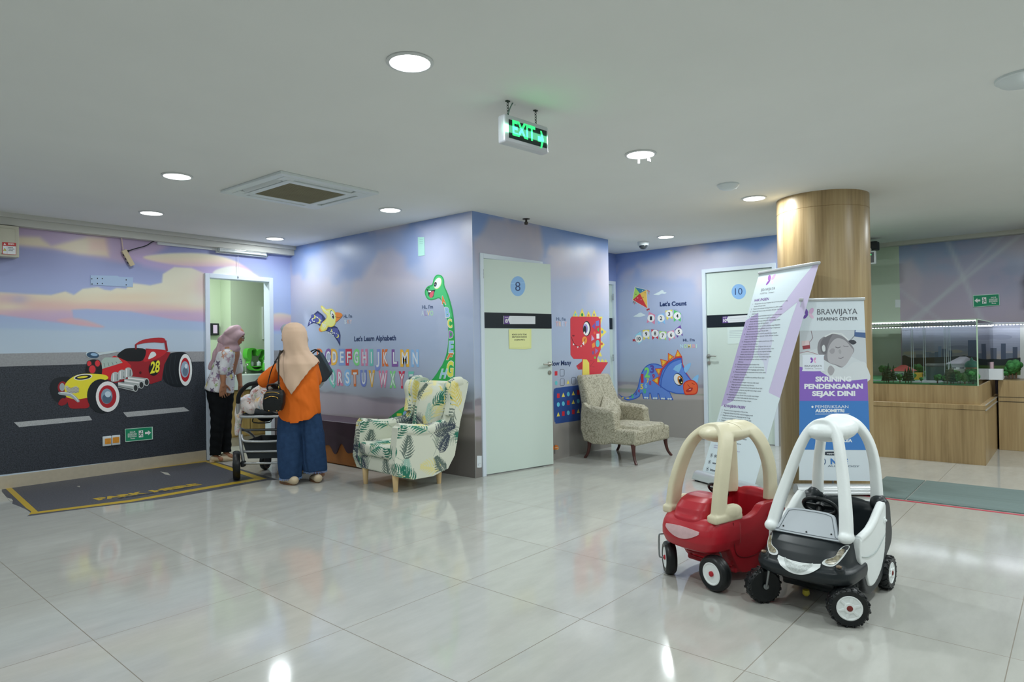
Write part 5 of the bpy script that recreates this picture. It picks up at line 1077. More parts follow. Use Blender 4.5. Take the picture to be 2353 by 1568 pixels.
# bracket plate with screw holes, socket plate
k = Ink((0, YA, 0), (0, -1, 0), base=.006); k.poly([(208, 633), (270, 634), (275, 637), (305.5, 638), (305, 660), (275, 659), (272, 657), (208, 655)], '9cb0cc')
for x, y in ((211, 641), (211.5, 653), (224, 640), (224, 652), (235, 640.5), (235, 652), (290, 643.5), (290, 655)): k.oval(x, y, 1.3, 1.5, '2a2e38')
bp = thing('mounting_plate', 'pale blue plate with screw holes on the cloud print', 'mounting plate', (0, 0, 0)); k.build('plate_face', bp)
c = [onY(x, y, YA) for x, y in ((208, 633), (305.5, 638), (305, 660), (208, 655))]; mb = MB(); mb.add([(q[0], YA-.0005, q[2]) for q in c]+[(q[0], YA-.0055, q[2]) for q in c], [(0, 1, 2, 3), (4, 5, 6, 7), (0, 1, 5, 4), (1, 2, 6, 5), (2, 3, 7, 6), (3, 0, 4, 7)]); mb.build('plate', mat('plate_blue', '9cb0cc', .5), bp)
sp_ = thing('wall_socket', 'white double socket plate patched with orange tape, low on the road mural', 'wall socket', (0, 0, 0))
a, b = onY(234.5, 1005, YA), onY(275, 1002, YA); z1, z0 = onY(255, 1001.5, YA)[2], onY(255, 1024, YA)[2]; mid = (a[0]+b[0])/2
for u0, u1 in ((a[0], mid-.002), (mid+.002, b[0])): MB().box((u0, YA-.022, z0), (u1, YA-.001, z1), .006, 3).build('plate', M_PLW, sp_, smooth=True, angle=40)
MB().box((a[0]+.02, YA-.0245, z0+.022), (mid-.008, YA-.0215, z1-.024)).box((mid+.010, YA-.0245, z0+.024), (b[0]-.012, YA-.0215, z1-.02)).build('tape_patch', mat('orange_tape', 'd08a2c', .5, noise=.15, nscale=40), sp_)

# ---- the changing room behind the doorway
yc0 = 8.78; cz0, cz1 = onY(560, 896, yc0)[2], onY(560, 862, yc0)[2]
cxl, cxr = onY(529, 870, yc0)[0], 5.5
ct = thing('basin_counter', 'white basin counter inside the room behind the open doorway', 'counter', (0, 0, 0))
M_STONE = mat('white_solid_surface', 'c2cdc8', .3)
MB().box((cxl, yc0, cz0), (cxr, YI0, cz1), .006, 2).build('worktop', M_STONE, ct)
MB().box((cxl, YI0-.02, cz1), (cxr, YI0, cz1+.10)).build('splashback', M_GLASS, ct)
cb = thing('base_cabinet', 'light wood cabinet under the basin counter', 'cabinet', (0, 0, 0))
M_BAMB = nodes('bamboo_wood', lambda nt, b: _wood(nt, b, (14, 14, .6), ('8a7040', 'a08550', 'b59a63'), gain=1.25))
MB().box((cxl+.02, yc0+.06, .12), (cxr, YI0-.02, cz0)).build('carcass', M_BAMB, cb)
for q in range(4): x = cxl+.03+q*.28; MB().box((x, yc0+.04, .14), (x+.27, yc0+.06, cz0-.02), .003, 1).build('door', M_BAMB, cb)
MB().box((cxl+.02, yc0+.10, 0), (cxr, YI0-.02, .12)).build('plinth', M_BASE, cb)
# rabbit-head shelf
ysf = YI0-.145; t = TR(520, 780, .07652)
rb = thing('shelf', 'green rabbit-head shaped shelf standing behind the basin', 'shelf', (0, 0, 0))
M_GRN = mat('lime_plastic', '54b83a', .4, gain=1.1)
G3 = lambda pts, y: [onY(x, yy, y) for x, yy in pts]
outl = spline(t([(640, 560), (620, 430), (650, 310), (720, 268), (820, 262), (890, 290), (925, 360), (945, 330), (1010, 300), (1110, 305), (1175, 360), (1180, 470), (1130, 570), (1165, 680), (1160, 800), (1080, 900), (960, 945), (830, 930), (720, 850), (690, 740), (720, 640)]), 4, True)
inn = spline(t([(765, 560), (760, 430), (775, 330), (830, 302), (890, 320), (915, 400), (920, 480), (960, 500), (1000, 450), (1060, 345), (1110, 325), (1150, 365), (1155, 460), (1095, 580), (1125, 680), (1120, 790), (1050, 870), (950, 905), (840, 890), (760, 820), (735, 730), (745, 640)]), 4, True)
m_ = min(len(outl), len(inn)); rs = lambda L, m: [tuple(np.array(L[int(i)])*(1-(i-int(i)))+np.array(L[(int(i)+1) % len(L)])*(i-int(i))) for i in np.linspace(0, len(L), m, endpoint=False)]
oo, ii = rs(outl, 84), rs(inn, 84); fo = G3(oo, ysf); fi = G3(ii, ysf); bo = [(q[0], YI0-.02, q[2]) for q in fo]; bi = [(q[0], YI0-.02, q[2]) for q in fi]
mb = MB(); mb.ring_loft([fo, fi, bi, bo, fo], False, False); mb.build('frame', M_GRN, rb, weld=True)
q0, q1 = onY(*T1(t, 745, 812), ysf), onY(*T1(t, 1120, 812), ysf); MB().box((q0[0], ysf+.005, q0[2]-.010), (q1[0], YI0-.02, q0[2])).build('shelf_board', M_GRN, rb)
def bottle(x, y, d, r, h, mcol, label, name='bottle', pump=True):
    p = onY(x, y, d); t = thing(name, label, 'bottle', tuple(p)); MB().lathe([(r*.9, 0), (r, .006), (r, h*.62), (r*.75, h*.72), (r*.35, h*.76)], 16).build('body', mcol, t, smooth=True, angle=40)
    mb = MB().lathe([(r*.4, h*.76), (r*.4, h*.86), (r*.14, h*.87), (r*.14, h)], 12)
    if pump: mb.box((-.008, -r*1.0, h*.97), (.008, .006, h*1.03))
    mb.build('pump', M_PLW, t, smooth=True, angle=40); return t
bottle(*T1(t, 765, 806), ysf+.05, .025, .085, M_PLW, 'small white bottle on the rabbit shelf, farther from the frame edge', pump=False)
bottle(*T1(t, 975, 806), ysf+.05, .034, .085, M_PLW, 'wider white jar on the rabbit shelf', pump=False)
bottle(*T1(t, 1145, 940), ysf-.10, .026, .15, M_GRN, 'green soap bottle with white pump beside the rabbit shelf')
p = onY(*T1(t, 590, 975), ysf-.05); tp = thing('tap', 'chrome basin tap left of the rabbit shelf', 'tap', (p[0], p[1], cz1)); MB().tube(spline([(0, 0, 0), (0, 0, .12), (-.01, -.04, .15), (-.02, -.10, .13)], 4), .011, 10).build('spout', M_STEEL, tp, smooth=True); MB().lathe([(.02, 0), (.02, .02), (.012, .03)], 14).build('base', M_STEEL, tp, smooth=True); MB().tube([(0.01, 0, .13), (.05, .0, .16)], .006, 8).build('handle', M_STEEL, tp, smooth=True)
a, b = onY(601, 705, YI0), onY(600, 780, YI0); mr = tag(MB().box((a[0], YI0-.05, b[2]), (a[0]+.5, YI0-.001, a[2])).build('paper_dispenser', mat('grey_plastic', 'a9b0ab', .4)), 'grey wall unit at the edge of the doorway opening', 'dispenser')
ya_ = YI1; a, b = onY(477, 743, ya_-.05), onY(504, 771, ya_-.05); sc_ = thing('wall_monitor', 'small dark-framed monitor on the inner wall seen through the doorway', 'monitor', (0, 0, 0))
MB().box((a[0], ya_-.05, b[2]), (b[0], ya_-.001, a[2]), .006, 2).build('frame', M_DK, sc_); MB().box((a[0]+.08, ya_-.053, b[2]+.03), (b[0]-.03, ya_-.0502, a[2]-.025)).build('screen', mat('monitor_glow', 'b4a2b8', .3, emit='b4a2b8', estr=.35), sc_)
# ================================================================ banners, model display and floor mats on the right
class Card(MB):
    """flat print on a parallelogram: u across, v down (0..1), lifted off by layers"""
    def __init__(s, TL, TR_, BL, BR): super().__init__(); s.q = [np.array(p, float) for p in (TL, TR_, BL, BR)]; n = np.cross(s.q[2]-s.q[0], s.q[1]-s.q[0]); s.n = n/np.linalg.norm(n); s.n = s.n if np.dot(s.n, CAM-s.q[0]) > 0 else -s.n; s.k = 0; s.asp = np.linalg.norm(s.q[2]-s.q[0])/np.linalg.norm(s.q[1]-s.q[0])
    def at(s, u, v): a, b, c, d = s.q; return (a*(1-u)+b*u)*(1-v)+(c*(1-u)+d*u)*v+s.n*(0.0008+s.k*.00004)
    def _f(s, P3, tris):
        s.add(P3, [tuple(t) if np.dot(np.cross(np.array(P3[t[1]])-P3[t[0]], np.array(P3[t[2]])-P3[t[0]]), s.n) > 0 else tuple(reversed(t)) for t in tris])
    def poly(s, pts, c, g=GAIN):
        s.color(c, g); s._f([s.at(*p) for p in pts], tessellate_polygon([[Vector((u, v*s.asp, 0)) for u, v in pts]])); s.k += 1; return s
    def oval(s, u, v, ru, rv, c, rot=0., n=30):
        cr, sr = math.cos(rot), math.sin(rot); P = [(ru*math.cos(2*PI*i/n), rv*math.sin(2*PI*i/n)*s.asp) for i in range(n)]
        return s.poly([(u+x*cr-y*sr, v+(x*sr+y*cr)/s.asp) for x, y in P], c)
    def line(s, pts, w, c):
        for a, b in zip(pts[:-1], pts[1:]):
            d = np.array([b[0]-a[0], (b[1]-a[1])*s.asp]); q = np.linalg.norm(d) or 1; n = np.array([-d[1], d[0]])/q*w/2
            s.poly([(a[0]+n[0], a[1]+n[1]/s.asp), (b[0]+n[0], b[1]+n[1]/s.asp), (b[0]-n[0], b[1]-n[1]/s.asp), (a[0]-n[0], a[1]-n[1]/s.asp)], c); s.k -= 1
        s.k += 1; return s
    def text(s, body, u, v, h, c, bold=0., w=None, slant=0., align='l', cond=1.0):
        """capital height h in v units; w: total width in u units"""
        vs, fs = text_shape(body, bold)
        if not vs: return s
        mn = min(p[0] for p in vs); mx = max(p[0] for p in vs); sc = h/CAPH; su = sc*s.asp*cond if w is None else w/(mx-mn)
        if align == 'c': u -= (mx-mn)*su/2
        s.color(c); s._f([s.at(u+(p[0]-mn)*su+slant*p[1]*su, v-p[1]*sc) for p in vs], fs); s.k += 1; return s
def butterfly(k, u, v, s, c1, c2, c3, c4):
    a = k.asp
    for (du, dv, ru, rv, rot, c) in ((-.42, -.35, .30, .55, -.45, c1), (.42, -.35, .30, .55, .45, c3), (-.42, .40, .22, .50, .65, c2), (.42, .40, .22, .50, -.65, c4)): k.oval(u+du*s, v+dv*s/a, ru*s, rv*s/a, c, rot)
M_ROLL = mat('satin_aluminium', 'b9bcbe', 0.3, metal=.55, gain=1.2)
def rollup(name, label, TL, TR_, BL, BR, art, base0, base1, depth, parts_label=None):
    t = thing(name, label, 'banner', (0, 0, 0)); k = Card(TL, TR_, BL, BR); art(k)
    mb = MB(); c = [np.array(p, float) for p in (TL, TR_, BR, BL)]; mb.add(c+[p-k.n*.0015 for p in c], [(0, 1, 2, 3), (7, 6, 5, 4), (0, 4, 5, 1), (1, 5, 6, 2), (2, 6, 7, 3), (3, 7, 4, 0)]); mb.build('banner_sheet', mat('banner_vinyl', 'c6d0d4', .4), t)
    k.build('banner_print', M_PRINT, t, ink=True, rec=False)
    u = c[1]-c[0]; L = np.linalg.norm(u); u /= L; up = c[0]-c[3]; up /= np.linalg.norm(up); M = Matrix.Identity(4)
    for r in range(3): M[r][0] = u[r]; M[r][1] = -k.n[r]; M[r][2] = up[r]; M[r][3] = c[0][r]
    MB().box((-.008, -.012, -.012), (L+.008, .012, .016), .005, 2, M=M).build('top_rail', M_ROLL, t, smooth=True, angle=50)
    b0, b1 = np.array(base0), np.array(base1); e = b1-b0; L = np.linalg.norm(e); e /= L; n = np.array([e[1], -e[0], 0.]); n = n if np.dot(n, CAM-b0) > 0 else -n
    M = Matrix.Identity(4)
    for r in range(3): M[r][0] = e[r]; M[r][1] = n[r]; M[r][2] = (0, 0, 1)[r]; M[r][3] = b0[r]
    pr = spline([(-depth*.5, .012), (depth*.5, .012), (depth*.52, .04), (depth*.40, .075), (depth*.18, .092), (-depth*.2, .09), (-depth*.5, .05)], 4, True)
    mb = MB(); mb.prism(pr, 0, L, M @ Matrix(((0, 0, 1, 0), (1, 0, 0, 0), (0, 1, 0, 0), (0, 0, 0, 1)))); mb.build('base_cassette', M_ROLL, t, smooth=True, angle=50)
    mb = MB()
    for x0 in (.03, L-.07): mb.box((x0, -depth*.48, 0), (x0+.04, depth*.5, .016), M=M)
    mb.build('foot', M_DK, t)
    P0 = M @ Vector((L/2, -depth*.3, .09)); P1 = Vector(tuple((c[0]+c[1])/2-k.n*.02)); MB().tube([P0, P1], .009, 8).build('pole', M_ROLL, t, smooth=True)
    return t
TXT = '''1|Memperoleh informasi mengenai tata tertib dan peraturan yang|berlaku di Rumah Sakit.
2|Memperoleh informasi tentang hak dan kewajiban pasien.
3|Memperoleh layanan yang manusiawi, adil, jujur, dan tanpa|diskriminasi.
4|Memperoleh layanan kesehatan yang bermutu sesuai dengan|standar profesi dan standar prosedur operasional.
5|Memperoleh layanan yang efektif dan efisien sehingga pasien|terhindar dari kerugian fisik dan materi.
6|Mengajukan pengaduan atas kualitas pelayanan yang didapatkan.
7|Memilih dokter dan kelas perawatan sesuai dengan keinginannya|dan peraturan yang berlaku di Rumah Sakit.
8|Meminta konsultasi tentang penyakit yang dideritanya kepada|dokter lain yang mempunyai Surat Izin Praktik (SIP) baik di dalam|maupun di luar Rumah Sakit.
9|Mendapatkan privasi dan kerahasiaan penyakit yang diderita|termasuk data-data medisnya.
10|Mendapat informasi yang meliputi diagnosis dan tata cara|tindakan medis, tujuan tindakan medis, alternatif tindakan, risiko|dan komplikasi yang mungkin terjadi, dan prognosis terhadap|tindakan yang dilakukan serta perkiraan biaya pengobatan.
11|Memberikan persetujuan atau menolak atas tindakan yang akan|dilakukan oleh tenaga kesehatan terhadap penyakit yang|dideritanya.
12|Didampingi keluarganya dalam keadaan kritis.
13|Menjalankan ibadah sesuai agama dan kepercayaan yang|dianutnya selama hal itu tidak mengganggu pasien lainnya.
14|Memperoleh keamanan dan keselamatan dirinya selama dalam|perawatan di Rumah Sakit.
15|Mengajukan usul, saran, perbaikan atas perlakuan Rumah Sakit|terhadap dirinya sendiri.
16|Menolak pelayanan bimbingan rohani yang tidak sesuai|dengan agama dan kepercayaan yang dianutnya.
17|Menggugat dan atau menuntut Rumah Sakit apabila Rumah Sakit|diduga memberikan pelayanan yang tidak sesuai dengan standar|baik secara perdata ataupun pidana.
18|Mengeluhkan pelayanan Rumah Sakit yang tidak sesuai dengan|standar pelayanan melalui media cetak dan elektronik sesuai|dengan ketentuan peraturan perundang-undangan.'''
TXT2 = '''1|Mematuhi peraturan yang berlaku di Rumah Sakit.
2|Menggunakan fasilitas Rumah Sakit secara bertanggung jawab.
3|Menghormati hak Pasien lain, pengunjung dan hak Tenaga|Kesehatan serta petugas lainnya yang bekerja di Rumah Sakit.
4|Memberikan informasi yang jujur, lengkap dan akurat sesuai dengan|kemampuan dan pengetahuan tentang masalah kesehatannya.
5|Memberikan informasi kemampuan finansial dan jaminan|kesehatan yang dimilikinya.
6|Mematuhi rencana terapi oleh Tenaga Kesehatan
7|Menerima atas keputusan pribadinya untuk menolak|rencana terapi yang direkomendasikan oleh Tenaga Kesehatan|untuk penyembuhan masalah kesehatannya.
8|Memberikan imbalan jasa atas pelayanan yang diterima.'''
def art_rights(k):
    k.poly([(0, 0), (1, 0), (1, 1), (0, 1)], 'c6d2d8')
    LIL = 'b9b1cc'
    k.poly([(1, .0), (.93, .0), (.78, .07), (.62, .16), (.52, .20), (.42, .22), (.30, .30), (0, .235), (0, .62), (.24, .63), (.40, .55), (.55, .44), (.66, .50), (.80, .58), (1, .60)], LIL)
    k.poly([(0, .235), (.20, .20), (.30, .30), (.34, .42), (.26, .56), (.20, .63), (0, .66)], 'aa9fc4'); k.poly([(.42, .22), (.60, .34), (.66, .50), (.55, .44), (.40, .40), (.34, .30)], 'bfc3d4')
    butterfly(k, .255, .043, .085, '9a63ac', '8a55a4', 'c3a2cc', 'd2c3da')
    k.text('BRAWIJAYA', .255, .095, .0135, '4a4a52', .0, w=.25, align='c'); k.text('HOSPITAL - Antasari', .255, .110, .0075, '5c5c64', 0, w=.25, align='c')
    k.text('HAK PASIEN', .06, .143, .0125, '6a3a8a', .02, w=.26)
    v = .158; dv = .01235
    for row in TXT.split('\n'):
        f = row.split('|'); k.text(f[0]+'.', .045, v, .0062, '4c4f58', 0, cond=.92)
        for q in f[1:]: k.text(q, .085, v, .0062, '4c4f58', 0, cond=.86); k.k -= 1; v += dv
    k.text('KEWAJIBAN PASIEN', .06, v+.022, .0125, '6a3a8a', .02, w=.40); v += .040
    for row in TXT2.split('\n'):
        f = row.split('|'); k.text(f[0]+'.', .045, v, .0062, '4c4f58', 0, cond=.92)
        for q in f[1:]: k.text(q, .085, v, .0062, '4c4f58', 0, cond=.86); k.k -= 1; v += dv
    k.text('- UU No. 44 Tahun 2009 tentang Rumah Sakit', .08, v+.012, .005, '8a6aa0'); k.text('- PMK No. 4 Tahun 2018 tentang Hak dan Kewajiban Pasien', .08, v+.022, .005, '8a6aa0')
    for i, s_ in enumerate(('(021)', 'www.', 'brawij')):
        y = .905+i*.034; k.oval(.09, y-.006, .026, .009, '3a3a46'); k.oval(.09, y-.006, .022, .0075, 'c6d2d8'); k.oval(.09, y-.006, .011, .0038, '3a3a46'); k.text(s_, .15, y, .0115, '3f3f4c', .02)
r_ = ray
BLr, BRr, TLr, TRr = (np.array(q) for q in ((6.002, 2.756, .06), (5.692, 2.132, .07), (6.327, 2.282, 1.991), (6.017, 1.659, 2.001)))
rollup('rollup_banner', 'tall leaning white and lilac roll-up banner with dense patient rights text', TLr, TRr, BLr, BRr, art_rights, (6.022, 2.80, 0), (5.672, 2.09, 0), .13)

def art_hearing(k):
    WH = 'c3cdd4'; k.poly([(0, 0), (1, 0), (1, 1), (0, 1)], WH)
    # greyscale photograph of a sleeping newborn
    k.poly([(0, .165), (1, .165), (1, .46), (0, .44)], 'b4bac0'); k.poly([(0, .30), (.35, .26), (.7, .30), (1, .36), (1, .46), (0, .44)], 'bcc3c8')
    S3 = lambda P, c: k.poly(spline(P, 5, True), c)
    S3([(.30, .31), (.27, .27), (.30, .225), (.40, .20), (.52, .19), (.66, .205), (.76, .24), (.82, .275), (.80, .30), (.72, .34), (.64, .375), (.54, .365), (.42, .345)], '7d7c82')
    S3([(.44, .345), (.42, .30), (.46, .25), (.56, .215), (.68, .225), (.78, .265), (.81, .285), (.76, .325), (.66, .37), (.55, .36)], 'a4a3a8')
    S3([(.33, .29), (.32, .24), (.40, .20), (.50, .192), (.46, .22), (.42, .26), (.40, .30)], '6a696f')
    S3([(.35, .285), (.34, .26), (.37, .25), (.39, .265), (.385, .285)], 'c4c9cc'); S3([(.45, .285), (.49, .27), (.53, .275), (.52, .295), (.48, .30)], '918f95')
    k.line([(.54, .262), (.58, .268), (.62, .262)], .010, '55545a'); k.line([(.66, .256), (.70, .262), (.74, .258)], .008, '5f5e64'); S3([(.585, .285), (.61, .275), (.63, .29), (.61, .302)], '96959a'); k.line([(.58, .323), (.62, .327), (.66, .318)], .010, '67636a')
    k.line([(.38, .205), (.50, .185), (.64, .19), (.74, .225)], .022, 'c6cbcd'); S3([(.74, .23), (.82, .225), (.86, .24), (.80, .25)], '3f4148')
    S3([(.40, .40), (.44, .365), (.52, .36), (.66, .385), (.80, .35), (.95, .345), (1, .37), (1, .455), (.4, .45)], 'c0c6ca'); S3([(.42, .40), (.43, .375), (.47, .365), (.52, .385), (.50, .41), (.46, .42)], '98979c')
    k.poly([(.84, .168), (1, .172), (1, .215), (.83, .205)], '4a6088'); k.poly([(.86, .165), (1, .168), (1, .185), (.85, .182)], 'b9c4d2'); k.line([(.84, .20), (.76, .23)], .008, '4a5058')
    k.poly([(.03, .235), (.15, .23), (.16, .27), (.05, .275)], '8a3f48'); k.poly([(.03, .228), (.14, .224), (.15, .25), (.03, .255)], 'c6b4b8'); k.line([(.16, .232), (.20, .21), (.17, .165)], .008, '77626a'); k.line([(0, .295), (.12, .285), (.25, .30), (.38, .325)], .007, '9a6a72')
    k.poly([(0, .165), (1, .155), (1, .171), (0, .171)], WH)
    # purple and blue fields
    k.poly([(0, .375)]+[(u/20, .435-.055*math.sin(PI*min(1, u/14))*(1 if u < 7 else .0)+.0*u+(.012 if u > 10 else 0)) for u in range(1, 20)]+[(1, .44), (1, .56), (0, .56)], '7d5fb0'); k.poly([(0, .37), (.3, .395), (.45, .43), (.7, .45), (1, .44), (1, .56), (0, .56)], '7d5fb0')
    k.poly([(0, .56), (1, .56), (1, .80), (.985, .82), (.95, .83), (0, .83)], '3f74b4')
    # logo and words
    butterfly(k, .135, .075, .105, '6a4a9c', '6a4a9c', 'c6a2c4', 'd3b4cc')
    k.text('BRAWIJAYA', .27, .082, .030, '55565e', .0, w=.62); k.text('HEARING CENTER', .27, .115, .0165, '3c3d46', .01, w=.62)
    k.poly(spline([(.045, .315), (.06, .305), (.35, .305), (.365, .315), (.365, .385), (.35, .395), (.06, .395), (.045, .385)], 2, True), 'cbd2dc'); butterfly(k, .205, .335, .055, '7b4fa8', '7b4fa8', 'c892b8', 'd3a8c4'); k.text('BRAWIJAYA', .205, .372, .011, '55565e', 0, w=.26, align='c'); k.text('HOSPITAL - Antasari', .205, .384, .006, '6a6b73', 0, w=.25, align='c')
    for s_, v, w in (('SKRINING', .452, .53), ('PENDENGARAN', .492, .86), ('SEJAK DINI', .532, .63)): k.text(s_, .5, v, .025, 'd3d8e4', .05, w=w, align='c')
    k.oval(.19, .593, .016, .006, 'd3d8e4')
    for s_, u, v, w, b in (('PEMERIKSAAN', .23, .600, .48, 0.), ('AUDIOMETRI', .23, .622, .42, .05), ('ALAT BANTU DENGAR', .23, .735, .68, .05), ('KANALISASI', .23, .762, .42, 0.), ('IMPLAN KOKLEA', .23, .786, .52, .05)): k.text(s_, u, v, .0155, 'd3d8e4', b, w=w)
    k.line([(.23, .633), (.72, .631)], .008, 'd3d8e4')
    k.oval(.19, .757, .016, .006, 'd3d8e4')
    k.poly(spline([(.36, .845), (.39, .84), (.61, .84), (.64, .845), (.64, .855), (.61, .860), (.39, .86), (.36, .855)], 2, True), '2f3640'); k.text('supported by', .5, .854, .008, 'd3d8e4', .02, w=.22, align='c')
    for r in (.075, .062, .048, .034, .020): k.oval(.30, .895, r, r/k.asp, '3d5878' if round(r*1000) in (75, 48, 20) else WH)
    k.text('NOE', .44, .908, .028, '3f74b4', .05, w=.24); k.text('AUDIOLOGY', .40, .924, .009, '4c5a6a', 0, w=.44)
B0, B1 = np.array((5.958, 1.855, .06)), np.array((6.307, 1.331, .06)); nB = np.cross(B1-B0, [0, 0, 1.])
q = [onP(x, y, B0, nB) for x, y in ((1838, 690), (1985, 687.5), (1836, 1104), (2003, 1106))]
rollup('rollup_banner', 'upright purple and blue roll-up banner with a sleeping newborn, before the wooden column', q[0], q[1], q[2], q[3], art_hearing, onZ(1829, 1137, 0), onZ(2009, 1137.5, 0), .13)

# ---- floor mats and red tape
M_MAT = mat('ribbed_rubber', '5f6f6d', 0.65, noise=.08, nscale=30, bump=.6, bscale=120, stretch=(1, .03, 1))
xm0, xm1 = 6.27, 7.22
ys = onZ(2104, 1128, 0)[1]
tag(MB().box((xm0, -1.6, 0.001), (xm1, ys-.006, .007)).build('floor_mat', M_MAT), 'long grey ribbed floor mat leading out of the picture', 'mat')
tag(MB().box((xm0, ys+.006, 0.001), (xm1, 1.41, .007)).build('floor_mat', M_MAT), 'grey ribbed mat section ending beside the wooden column', 'mat')
tag(MB().box((6.205, -1.6, 0.0006), (6.245, 1.9, .0016)).build('floor_tape', mat('red_tape', 'b0404e', .4)), 'strip of red tape along the front edge of the grey mats', 'tape')

# ---- model display : wood base, glass case, skyline print
xd, yd = 8.45, .725; zl = .632; zg = .832; zt = 1.535; XK = 10.30
dk = thing('display_cabinet', 'oak display base under the glass case, with a ledge round it', 'cabinet', (0, 0, 0))
MB().box((xd, yd, 0), (XK, 2.60, zl-.055)).build('base', M_WOOD, dk)
MB().box((xd-.004, yd-.004, zl-.052), (XK, 2.60, zl), .003, 1).build('ledge', M_WOOD, dk)
MB().box((xd+.045, yd+.045, zl), (XK, 2.60, zg)).build('plinth', M_WOOD, dk)
MB().box((xd+.02, yd-.012, zl-.060), (XK-.5, yd-.003, zl-.050)).box((xd+.02, yd-.012, zl-.004), (XK-.5, yd-.003, zl+.004)).build('lit_edge_strip', M_ROLL, dk)  # bright strips added to imitate light catching the ledge edges
d2k = thing('display_cabinet', 'narrow oak cabinet deeper in the corner, right of the display base', 'cabinet', (0, 0, 0))
xk2, yk2 = 9.78, .33
MB().box((xk2, yk2, 0), (XK, yd-.02, .83), .002, 1).build('carcass', M_WOOD, d2k)
MB().box((xk2-.004, yk2+.01, zl-.055), (xk2, yd-.03, zl-.05)).box((xk2-.004, yk2+.01, zl), (xk2, yd-.03, zl+.004)).build('groove', M_DK, d2k)
gc = thing('glass_case', 'lit glass case around the miniature town on the oak base', 'glass case', (0, 0, 0))
g0 = xd+.055; gy = yd+.055
def pane(lo, hi, nm='pane'): MB().box(lo, hi).build(nm, M_GLASS, gc)
pane((g0, gy, zg), (g0+.008, 2.55, zt)); pane((g0, gy, zg), (XK-.03, gy+.008, zt)); pane((g0, gy, zt), (XK-.03, 2.55, zt+.008))
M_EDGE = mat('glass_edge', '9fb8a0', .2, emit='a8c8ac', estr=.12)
mb = MB().box((g0-.002, gy-.002, zg), (g0+.010, gy+.010, zt+.008)).box((g0-.002, gy-.002, zt+.002), (g0+.010, 2.55, zt+.010)).box((g0, gy-.002, zt+.002), (XK-.03, gy+.010, zt+.010)); mb.build('edge', M_EDGE, gc)
M_ACR = mat('acrylic_rod', 'b9c6cc', .1, spec=.8)
for px in (2096, 2124, 2172, 2181):
    p = onX(px, 800, g0+.6); MB().box((p[0], p[1]-.010, zg+.02), (p[0]+.012, p[1]+.010, zt)).build('divider', M_GLASS, gc); MB().box((p[0]-.002, p[1]-.0115, zg+.02), (p[0]+.002, p[1]-.0085, zt)).box((p[0]-.002, p[1]+.0085, zg+.02), (p[0]+.002, p[1]+.0115, zt)).build('divider_edge', M_ACR, gc)
# skyline print on the back board
xb_ = XK-.02; yr = onX(2073, 800, xb_)[1]
bk = thing('skyline_panel', 'printed panel of cloudy sky, towers and dark trees behind the miniature town', 'panel', (0, 0, 0))
MB().box((xb_, yk2, zg), (xb_+.015, yr, zt)).build('board', M_TRIM, bk)
k = Ink((xb_, 0, 0), (-1, 0, 0)); 
k.step = .00006
sky = [(735, 'c4c8d6'), (770, 'a2a8bd'), (800, '8d93a8'), (818, 'a19c98'), (830, '8f8d92')]
def stripe(y0, y1, c): k.poly([(2073, y0), (2345, y0-4), (2345, y1-4), (2073, y1)], c)
for i in range(16): y = 741+i*6; c = grad(np.array([y]), sky)[0]; k.poly([(2073, y), (2260, y), (2344, y), (2344, y+6.2), (2073, y+6.2)], '%02x%02x%02x' % tuple(int(q_) for q_ in c)); k.k -= 1
k.k += 1
for (x, y, rx, ry, c) in ((2140, 775, 30, 5, '9aa0b4'), (2205, 798, 26, 4, '7f869c'), (2110, 803, 10, 2.5, '78809a'), (2230, 770, 26, 6, 'a8aec0'), (2090, 812, 14, 4, 'a89f92'), (2196, 808, 16, 4, 'aaa394'), (2300, 775, 26, 6, '9298ae')): k.oval(x, y, rx, ry, c)
for (x0, x1, y, c) in ((2224, 2249, 782, '4f607e'), (2249, 2258, 806, '46546e'), (2156, 2163, 796, '7488a8'), (2148, 2156, 809, '5f6f88'), (2164, 2175, 802, '566580'), (2127, 2140, 809, '76839a'), (2135, 2148, 812, '6c788c'), (2105, 2120, 815, '66707f'), (2180, 2188, 806, '586680'), (2300, 2311, 790, '4c576c'), (2327, 2338, 798, '4a5468'), (2278, 2290, 800, '576072'), (2311, 2327, 812, '667080')): k.poly([(x0, y), (x1, y), (x1, 828), (x0, 828)], c)
k.poly(spline([(2073, 818), (2080, 817), (2092, 822), (2120, 822), (2160, 821), (2200, 819), (2215, 817), (2222, 818), (2250, 822), (2300, 826), (2320, 824), (2345, 822)], 3)+[(2345, 848), (2073, 848)], '2c3536'); k.poly([(2073, 843), (2345, 840), (2345, 862), (2073, 862)], '4f6b3c')
k.build('print', bk)
M_LED = mat('led_strip', 'f4f6ff', .5, gain=1.0, emit='e8ecff', estr=6.0)
ls = thing('led_strip', 'bright strip of white lights along the top of the skyline panel', 'light strip', (0, 0, 0))
mb = MB(); n_ = 52
for i in range(n_): y = yk2+.02+(yr-yk2+.35)*i/n_; mb.box((xb_-.045, y, zt-.035), (xb_-.032, y+.018, zt-.027))
mb.build('light_dots', M_LED, ls); MB().box((xb_-.05, yk2, zt-.027), (xb_-.028, yr+.4, zt-.012)).build('strip_body', M_ALU, ls)
l = bpy.data.lights.new('strip_light', 'AREA'); l.shape = 'RECTANGLE'; l.size = .02; l.size_y = 1.9; l.energy = 1.3; l.color = (.88, .92, 1); lo = bpy.data.objects.new('strip_light', l); COL.objects.link(lo); lo.parent = ls; lo.location = (xb_-.06, (yk2+yr)/2+.2, zt-.04); lo.rotation_euler = (0, math.radians(25), 0)
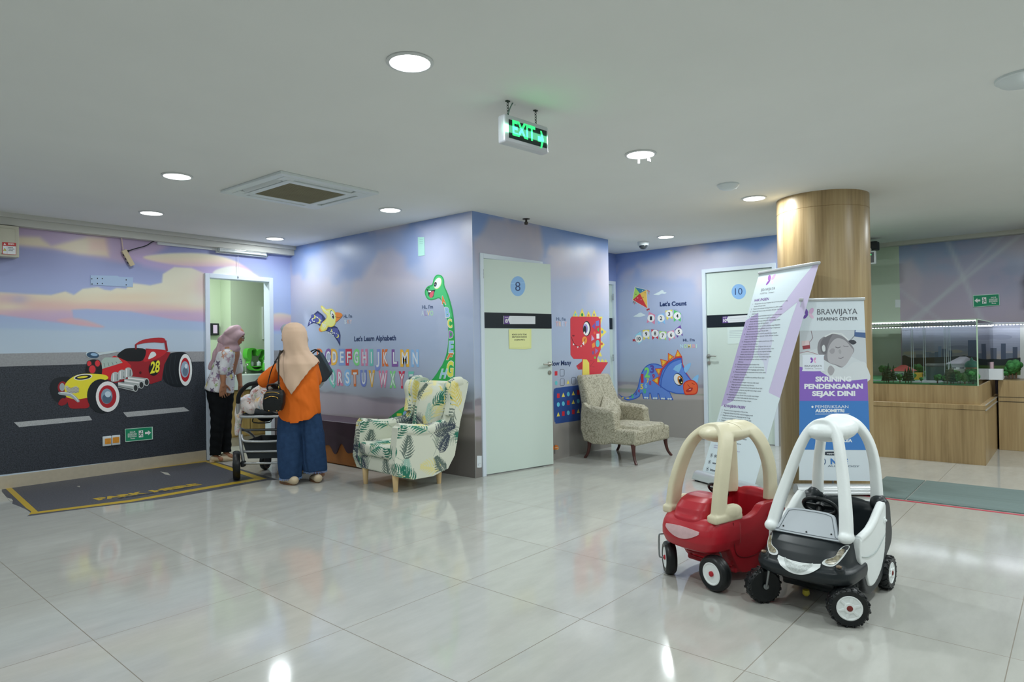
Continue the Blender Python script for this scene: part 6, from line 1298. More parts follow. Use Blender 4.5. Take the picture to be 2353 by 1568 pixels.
# miniature town
tb = tag(MB().box((g0+.02, gy+.02, zg), (XK-.06, 2.5, zg+.014)).build('model_ground', mat('model_grass', '4f9a68', .8, noise=.25, nscale=18)), 'green base board of the miniature town', 'model base')
zb_ = zg+.014
tag(MB().box((g0+.10, 1.15, zb_), (XK-.3, 1.42, zb_+.003)).box((g0+.32, gy+.1, zb_), (g0+.50, 2.3, zb_+.004)).build('model_road', mat('model_asphalt', '8a8f94', .7)), 'grey crossing roads of the miniature town', 'model road')
def house(x, y, w, d, h, wall, roof, rh, label, over=.03):
    t = thing('model_house', label, 'model building', (x, y, zb_)); MB().box((-w/2, -d/2, 0), (w/2, d/2, h)).build('wall', wall, t)
    mb = MB(); o = over; mb.add([(-w/2-o, -d/2-o, h), (w/2+o, -d/2-o, h), (w/2+o, d/2+o, h), (-w/2-o, d/2+o, h), (-.0, -d*.12, h+rh), (0, d*.12, h+rh)], [(0, 1, 4), (1, 2, 5, 4), (2, 3, 5), (3, 0, 4, 5), (3, 2, 1, 0)]); mb.build('roof', roof, t)
    mb = MB()
    for i in range(3): mb.box((-w/2-.004, -d*.38+i*d*.3, h*.25), (-w/2+.002, -d*.38+i*d*.3+d*.16, h*.75))
    mb.build('window', mat('model_window', '5a6470', .3), t); return t
WHT = mat('model_white', 'cdd2d6', .6); YEL = mat('model_yellow', 'cfa540', .6); RDR = mat('model_red_roof', 'a34a48', .6)
def on_ground(px, py): return onZ(px, py, zb_)
p = on_ground(2073, 872); house(p[0]+.10, p[1], .20, .20, .10, WHT, RDR, .075, 'model house with red hipped roof among small trees in the glass case')
t = tag(MB().box((p[0]+.0, p[1]-.20, zb_), (p[0]+.16, p[1]-.115, zb_+.08)).build('model_annex', YEL), 'small yellow model annex beside the red roofed model house', 'model building')
yq = onX(2213, 830, 9.85); house(9.85, yq[1], .26, .27, yq[2]-zb_-.05+.02, WHT, mat('model_pale_roof', 'b4aebc', .6), .085, 'white model villa with pale hipped roof behind the dome tower')
yq2 = onX(2250, 833, 10.0); tag(MB().box((9.95, yq2[1]-.14, zb_), (10.12, yq2[1]+.13, onX(2250, 833, 9.95)[2])).build('model_block', mat('model_pink', 'cfb4bc', .6)), 'pale pink model block right of the dome tower', 'model building')
yq3 = onX(2200, 850, 9.7); tag(MB().box((9.62, yq3[1]-.45, zb_), (9.78, yq3[1]+.12, onX(2200, 848, 9.62)[2])).build('model_hall', WHT), 'long low white model hall in front of the villa', 'model building')
pt = onX(2233, 850, 9.4); ht = onX(2233, 824, 9.4)[2]-zb_; tw_ = thing('model_tower', 'model tower with teal dome and brown columns in the glass case', 'model building', (9.4, pt[1], zb_))
MB().lathe([(.062, 0), (.062, ht*.40), (.070, ht*.42), (.070, ht*.50), (.060, ht*.52), (.060, ht*.62)], 12).build('shaft', mat('model_tan', 'b09070', .6), tw_)
mb = MB()
for i in range(8): a = 2*PI*i/8; mb.box((.064*math.cos(a)-.008, .064*math.sin(a)-.008, .01), (.064*math.cos(a)+.008, .064*math.sin(a)+.008, ht*.4))
mb.build('column', mat('model_brown', '7a4438', .6), tw_)
MB().lathe([(.068, ht*.60), (.072, ht*.66), (.066, ht*.78), (.045, ht*.87), (.018, ht*.91), (.014, ht*.97), (.002, ht*1.06)], 20).build('dome', mat('model_teal', '4f9a8c', .4), tw_, smooth=True, angle=50)
p = on_ground(2162, 880); gt = thing('model_gate', 'dark glass model office block near the middle of the glass case', 'model building', (p[0]+.5, p[1]+.10, zb_)); MB().box((-.06, -.11, 0), (.06, .11, .19), .012, 3).build('tower', mat('model_darkglass', '2f4648', .15, spec=.7), gt); MB().box((-.066, -.115, .165), (.066, .115, .20), .012, 2).build('crown', mat('model_stone', '5a5f60', .5), gt)
# model trees: cones and round crowns
M_TREE1 = mat('model_conifer', '23472f', .8, noise=.4, nscale=60); M_TREE2 = mat('model_leaf', '3c7a40', .8, noise=.45, nscale=70); M_TRK = mat('model_trunk', '5a4634', .8)
def mtree(kind):
    t = thing('miniature_tree', None, 'model tree')
    rnd = random.Random(kind); mb = MB()
    if kind == 0:
        for i in range(6): z0 = .02+i*.020; r = .036*(1-i/6.4); mb.lathe([(r, z0), (r*.8, z0+.012), (.002, z0+.036)], 9)
    else:
        for i in range(11): a = rnd.random()*6.28; q = rnd.random()*.026; mb.ell((q*math.cos(a), q*math.sin(a), .048+rnd.random()*.034), .017+rnd.random()*.009, 8, 5)
    o = mb.build('crown', M_TREE1 if kind == 0 else M_TREE2, t, smooth=True); MB().lathe([(.004, 0), (.003, .05)], 6).build('trunk', M_TRK, t); return t
tp_ = [mtree(0), mtree(1)]; used = [False, False]; rnd = random.Random(11)
def put_tree(kind, x, y, s, rz):
    o = tp_[kind] if not used[kind] else copy_tree(tp_[kind]); used[kind] = True
    o.location = (x, y, zb_); o.scale = (s, s, s); o.rotation_euler = (0, 0, rz)
    o['label'] = ('dark conical miniature tree in the glass case, one of several alike' if kind == 0 else 'round leafy miniature tree in the glass case, one of several alike'); o['group'] = 'miniature conifers in the glass case' if kind == 0 else 'round miniature trees in the glass case'
for (px, py, s, kd) in [(2022, 884, 1.35, 0), (2017, 884, 1.0, 0), (2030, 885, 1.1, 0), (2010, 884, .9, 0), (2066, 884, 1.0, 0), (2074, 884, 1.15, 0), (2080, 884, 1.1, 0), (2166, 886, 1.3, 0), (2175, 886, 1.35, 0), (2181, 886, 1.1, 0), (2245, 886, 1.0, 0), (2036, 870, 1.0, 0), (2042, 868, .9, 0), (2060, 863, .9, 0),
                        (2050, 884, .8, 1), (2056, 883, 1.0, 1), (2062, 885, .7, 1), (2140, 886, .9, 1), (2148, 884, 1.0, 1), (2155, 887, .9, 1), (2190, 887, .8, 1), (2198, 886, 1.1, 1), (2206, 887, .7, 1), (2213, 885, 1.2, 1), (2220, 886, .8, 1), (2230, 886, 1.5, 1), (2238, 884, 1.6, 1), (2226, 880, 1.4, 1), (2250, 887, 1.2, 1), (2254, 884, 1.5, 1), (2234, 876, 1.4, 1),
                        (2048, 862, 1.3, 1), (2058, 858, 1.4, 1), (2080, 860, 1.2, 1), (2092, 862, 1.3, 1), (2110, 864, 1.1, 1), (2120, 860, 1.2, 1), (2140, 858, 1.6, 1), (2150, 866, 1.1, 1), (2188, 868, 1.2, 1), (2198, 872, 1.1, 1), (2130, 872, 1.0, 1), (2100, 874, .8, 1), (2118, 880, .6, 1), (2168, 866, 1.2, 1)]:
    p = on_ground(px, py)
    if p[0] < g0+.05: p[0] = g0+.05
    if p[0] > XK-.1: p[0] = XK-.12
    put_tree(kd, p[0], max(p[1], gy+.05), s*1.05, rnd.random()*6)
for (px, py, s) in [(2318, 858, 1.5), (2326, 860, 1.9), (2334, 858, 2.2), (2306, 862, .9)]:
    p = onX(px, py, xk2+.2); put_tree(1, xk2+.2+rnd.random()*.1, min(max(p[1], yk2+.06), yd-.08), s*1.05, rnd.random()*6)
# ---- tank cabinet at the picture edge
yq = yk2-.02; ak = thing('aquarium_cabinet', 'tall cabinet with teal header and dark planted tank, cut off at the picture edge', 'aquarium', (0, 0, 0))
XA = 9.74
z_a, z_b = onX(2345, 627, XA)[2], onX(2345, 588, XA)[2]
M_TEAL = mat('teal_laminate', '7fa898', .5, noise=.1, nscale=30)
MB().box((XA, -.6, z_a+.02), (XK, yq+.06, z_b-.015)).build('header', M_TEAL, ak); MB().box((XA-.012, -.6, z_b-.015), (XK, yq+.072, z_b)).box((XA-.006, -.6, z_a), (XK, yq+.066, z_a+.02)).build('header_trim', M_WOOD, ak)
zc_ = onX(2348, 815, XA)[2]
MB().box((XA+.02, -.6, zc_), (XK, yq, z_a)).build('tank', mat('tank_glass_dark', '1d3a36', .08, spec=.7), ak)
mb = MB().box((XA, yq-.03, zc_), (XA+.03, yq, z_a)).box((XA, -.6, zc_), (XA+.03, -.57, z_a)); mb.build('tank_frame', mat('dark_green_metal', '1a3834', .4), ak)
MB().box((XA, -.6, 0), (XK, yq, zc_)).build('base', M_WOOD, ak)
mb = MB(); rnd = random.Random(4)
for i in range(40): y = yq-.05-rnd.random()*.3; z = zc_+.02+rnd.random()*.55*(.4+.6*rnd.random()); mb.ell((XA+.015, y, z), (.006, .012+rnd.random()*.02, .014+rnd.random()*.02), 8, 5)
mb.build('water_plant', mat('water_plant', '3a8a3a', .5), ak, smooth=True)
# ---- second exit sign, half hidden by the column
XS = 9.6; c0, c1, c2 = onX(2013, 576, XS), onX(2013, 607, XS), onX(2000, 576, XS)
e2 = thing('exit_sign', 'small exit sign half hidden behind the wooden column', 'sign', (XS, c0[1], c1[2])); hS = c0[2]-c1[2]; wS2 = .42
MB().box((-.025, 0, 0), (.025, wS2, hS), .014, 3).build('housing', M_PLW, e2, smooth=True, angle=40); MB().box((-.028, .02, .02), (-.0245, wS2-.02, hS-.02)).build('sign_face', MATS['sign_black'], e2)
mb = MB(); vs, fs = text_shape('EXIT', .03); x0 = min(v[0] for v in vs); wx = max(v[0] for v in vs)-x0; mb.add([(-.029, .05+(wS2-.14)*(1-(v[0]-x0)/wx), .045+v[1]*(hS-.09)/CAPH) for v in vs], fs); mb.build('lettering', M_EXIT, e2, rec=False)
mb = MB(); mb.tube(spline([(0, .06, hS), (0, .06, hS+.03), (0, .09, hS+.05), (0, .10, hS+.02)], 4), .004, 6); mb.tube([(0, .10, hS+.03), (0, .10, CEIL-c1[2])], .004, 6).build('hanger', M_TRIM, e2)
bz0, bz1 = onX(2014, 573, XS+.15)[2], onX(2014, 557, XS+.15)[2]; byy = onX(2015, 565, XS+.15)[1]
b2 = thing('speaker_box', 'small black wall box above the half hidden exit sign', 'box', (XS+.15, byy, bz0)); MB().box((0, 0, 0), (.16, .3, bz1-bz0+.02), .01, 2).build('box', M_DK, b2); MB().box((.06, .1, bz1-bz0+.02), (.10, .16, CEIL-bz0)).build('bracket', M_DK, b2)
# ================================================================ two ride-on toy cars
TOCAM = np.array([-.76, -.65, 0.]); IMR = np.array([.65, -.76, 0.])
M_TYRE = mat('black_tyre', '15191b', .38, spec=.5, gain=1.0)
M_REDP = mat('red_plastic', 'a61f2b', .36, spec=.5, gain=1.25, noise=.05, nscale=6)
M_CREAM = mat('cream_plastic', 'cac3a8', .42, gain=1.28, noise=.05, nscale=7)
M_WHP = mat('white_shell_plastic', 'd8dddd', .42, gain=1.28, noise=.03, nscale=7)
M_BLKP = mat('charcoal_plastic', '20272b', .38, spec=.5, gain=1.0)
M_GRYP = mat('grey_shell_plastic', 'b2b9c0', .4, gain=1.28)
M_ROD = mat('steel_rod', '85898a', .35, metal=.7, gain=1.2)
def axes_to(a):
    a = Vector(a).normalized(); z = Vector((0, 0, 1)); u = z.cross(a).normalized(); v = a.cross(u); M = Matrix.Identity(4)
    for r in range(3): M[r][0] = u[r]; M[r][1] = v[r]; M[r][2] = a[r]
    return M
def wheel(t, c, axis, r, w, style, cap_col, both=False):
    """axis (local, pointing out of the hub side)"""
    M = Matrix.Translation(c) @ axes_to(axis); h = w/2; we = bpy.data.objects.new('wheel', None); COL.objects.link(we); we.parent = t; we.empty_display_size = .05
    pr = [(r*.62, -h*.92), (r*.86, -h), (r*.95, -h*.8), (r, -h*.35), (r, h*.35), (r*.95, h*.8), (r*.86, h), (r*.66, h*.92), (r*.62, h*.80)]
    mb = MB().lathe(pr, 40, M, caps=False); mb.lathe([(.004, -h*.80), (r*.62, -h*.92)], 40, M, caps=False)
    if style == 'lug':
        for i in range(16):
            A = M @ Matrix.Rotation(2*PI*i/16, 4, 'Z')
            for sg in (1, -1): mb.box((r*.93, -.006, -.002), (r*1.015, .006, h*.95), .002, 1, M=A @ Matrix.Rotation(.55*sg, 4, 'X') @ Matrix.Scale(sg, 4, (0, 0, 1)))
        for i in range(20):
            A = M @ Matrix.Rotation(2*PI*(i+.5)/20, 4, 'Z'); mb.box((r*.80, -.004, h*.70), (r*.97, .004, h*1.0), .002, 1, M=A)
            mb.box((r*.80, -.004, -h*1.0), (r*.97, .004, -h*.70), .002, 1, M=A)
    else:
        mb.lathe([(r*.93, -h*.2), (r*1.012, -h*.1), (r*1.012, h*.1), (r*.93, h*.2)], 40, M, caps=False)
    mb.build('tyre', M_TYRE, we, smooth=True, angle=38)
    mb = MB().lathe([(r*.63, h*.80), (r*.63, h*.90), (r*.58, h*.94), (r*.52, h*.80), (.003, h*.78)], 36, M, caps=False)
    if style == 'lug':
        for i in range(6): mb.box((.016, -.006, h*.70), (r*.54, .006, h*.92), .002, 1, M=M @ Matrix.Rotation(PI*i/3+.3, 4, 'Z'))
        mb.lathe([(r*.28, h*.78), (r*.26, h*.98), (r*.20, h*1.0)], 24, M)
    mb.build('hub', M_WHP, we, smooth=True, angle=38)
    MB().lathe([(r*.15, h*.8), (r*.15, h*1.02), (r*.10, h*1.12), (.002, h*1.14)], 18, M).build('hub_cap', cap_col, we, smooth=True, angle=38)
    return we
def planring(z, xf, w, xb_, n=48, p=.30):
    """front outline in plan: rounded nose to xf, half width w, straight back at xb_"""
    a = [(-PI/2)+PI*i/(n-1) for i in range(n)]
    return [(xb_+(xf-xb_)*abs(math.cos(q))**p, w*np.sign(math.sin(q))*abs(math.sin(q))**.8, z) for q in a]
def nose_x(y, z, rings, p=.30):
    zs = [r[0] for r in rings]; xf = np.interp(z, zs, [r[1] for r in rings]); w = np.interp(z, zs, [r[2] for r in rings]); xb_ = rings[0][3]
    s = min(1, abs(y)/w)**(1/.8); return xb_+(xf-xb_)*max(0, 1-s*s)**(p/2)
def patch(fn, us, vs, lift, thick=.004):
    """curved thin plate: fn(u,v)->point, normal guess = +x"""
    mb = MB(); n, m = len(us), len(vs); top = [fn(u, v) for u in us for v in vs]; f = [Vector(p)+Vector((lift, 0, 0)) for p in top]; b = [Vector(p)-Vector((thick, 0, 0)) for p in top]
    q = []
    for i in range(n-1):
        for j in range(m-1): a = i*m+j; q.append((a, a+m, a+m+1, a+1)); q.append((n*m+a, n*m+a+1, n*m+a+m+1, n*m+a+m))
    B = [i*m for i in range(n)]+[(n-1)*m+j for j in range(1, m)]+[i*m+m-1 for i in range(n-2, -1, -1)]+[j for j in range(m-2, 0, -1)]
    for i in range(len(B)): c, d = B[i], B[(i+1) % len(B)]; q.append((c, d, n*m+d, n*m+c))
    return mb.add(f+b, q)
XZ = Matrix(((1, 0, 0, 0), (0, 0, 1, 0), (0, 1, 0, 0), (0, 0, 0, 1)))   # prism polygon (x,z), extruded along y

# ---------------- red car with cream roof
rc = thing('toy_car', 'red ride-on toy car with a cream roof, beside the black and white one', 'toy car', **frame((3.672, 1.572, 0), (-.968, .25)))
RR_ = [(.185, .290, .155, .08), (.205, .330, .182, .08), (.25, .352, .193, .08), (.29, .352, .193, .08), (.32, .342, .190, .08), (.345, .325, .184, .08), (.362, .305, .176, .08), (.372, .29, .165, .08)]
mb = MB(); mb.ring_loft([planring(z, xf, w, xb_) for z, xf, w, xb_ in RR_])
side = [(.12, .365), (.04, .352), (-.03, .352), (-.09, .372), (-.13, .40), (-.19, .408), (-.30, .405), (-.345, .38), (-.36, .30), (-.35, .16), (-.30, .10), (-.20, .06), (.02, .05), (.08, .075), (.12, .13), (.16, .20), (.2, .25)]
for sg in (1, -1):
    y0, y1 = (.140*sg, .184*sg); mb.prism(spline(side, 3, True), min(y0, y1), max(y0, y1), XZ)
mb.box((-.33, -.17, .055), (.10, .17, .085), .01); mb.box((-.34, -.16, .08), (-.12, .16, .20), .02)
mb.prism([(-.355, .10), (-.30, .10), (-.305, .40), (-.33, .43), (-.36, .42), (-.37, .3)], -.165, .165, XZ)
mb.ell((-.335, 0, .385), (.03, .15, .065), 20, 10); mb.box((.08, -.165, .10), (.12, .165, .37), .01)
body = blob(mb, 'body', M_REDP, rc, .0052, 4)
mb = MB()
H_ = [(.30, .335, .112), (.365, .318, .114), (.375, .306, .118), (.385, .300, .118), (.41, .29, .114), (.445, .255, .105), (.466, .21, .09), (.476, .16, .06)]
mb.ring_loft([[(xb2+(xf-xb2)*(.5+.5*cx), w*cy, z) for cx, cy in [(np.sign(math.cos(a))*abs(math.cos(a))**.6, np.sign(math.sin(a))*abs(math.sin(a))**.6) for a in [2*PI*i/40 for i in range(40)]]] for (z, xf, w), xb2 in zip(H_, (.06, .06, .06, .06, .062, .07, .085, .10))])
blob(mb, 'hood', M_REDP, rc, .005, 4)
# roof : two arches fused at the crown
def arch(mb, pts, wid, thk, n=14):
    """ribbon-like leg through points with (tangent-perpendicular) width along x"""
    P = [Vector(p) for p in pts]; rings = []
    for i, p in enumerate(P):
        t_ = (P[min(i+1, len(P)-1)]-P[max(i-1, 0)]).normalized(); wv = Vector((1, 0, 0)); wv = (wv-t_*wv.dot(t_)).normalized(); nv_ = t_.cross(wv)
        w, h = np.interp(i/(len(P)-1), np.linspace(0, 1, len(wid)), wid), np.interp(i/(len(P)-1), np.linspace(0, 1, len(thk)), thk)
        rings.append([p+wv*(w*np.sign(math.cos(a))*abs(math.cos(a))**.55)+nv_*(h*np.sign(math.sin(a))*abs(math.sin(a))**.55) for a in [2*PI*k/n for k in range(n)]])
    mb.ring_loft(rings)
mb = MB()
for sx, zf in ((1, .385), (-1, .405)):
    for sy in (1, -1):
        F = [(.225, .158, zf), (.205, .156, .50), (.165, .145, .62), (.11, .122, .735), (.055, .085, .805), (.02, .04, .842), (.01, 0, .850)] if sx > 0 else [(-.28, .135, zf), (-.285, .135, .50), (-.275, .13, .62), (-.24, .11, .735), (-.19, .08, .81), (-.155, .04, .845), (-.145, 0, .852)]
        arch(mb, spline([(x, y*sy, z) for x, y, z in F], 5), [.050, .048, .048, .052, .060], [.026, .024, .022, .018, .015])
mb.ell((-.06, 0, .803), (.20, .115, .057), 28, 12)
for sy in (1, -1):
    mb.box((.165, min(.122*sy, .192*sy), .352), (.285, max(.122*sy, .192*sy), .400), .015, 3); mb.ell((.13, .165*sy, .395), (.095, .032, .048), 18, 10)
    mb.box((.05, min(.145*sy, .190*sy), .352), (.18, max(.145*sy, .190*sy), .388), .012, 3)
roof = blob(mb, 'roof', M_CREAM, rc, .005, 4)
MB().lathe([(.006, 0), (.006, .004), (.003, .005)], 12, Matrix.Translation((.03, .05, .846))).build('roof_bolt', M_DK, roof)
mb = MB(); mb.tube([(-.0645, .112*math.sin(a), .803+.0570*math.cos(a)) for a in [(-1.35+2.7*i/24) for i in range(25)]], .0016, 6); mb.build('roof_seam', mat('cream_seam', '8f8869', .6), roof)
# smile-shaped number plate
def fn(u, v):
    y = u*.115; zt_ = .322-.010*u*u; zb2 = .258+.040*u*u; z = zb2+(zt_-zb2)*v; return (nose_x(y, z, RR_)+.0, y, z)
patch(fn, np.linspace(-1, 1, 25), np.linspace(0, 1, 6), .0035, .006).build('number_plate', mat('worn_white_label', 'c3a3a6', .4, noise=.1, nscale=30), rc, smooth=True, angle=50)
mb = MB().tube([(.17+.02*math.sin(a)*0, .055*math.cos(a), .0) for a in (0, 1)], .001, 4) if False else MB()
MW = Matrix.Translation((.02, .0, .475)) @ Matrix.Rotation(math.radians(-48), 4, 'Y')
ring = [MW @ Vector((.052*math.cos(2*PI*i/28), .060*math.sin(2*PI*i/28), 0)) for i in range(29)]; mb.tube(ring, .008, 10, caps=False)
mb.box((-.012, -.052, -.005), (.012, .052, .005), .004, 2, M=MW); mb.lathe([(.02, -.008), (.018, .012), (.001, .014)], 14, MW); mb.tube([MW @ Vector((0, 0, 0)), (.10, 0, .40)], .012, 10); mb.build('steering_wheel', M_TYRE, rc, smooth=True, angle=50)
for sg in (1, -1):
    MB().lathe([(.026, 0), (.026, .003), (.020, .006), (.001, .006)], 22, Matrix.Translation((-.20, .184*sg, .335)) @ axes_to((0, sg, 0))).build('door_knob', M_REDP, rc, smooth=True, angle=40)
    mb = MB(); mb.tube(spline([(.135, .1865*sg, .345), (.13, .187*sg, .22), (.10, .187*sg, .16), (.0, .187*sg, .135), (-.12, .187*sg, .15), (-.20, .187*sg, .21), (-.23, .187*sg, .30)], 5), .0022, 6); mb.build('door_line', mat('red_seam', '6b121b', .5), rc)
mi = rc.matrix_world.to_3x3().inverted()
axL = lambda v: tuple(mi @ Vector(v))
wf1 = wheel(rc, (.255, -.165, .092), axL(-IMR*.995-TOCAM*.06), .092, .062, 'plain', M_REDP)
wf2 = wheel(rc, (.27, .165, .0945), axL(-IMR*.86+TOCAM*.50), .0945, .066, 'plain', M_REDP)
for sg in (1, -1): wheel(rc, (-.27, .17*sg, .088), (0, sg, 0), .088, .055, 'plain', M_REDP)
# bent fork rods of the casters
a1 = Vector(axL(-IMR*.995-TOCAM*.06)).normalized(); c1 = Vector((.255, -.165, .092))
MB().tube(spline([c1+a1*.02, c1+a1*.05, c1+a1*.058+Vector((0, 0, .02)), c1+a1*.058+Vector((0, 0, .12)), c1+a1*.045+Vector((0, 0, .135)), c1+Vector((0, 0, .135))], 3), .005, 8).build('caster_fork', M_ROD, rc, smooth=True)
a2 = Vector(axL(-IMR*.86+TOCAM*.50)).normalized(); c2 = Vector((.27, .165, .0945))
MB().tube(spline([c2-a2*.02, c2-a2*.045, c2-a2*.05+Vector((0, 0, .08)), c2-a2*.02+Vector((0, 0, .12)), c2+Vector((0, 0, .14))], 3), .005, 8).build('caster_fork', M_ROD, rc, smooth=True)
MB().lathe([(.022, 0), (.024, .012), (.018, .03), (.001, .032)], 16, Matrix.Translation((-.36, .10, .395))).build('fuel_cap', mat('blue_cap', '3f8fb4', .4), rc, smooth=True, angle=40)

# ---------------- black and white car
wt = thing('toy_car', 'black and white ride-on toy car with a tall white roof, nearest the camera', 'toy car', **frame((3.662, 1.005, 0), (-.998, .065)))
WR = [(.165, .335, .205, .10), (.185, .375, .228, .10), (.215, .390, .234, .10), (.240, .386, .232, .10), (.252, .368, .212, .10), (.27, .358, .204, .10), (.30, .340, .200, .10), (.33, .315, .196, .10), (.355, .275, .190, .10), (.372, .22, .18, .10)]
mb = MB(); mb.ring_loft([planring(z, xf, w, xb_) for z, xf, w, xb_ in WR])
low = [(.14, .30), (.17, .24), (.13, .20), (.10, .13), (.05, .075), (-.05, .06), (-.18, .075), (-.24, .12), (-.26, .17), (-.33, .20), (-.385, .24), (-.40, .30), (-.385, .345), (-.37, .43), (-.34, .465), (-.29, .465), (-.265, .42), (-.25, .30), (-.2, .18), (-.05, .12), (.05, .14), (.09, .22), (.10, .34)]
for sg in (1, -1):
    mb.prism(spline(low, 3, True), min(.16*sg, .212*sg), max(.16*sg, .212*sg), XZ)
    mb.ell((-.33, .165*sg, .45), (.05, .042, .045), 18, 10)
    mb.ell((.335, .178*sg, .255), (.022, .022, .018), 14, 8)
mb.box((-.36, -.18, .055), (.12, .18, .085), .01); mb.box((-.34, -.17, .08), (-.14, .17, .20), .02); mb.prism([(-.39, .15), (-.33, .15), (-.325, .40), (-.345, .445), (-.375, .44), (-.40, .3)], -.185, .185, XZ)
mb.ell((-.35, 0, .40), (.03, .15, .06), 20, 10); mb.box((.09, -.18, .08), (.13, .18, .36), .01)
mb.ring_loft([[(x, y*w, z) for x, z in ((-.40, .22), (-.425, .25), (-.42, .31), (-.39, .335))] for y, w in ((-.19, 1), (-.1, 1), (0, 1), (.1, 1), (.19, 1))], True, True)
blob(mb, 'body', M_BLKP, wt, .0052, 4)
# roof
mb = MB()
for sx, zf in ((1, .375), (-1, .43)):
    for sy in (1, -1):
        F = [(.235, .178, zf), (.180, .160, .50), (.114, .130, .64), (.060, .100, .765), (.012, .070, .848), (-.02, .035, .893), (-.03, 0, .905)] if sx > 0 else [(-.34, .155, .43), (-.345, .152, .55), (-.345, .142, .68), (-.325, .12, .785), (-.285, .085, .862), (-.255, .04, .90), (-.245, 0, .908)]
        arch(mb, spline([(x, y*sy, z) for x, y, z in F], 5), [.034, .032, .033, .040, .055], [.030, .026, .023, .020, .016])
mb.ell((-.135, 0, .852), (.215, .115, .064), 28, 12)
for sy in (1, -1): mb.ell((.235, .178*sy, .385), (.052, .036, .03), 16, 8)
rf = blob(mb, 'roof', M_WHP, wt, .005, 4)
MB().tube(spline([(.045, -.07, .86), (.092, -.10, .765), (.146, -.128, .64), (.212, -.156, .50)], 4), .0018, 5).build('roof_seam', mat('white_seam', '9aa3a2', .6), rf)
# grey windscreen plate with rounded corners
Wp = [(-.150, .375), (-.146, .386), (-.118, .478), (-.105, .492), (-.06, .500), (.06, .500), (.105, .492), (.118, .478), (.146, .386), (.150, .375), (.142, .366), (-.142, .366)]
ang = math.radians(32); MPl = Matrix.Translation((.262, 0, .366)) @ Matrix.Rotation(-ang, 4, 'Y') @ Matrix(((0, 0, 1, 0), (1, 0, 0, 0), (0, 1, 0, -.366), (0, 0, 0, 1)))
MB().prism(spline(Wp, 3, True), -.020, .002, MPl).build('windscreen_panel', M_GRYP, wt, smooth=True, angle=50, bev=.004)
mb = MB(); W2 = [(p[0]*.90, .432+(p[1]-.432)*.86) for p in spline(Wp, 3, True)]; mb.tube([MPl @ Vector((p[0], p[1], .003)) for p in W2]+[MPl @ Vector((W2[0][0], W2[0][1], .003))], .0016, 6, caps=False); mb.build('panel_groove', mat('grey_seam', '6f767c', .6), wt)
mb = MB()
for y, z in ((-.115, .395), (0, .385), (.115, .395)): mb.lathe([(.004, .002), (.004, .005), (.001, .006)], 10, MPl @ Matrix.Translation((y, z, 0)))
mb.build('screw', M_DK, wt)
# lamps on the black nose
def nosep(y, z, d=0.): return (nose_x(y, z, WR)+d, y, z)
for sg in (1, -1):
    o_ = [(.108, .272), (.150, .268), (.178, .300), (.190, .338), (.180, .350), (.163, .340), (.150, .308), (.112, .290)]
    for nm, sc_, lift, m_ in (('headlight_rim', 1.0, .004, M_WHP), ('headlight_lens', .74, .0065, None)):
        cy_, cz_ = .152, .305; pts = spline([(cy_+(y-cy_)*sc_, cz_+(z-cz_)*sc_) for y, z in o_], 4, True)
        f = [nosep(y*sg, z, lift) for y, z in pts]; b = [nosep(y*sg, z, -.010) for y, z in pts]; n = len(f); c = nosep(cy_*sg, cz_, lift+.002)
        mb = MB(); tri = tessellate_polygon([[Vector((y, z, 0)) for y, z in pts]]); mb.add(f, [tuple(q) for q in tri]); mb.add(f+b, [(i, (i+1) % n, n+(i+1) % n, n+i) for i in range(n)])
        mb.build(nm, m_ or mat('headlight_sticker', '8f8873', .2, spec=.7, noise=.5, nscale=70), wt)
    MB().lathe([(.013, 0), (.013, .006), (.006, .010)], 12, Matrix.Translation((.345, .178*sg, .270))).build('bolt', mat('brown_bolt', '6f5f4f', .4, metal=.4), wt, smooth=True, angle=40)
def fs_(u, v, k0=1.0):
    y = u*.100*k0; zt_ = .262-.004*u*u*0+.010*u*u; zb2 = .212+.045*u*u; zm = (zt_+zb2)/2; z = zm+(zb2-zm+(zt_-zb2)*v)*k0; return nosep(y, z)
patch(lambda u, v: fs_(u, v), np.linspace(-1, 1, 27), np.linspace(0, 1, 7), .008, .006).build('grille_frame', M_WHP, wt, smooth=True, angle=50)
patch(lambda u, v: fs_(u, v, .66), np.linspace(-1, 1, 27), np.linspace(0, 1, 7), .0095, .002).build('grille_mesh', mat('grille_grey', 'b4bab9', .5, noise=.25, nscale=160), wt, smooth=True, angle=50)
# doors
for sg in (1, -1):
    dp = [(.175, .375), (.155, .36), (.10, .365), (.02, .378), (-.07, .405), (-.15, .445), (-.215, .475), (-.245, .470), (-.255, .43), (-.245, .34), (-.215, .22), (-.15, .145), (-.05, .105), (.035, .11), (.065, .15), (.10, .235), (.165, .245), (.18, .30)]
    mb = MB(); mb.prism(spline(dp, 3, True), min(.186*sg, .222*sg), max(.186*sg, .222*sg), XZ)
    mb.tube(spline([(.15, .205*sg, .362), (.02, .207*sg, .375), (-.07, .208*sg, .402), (-.15, .208*sg, .44), (-.22, .206*sg, .468)], 5), .020, 12)
    d_ = blob(mb, 'door', M_WHP, wt, .005, 4)
    MB().tube(spline([(.16, .2235*sg, .285), (.06, .2245*sg, .262), (-.08, .2245*sg, .262), (-.22, .2235*sg, .31)], 5), .0018, 6).build('door_line', mat('white_seam', '9aa3a2', .6), d_)
    MB().lathe([(.018, 0), (.018, .004), (.006, .005), (.005, .012), (.001, .013)], 18, Matrix.Translation((-.222, .221*sg, .385)) @ axes_to((0, sg, 0))).build('door_knob', M_WHP, d_, smooth=True, angle=40)
mb = MB(); MW = Matrix.Translation((.065, 0, .475)) @ Matrix.Rotation(math.radians(-52), 4, 'Y')
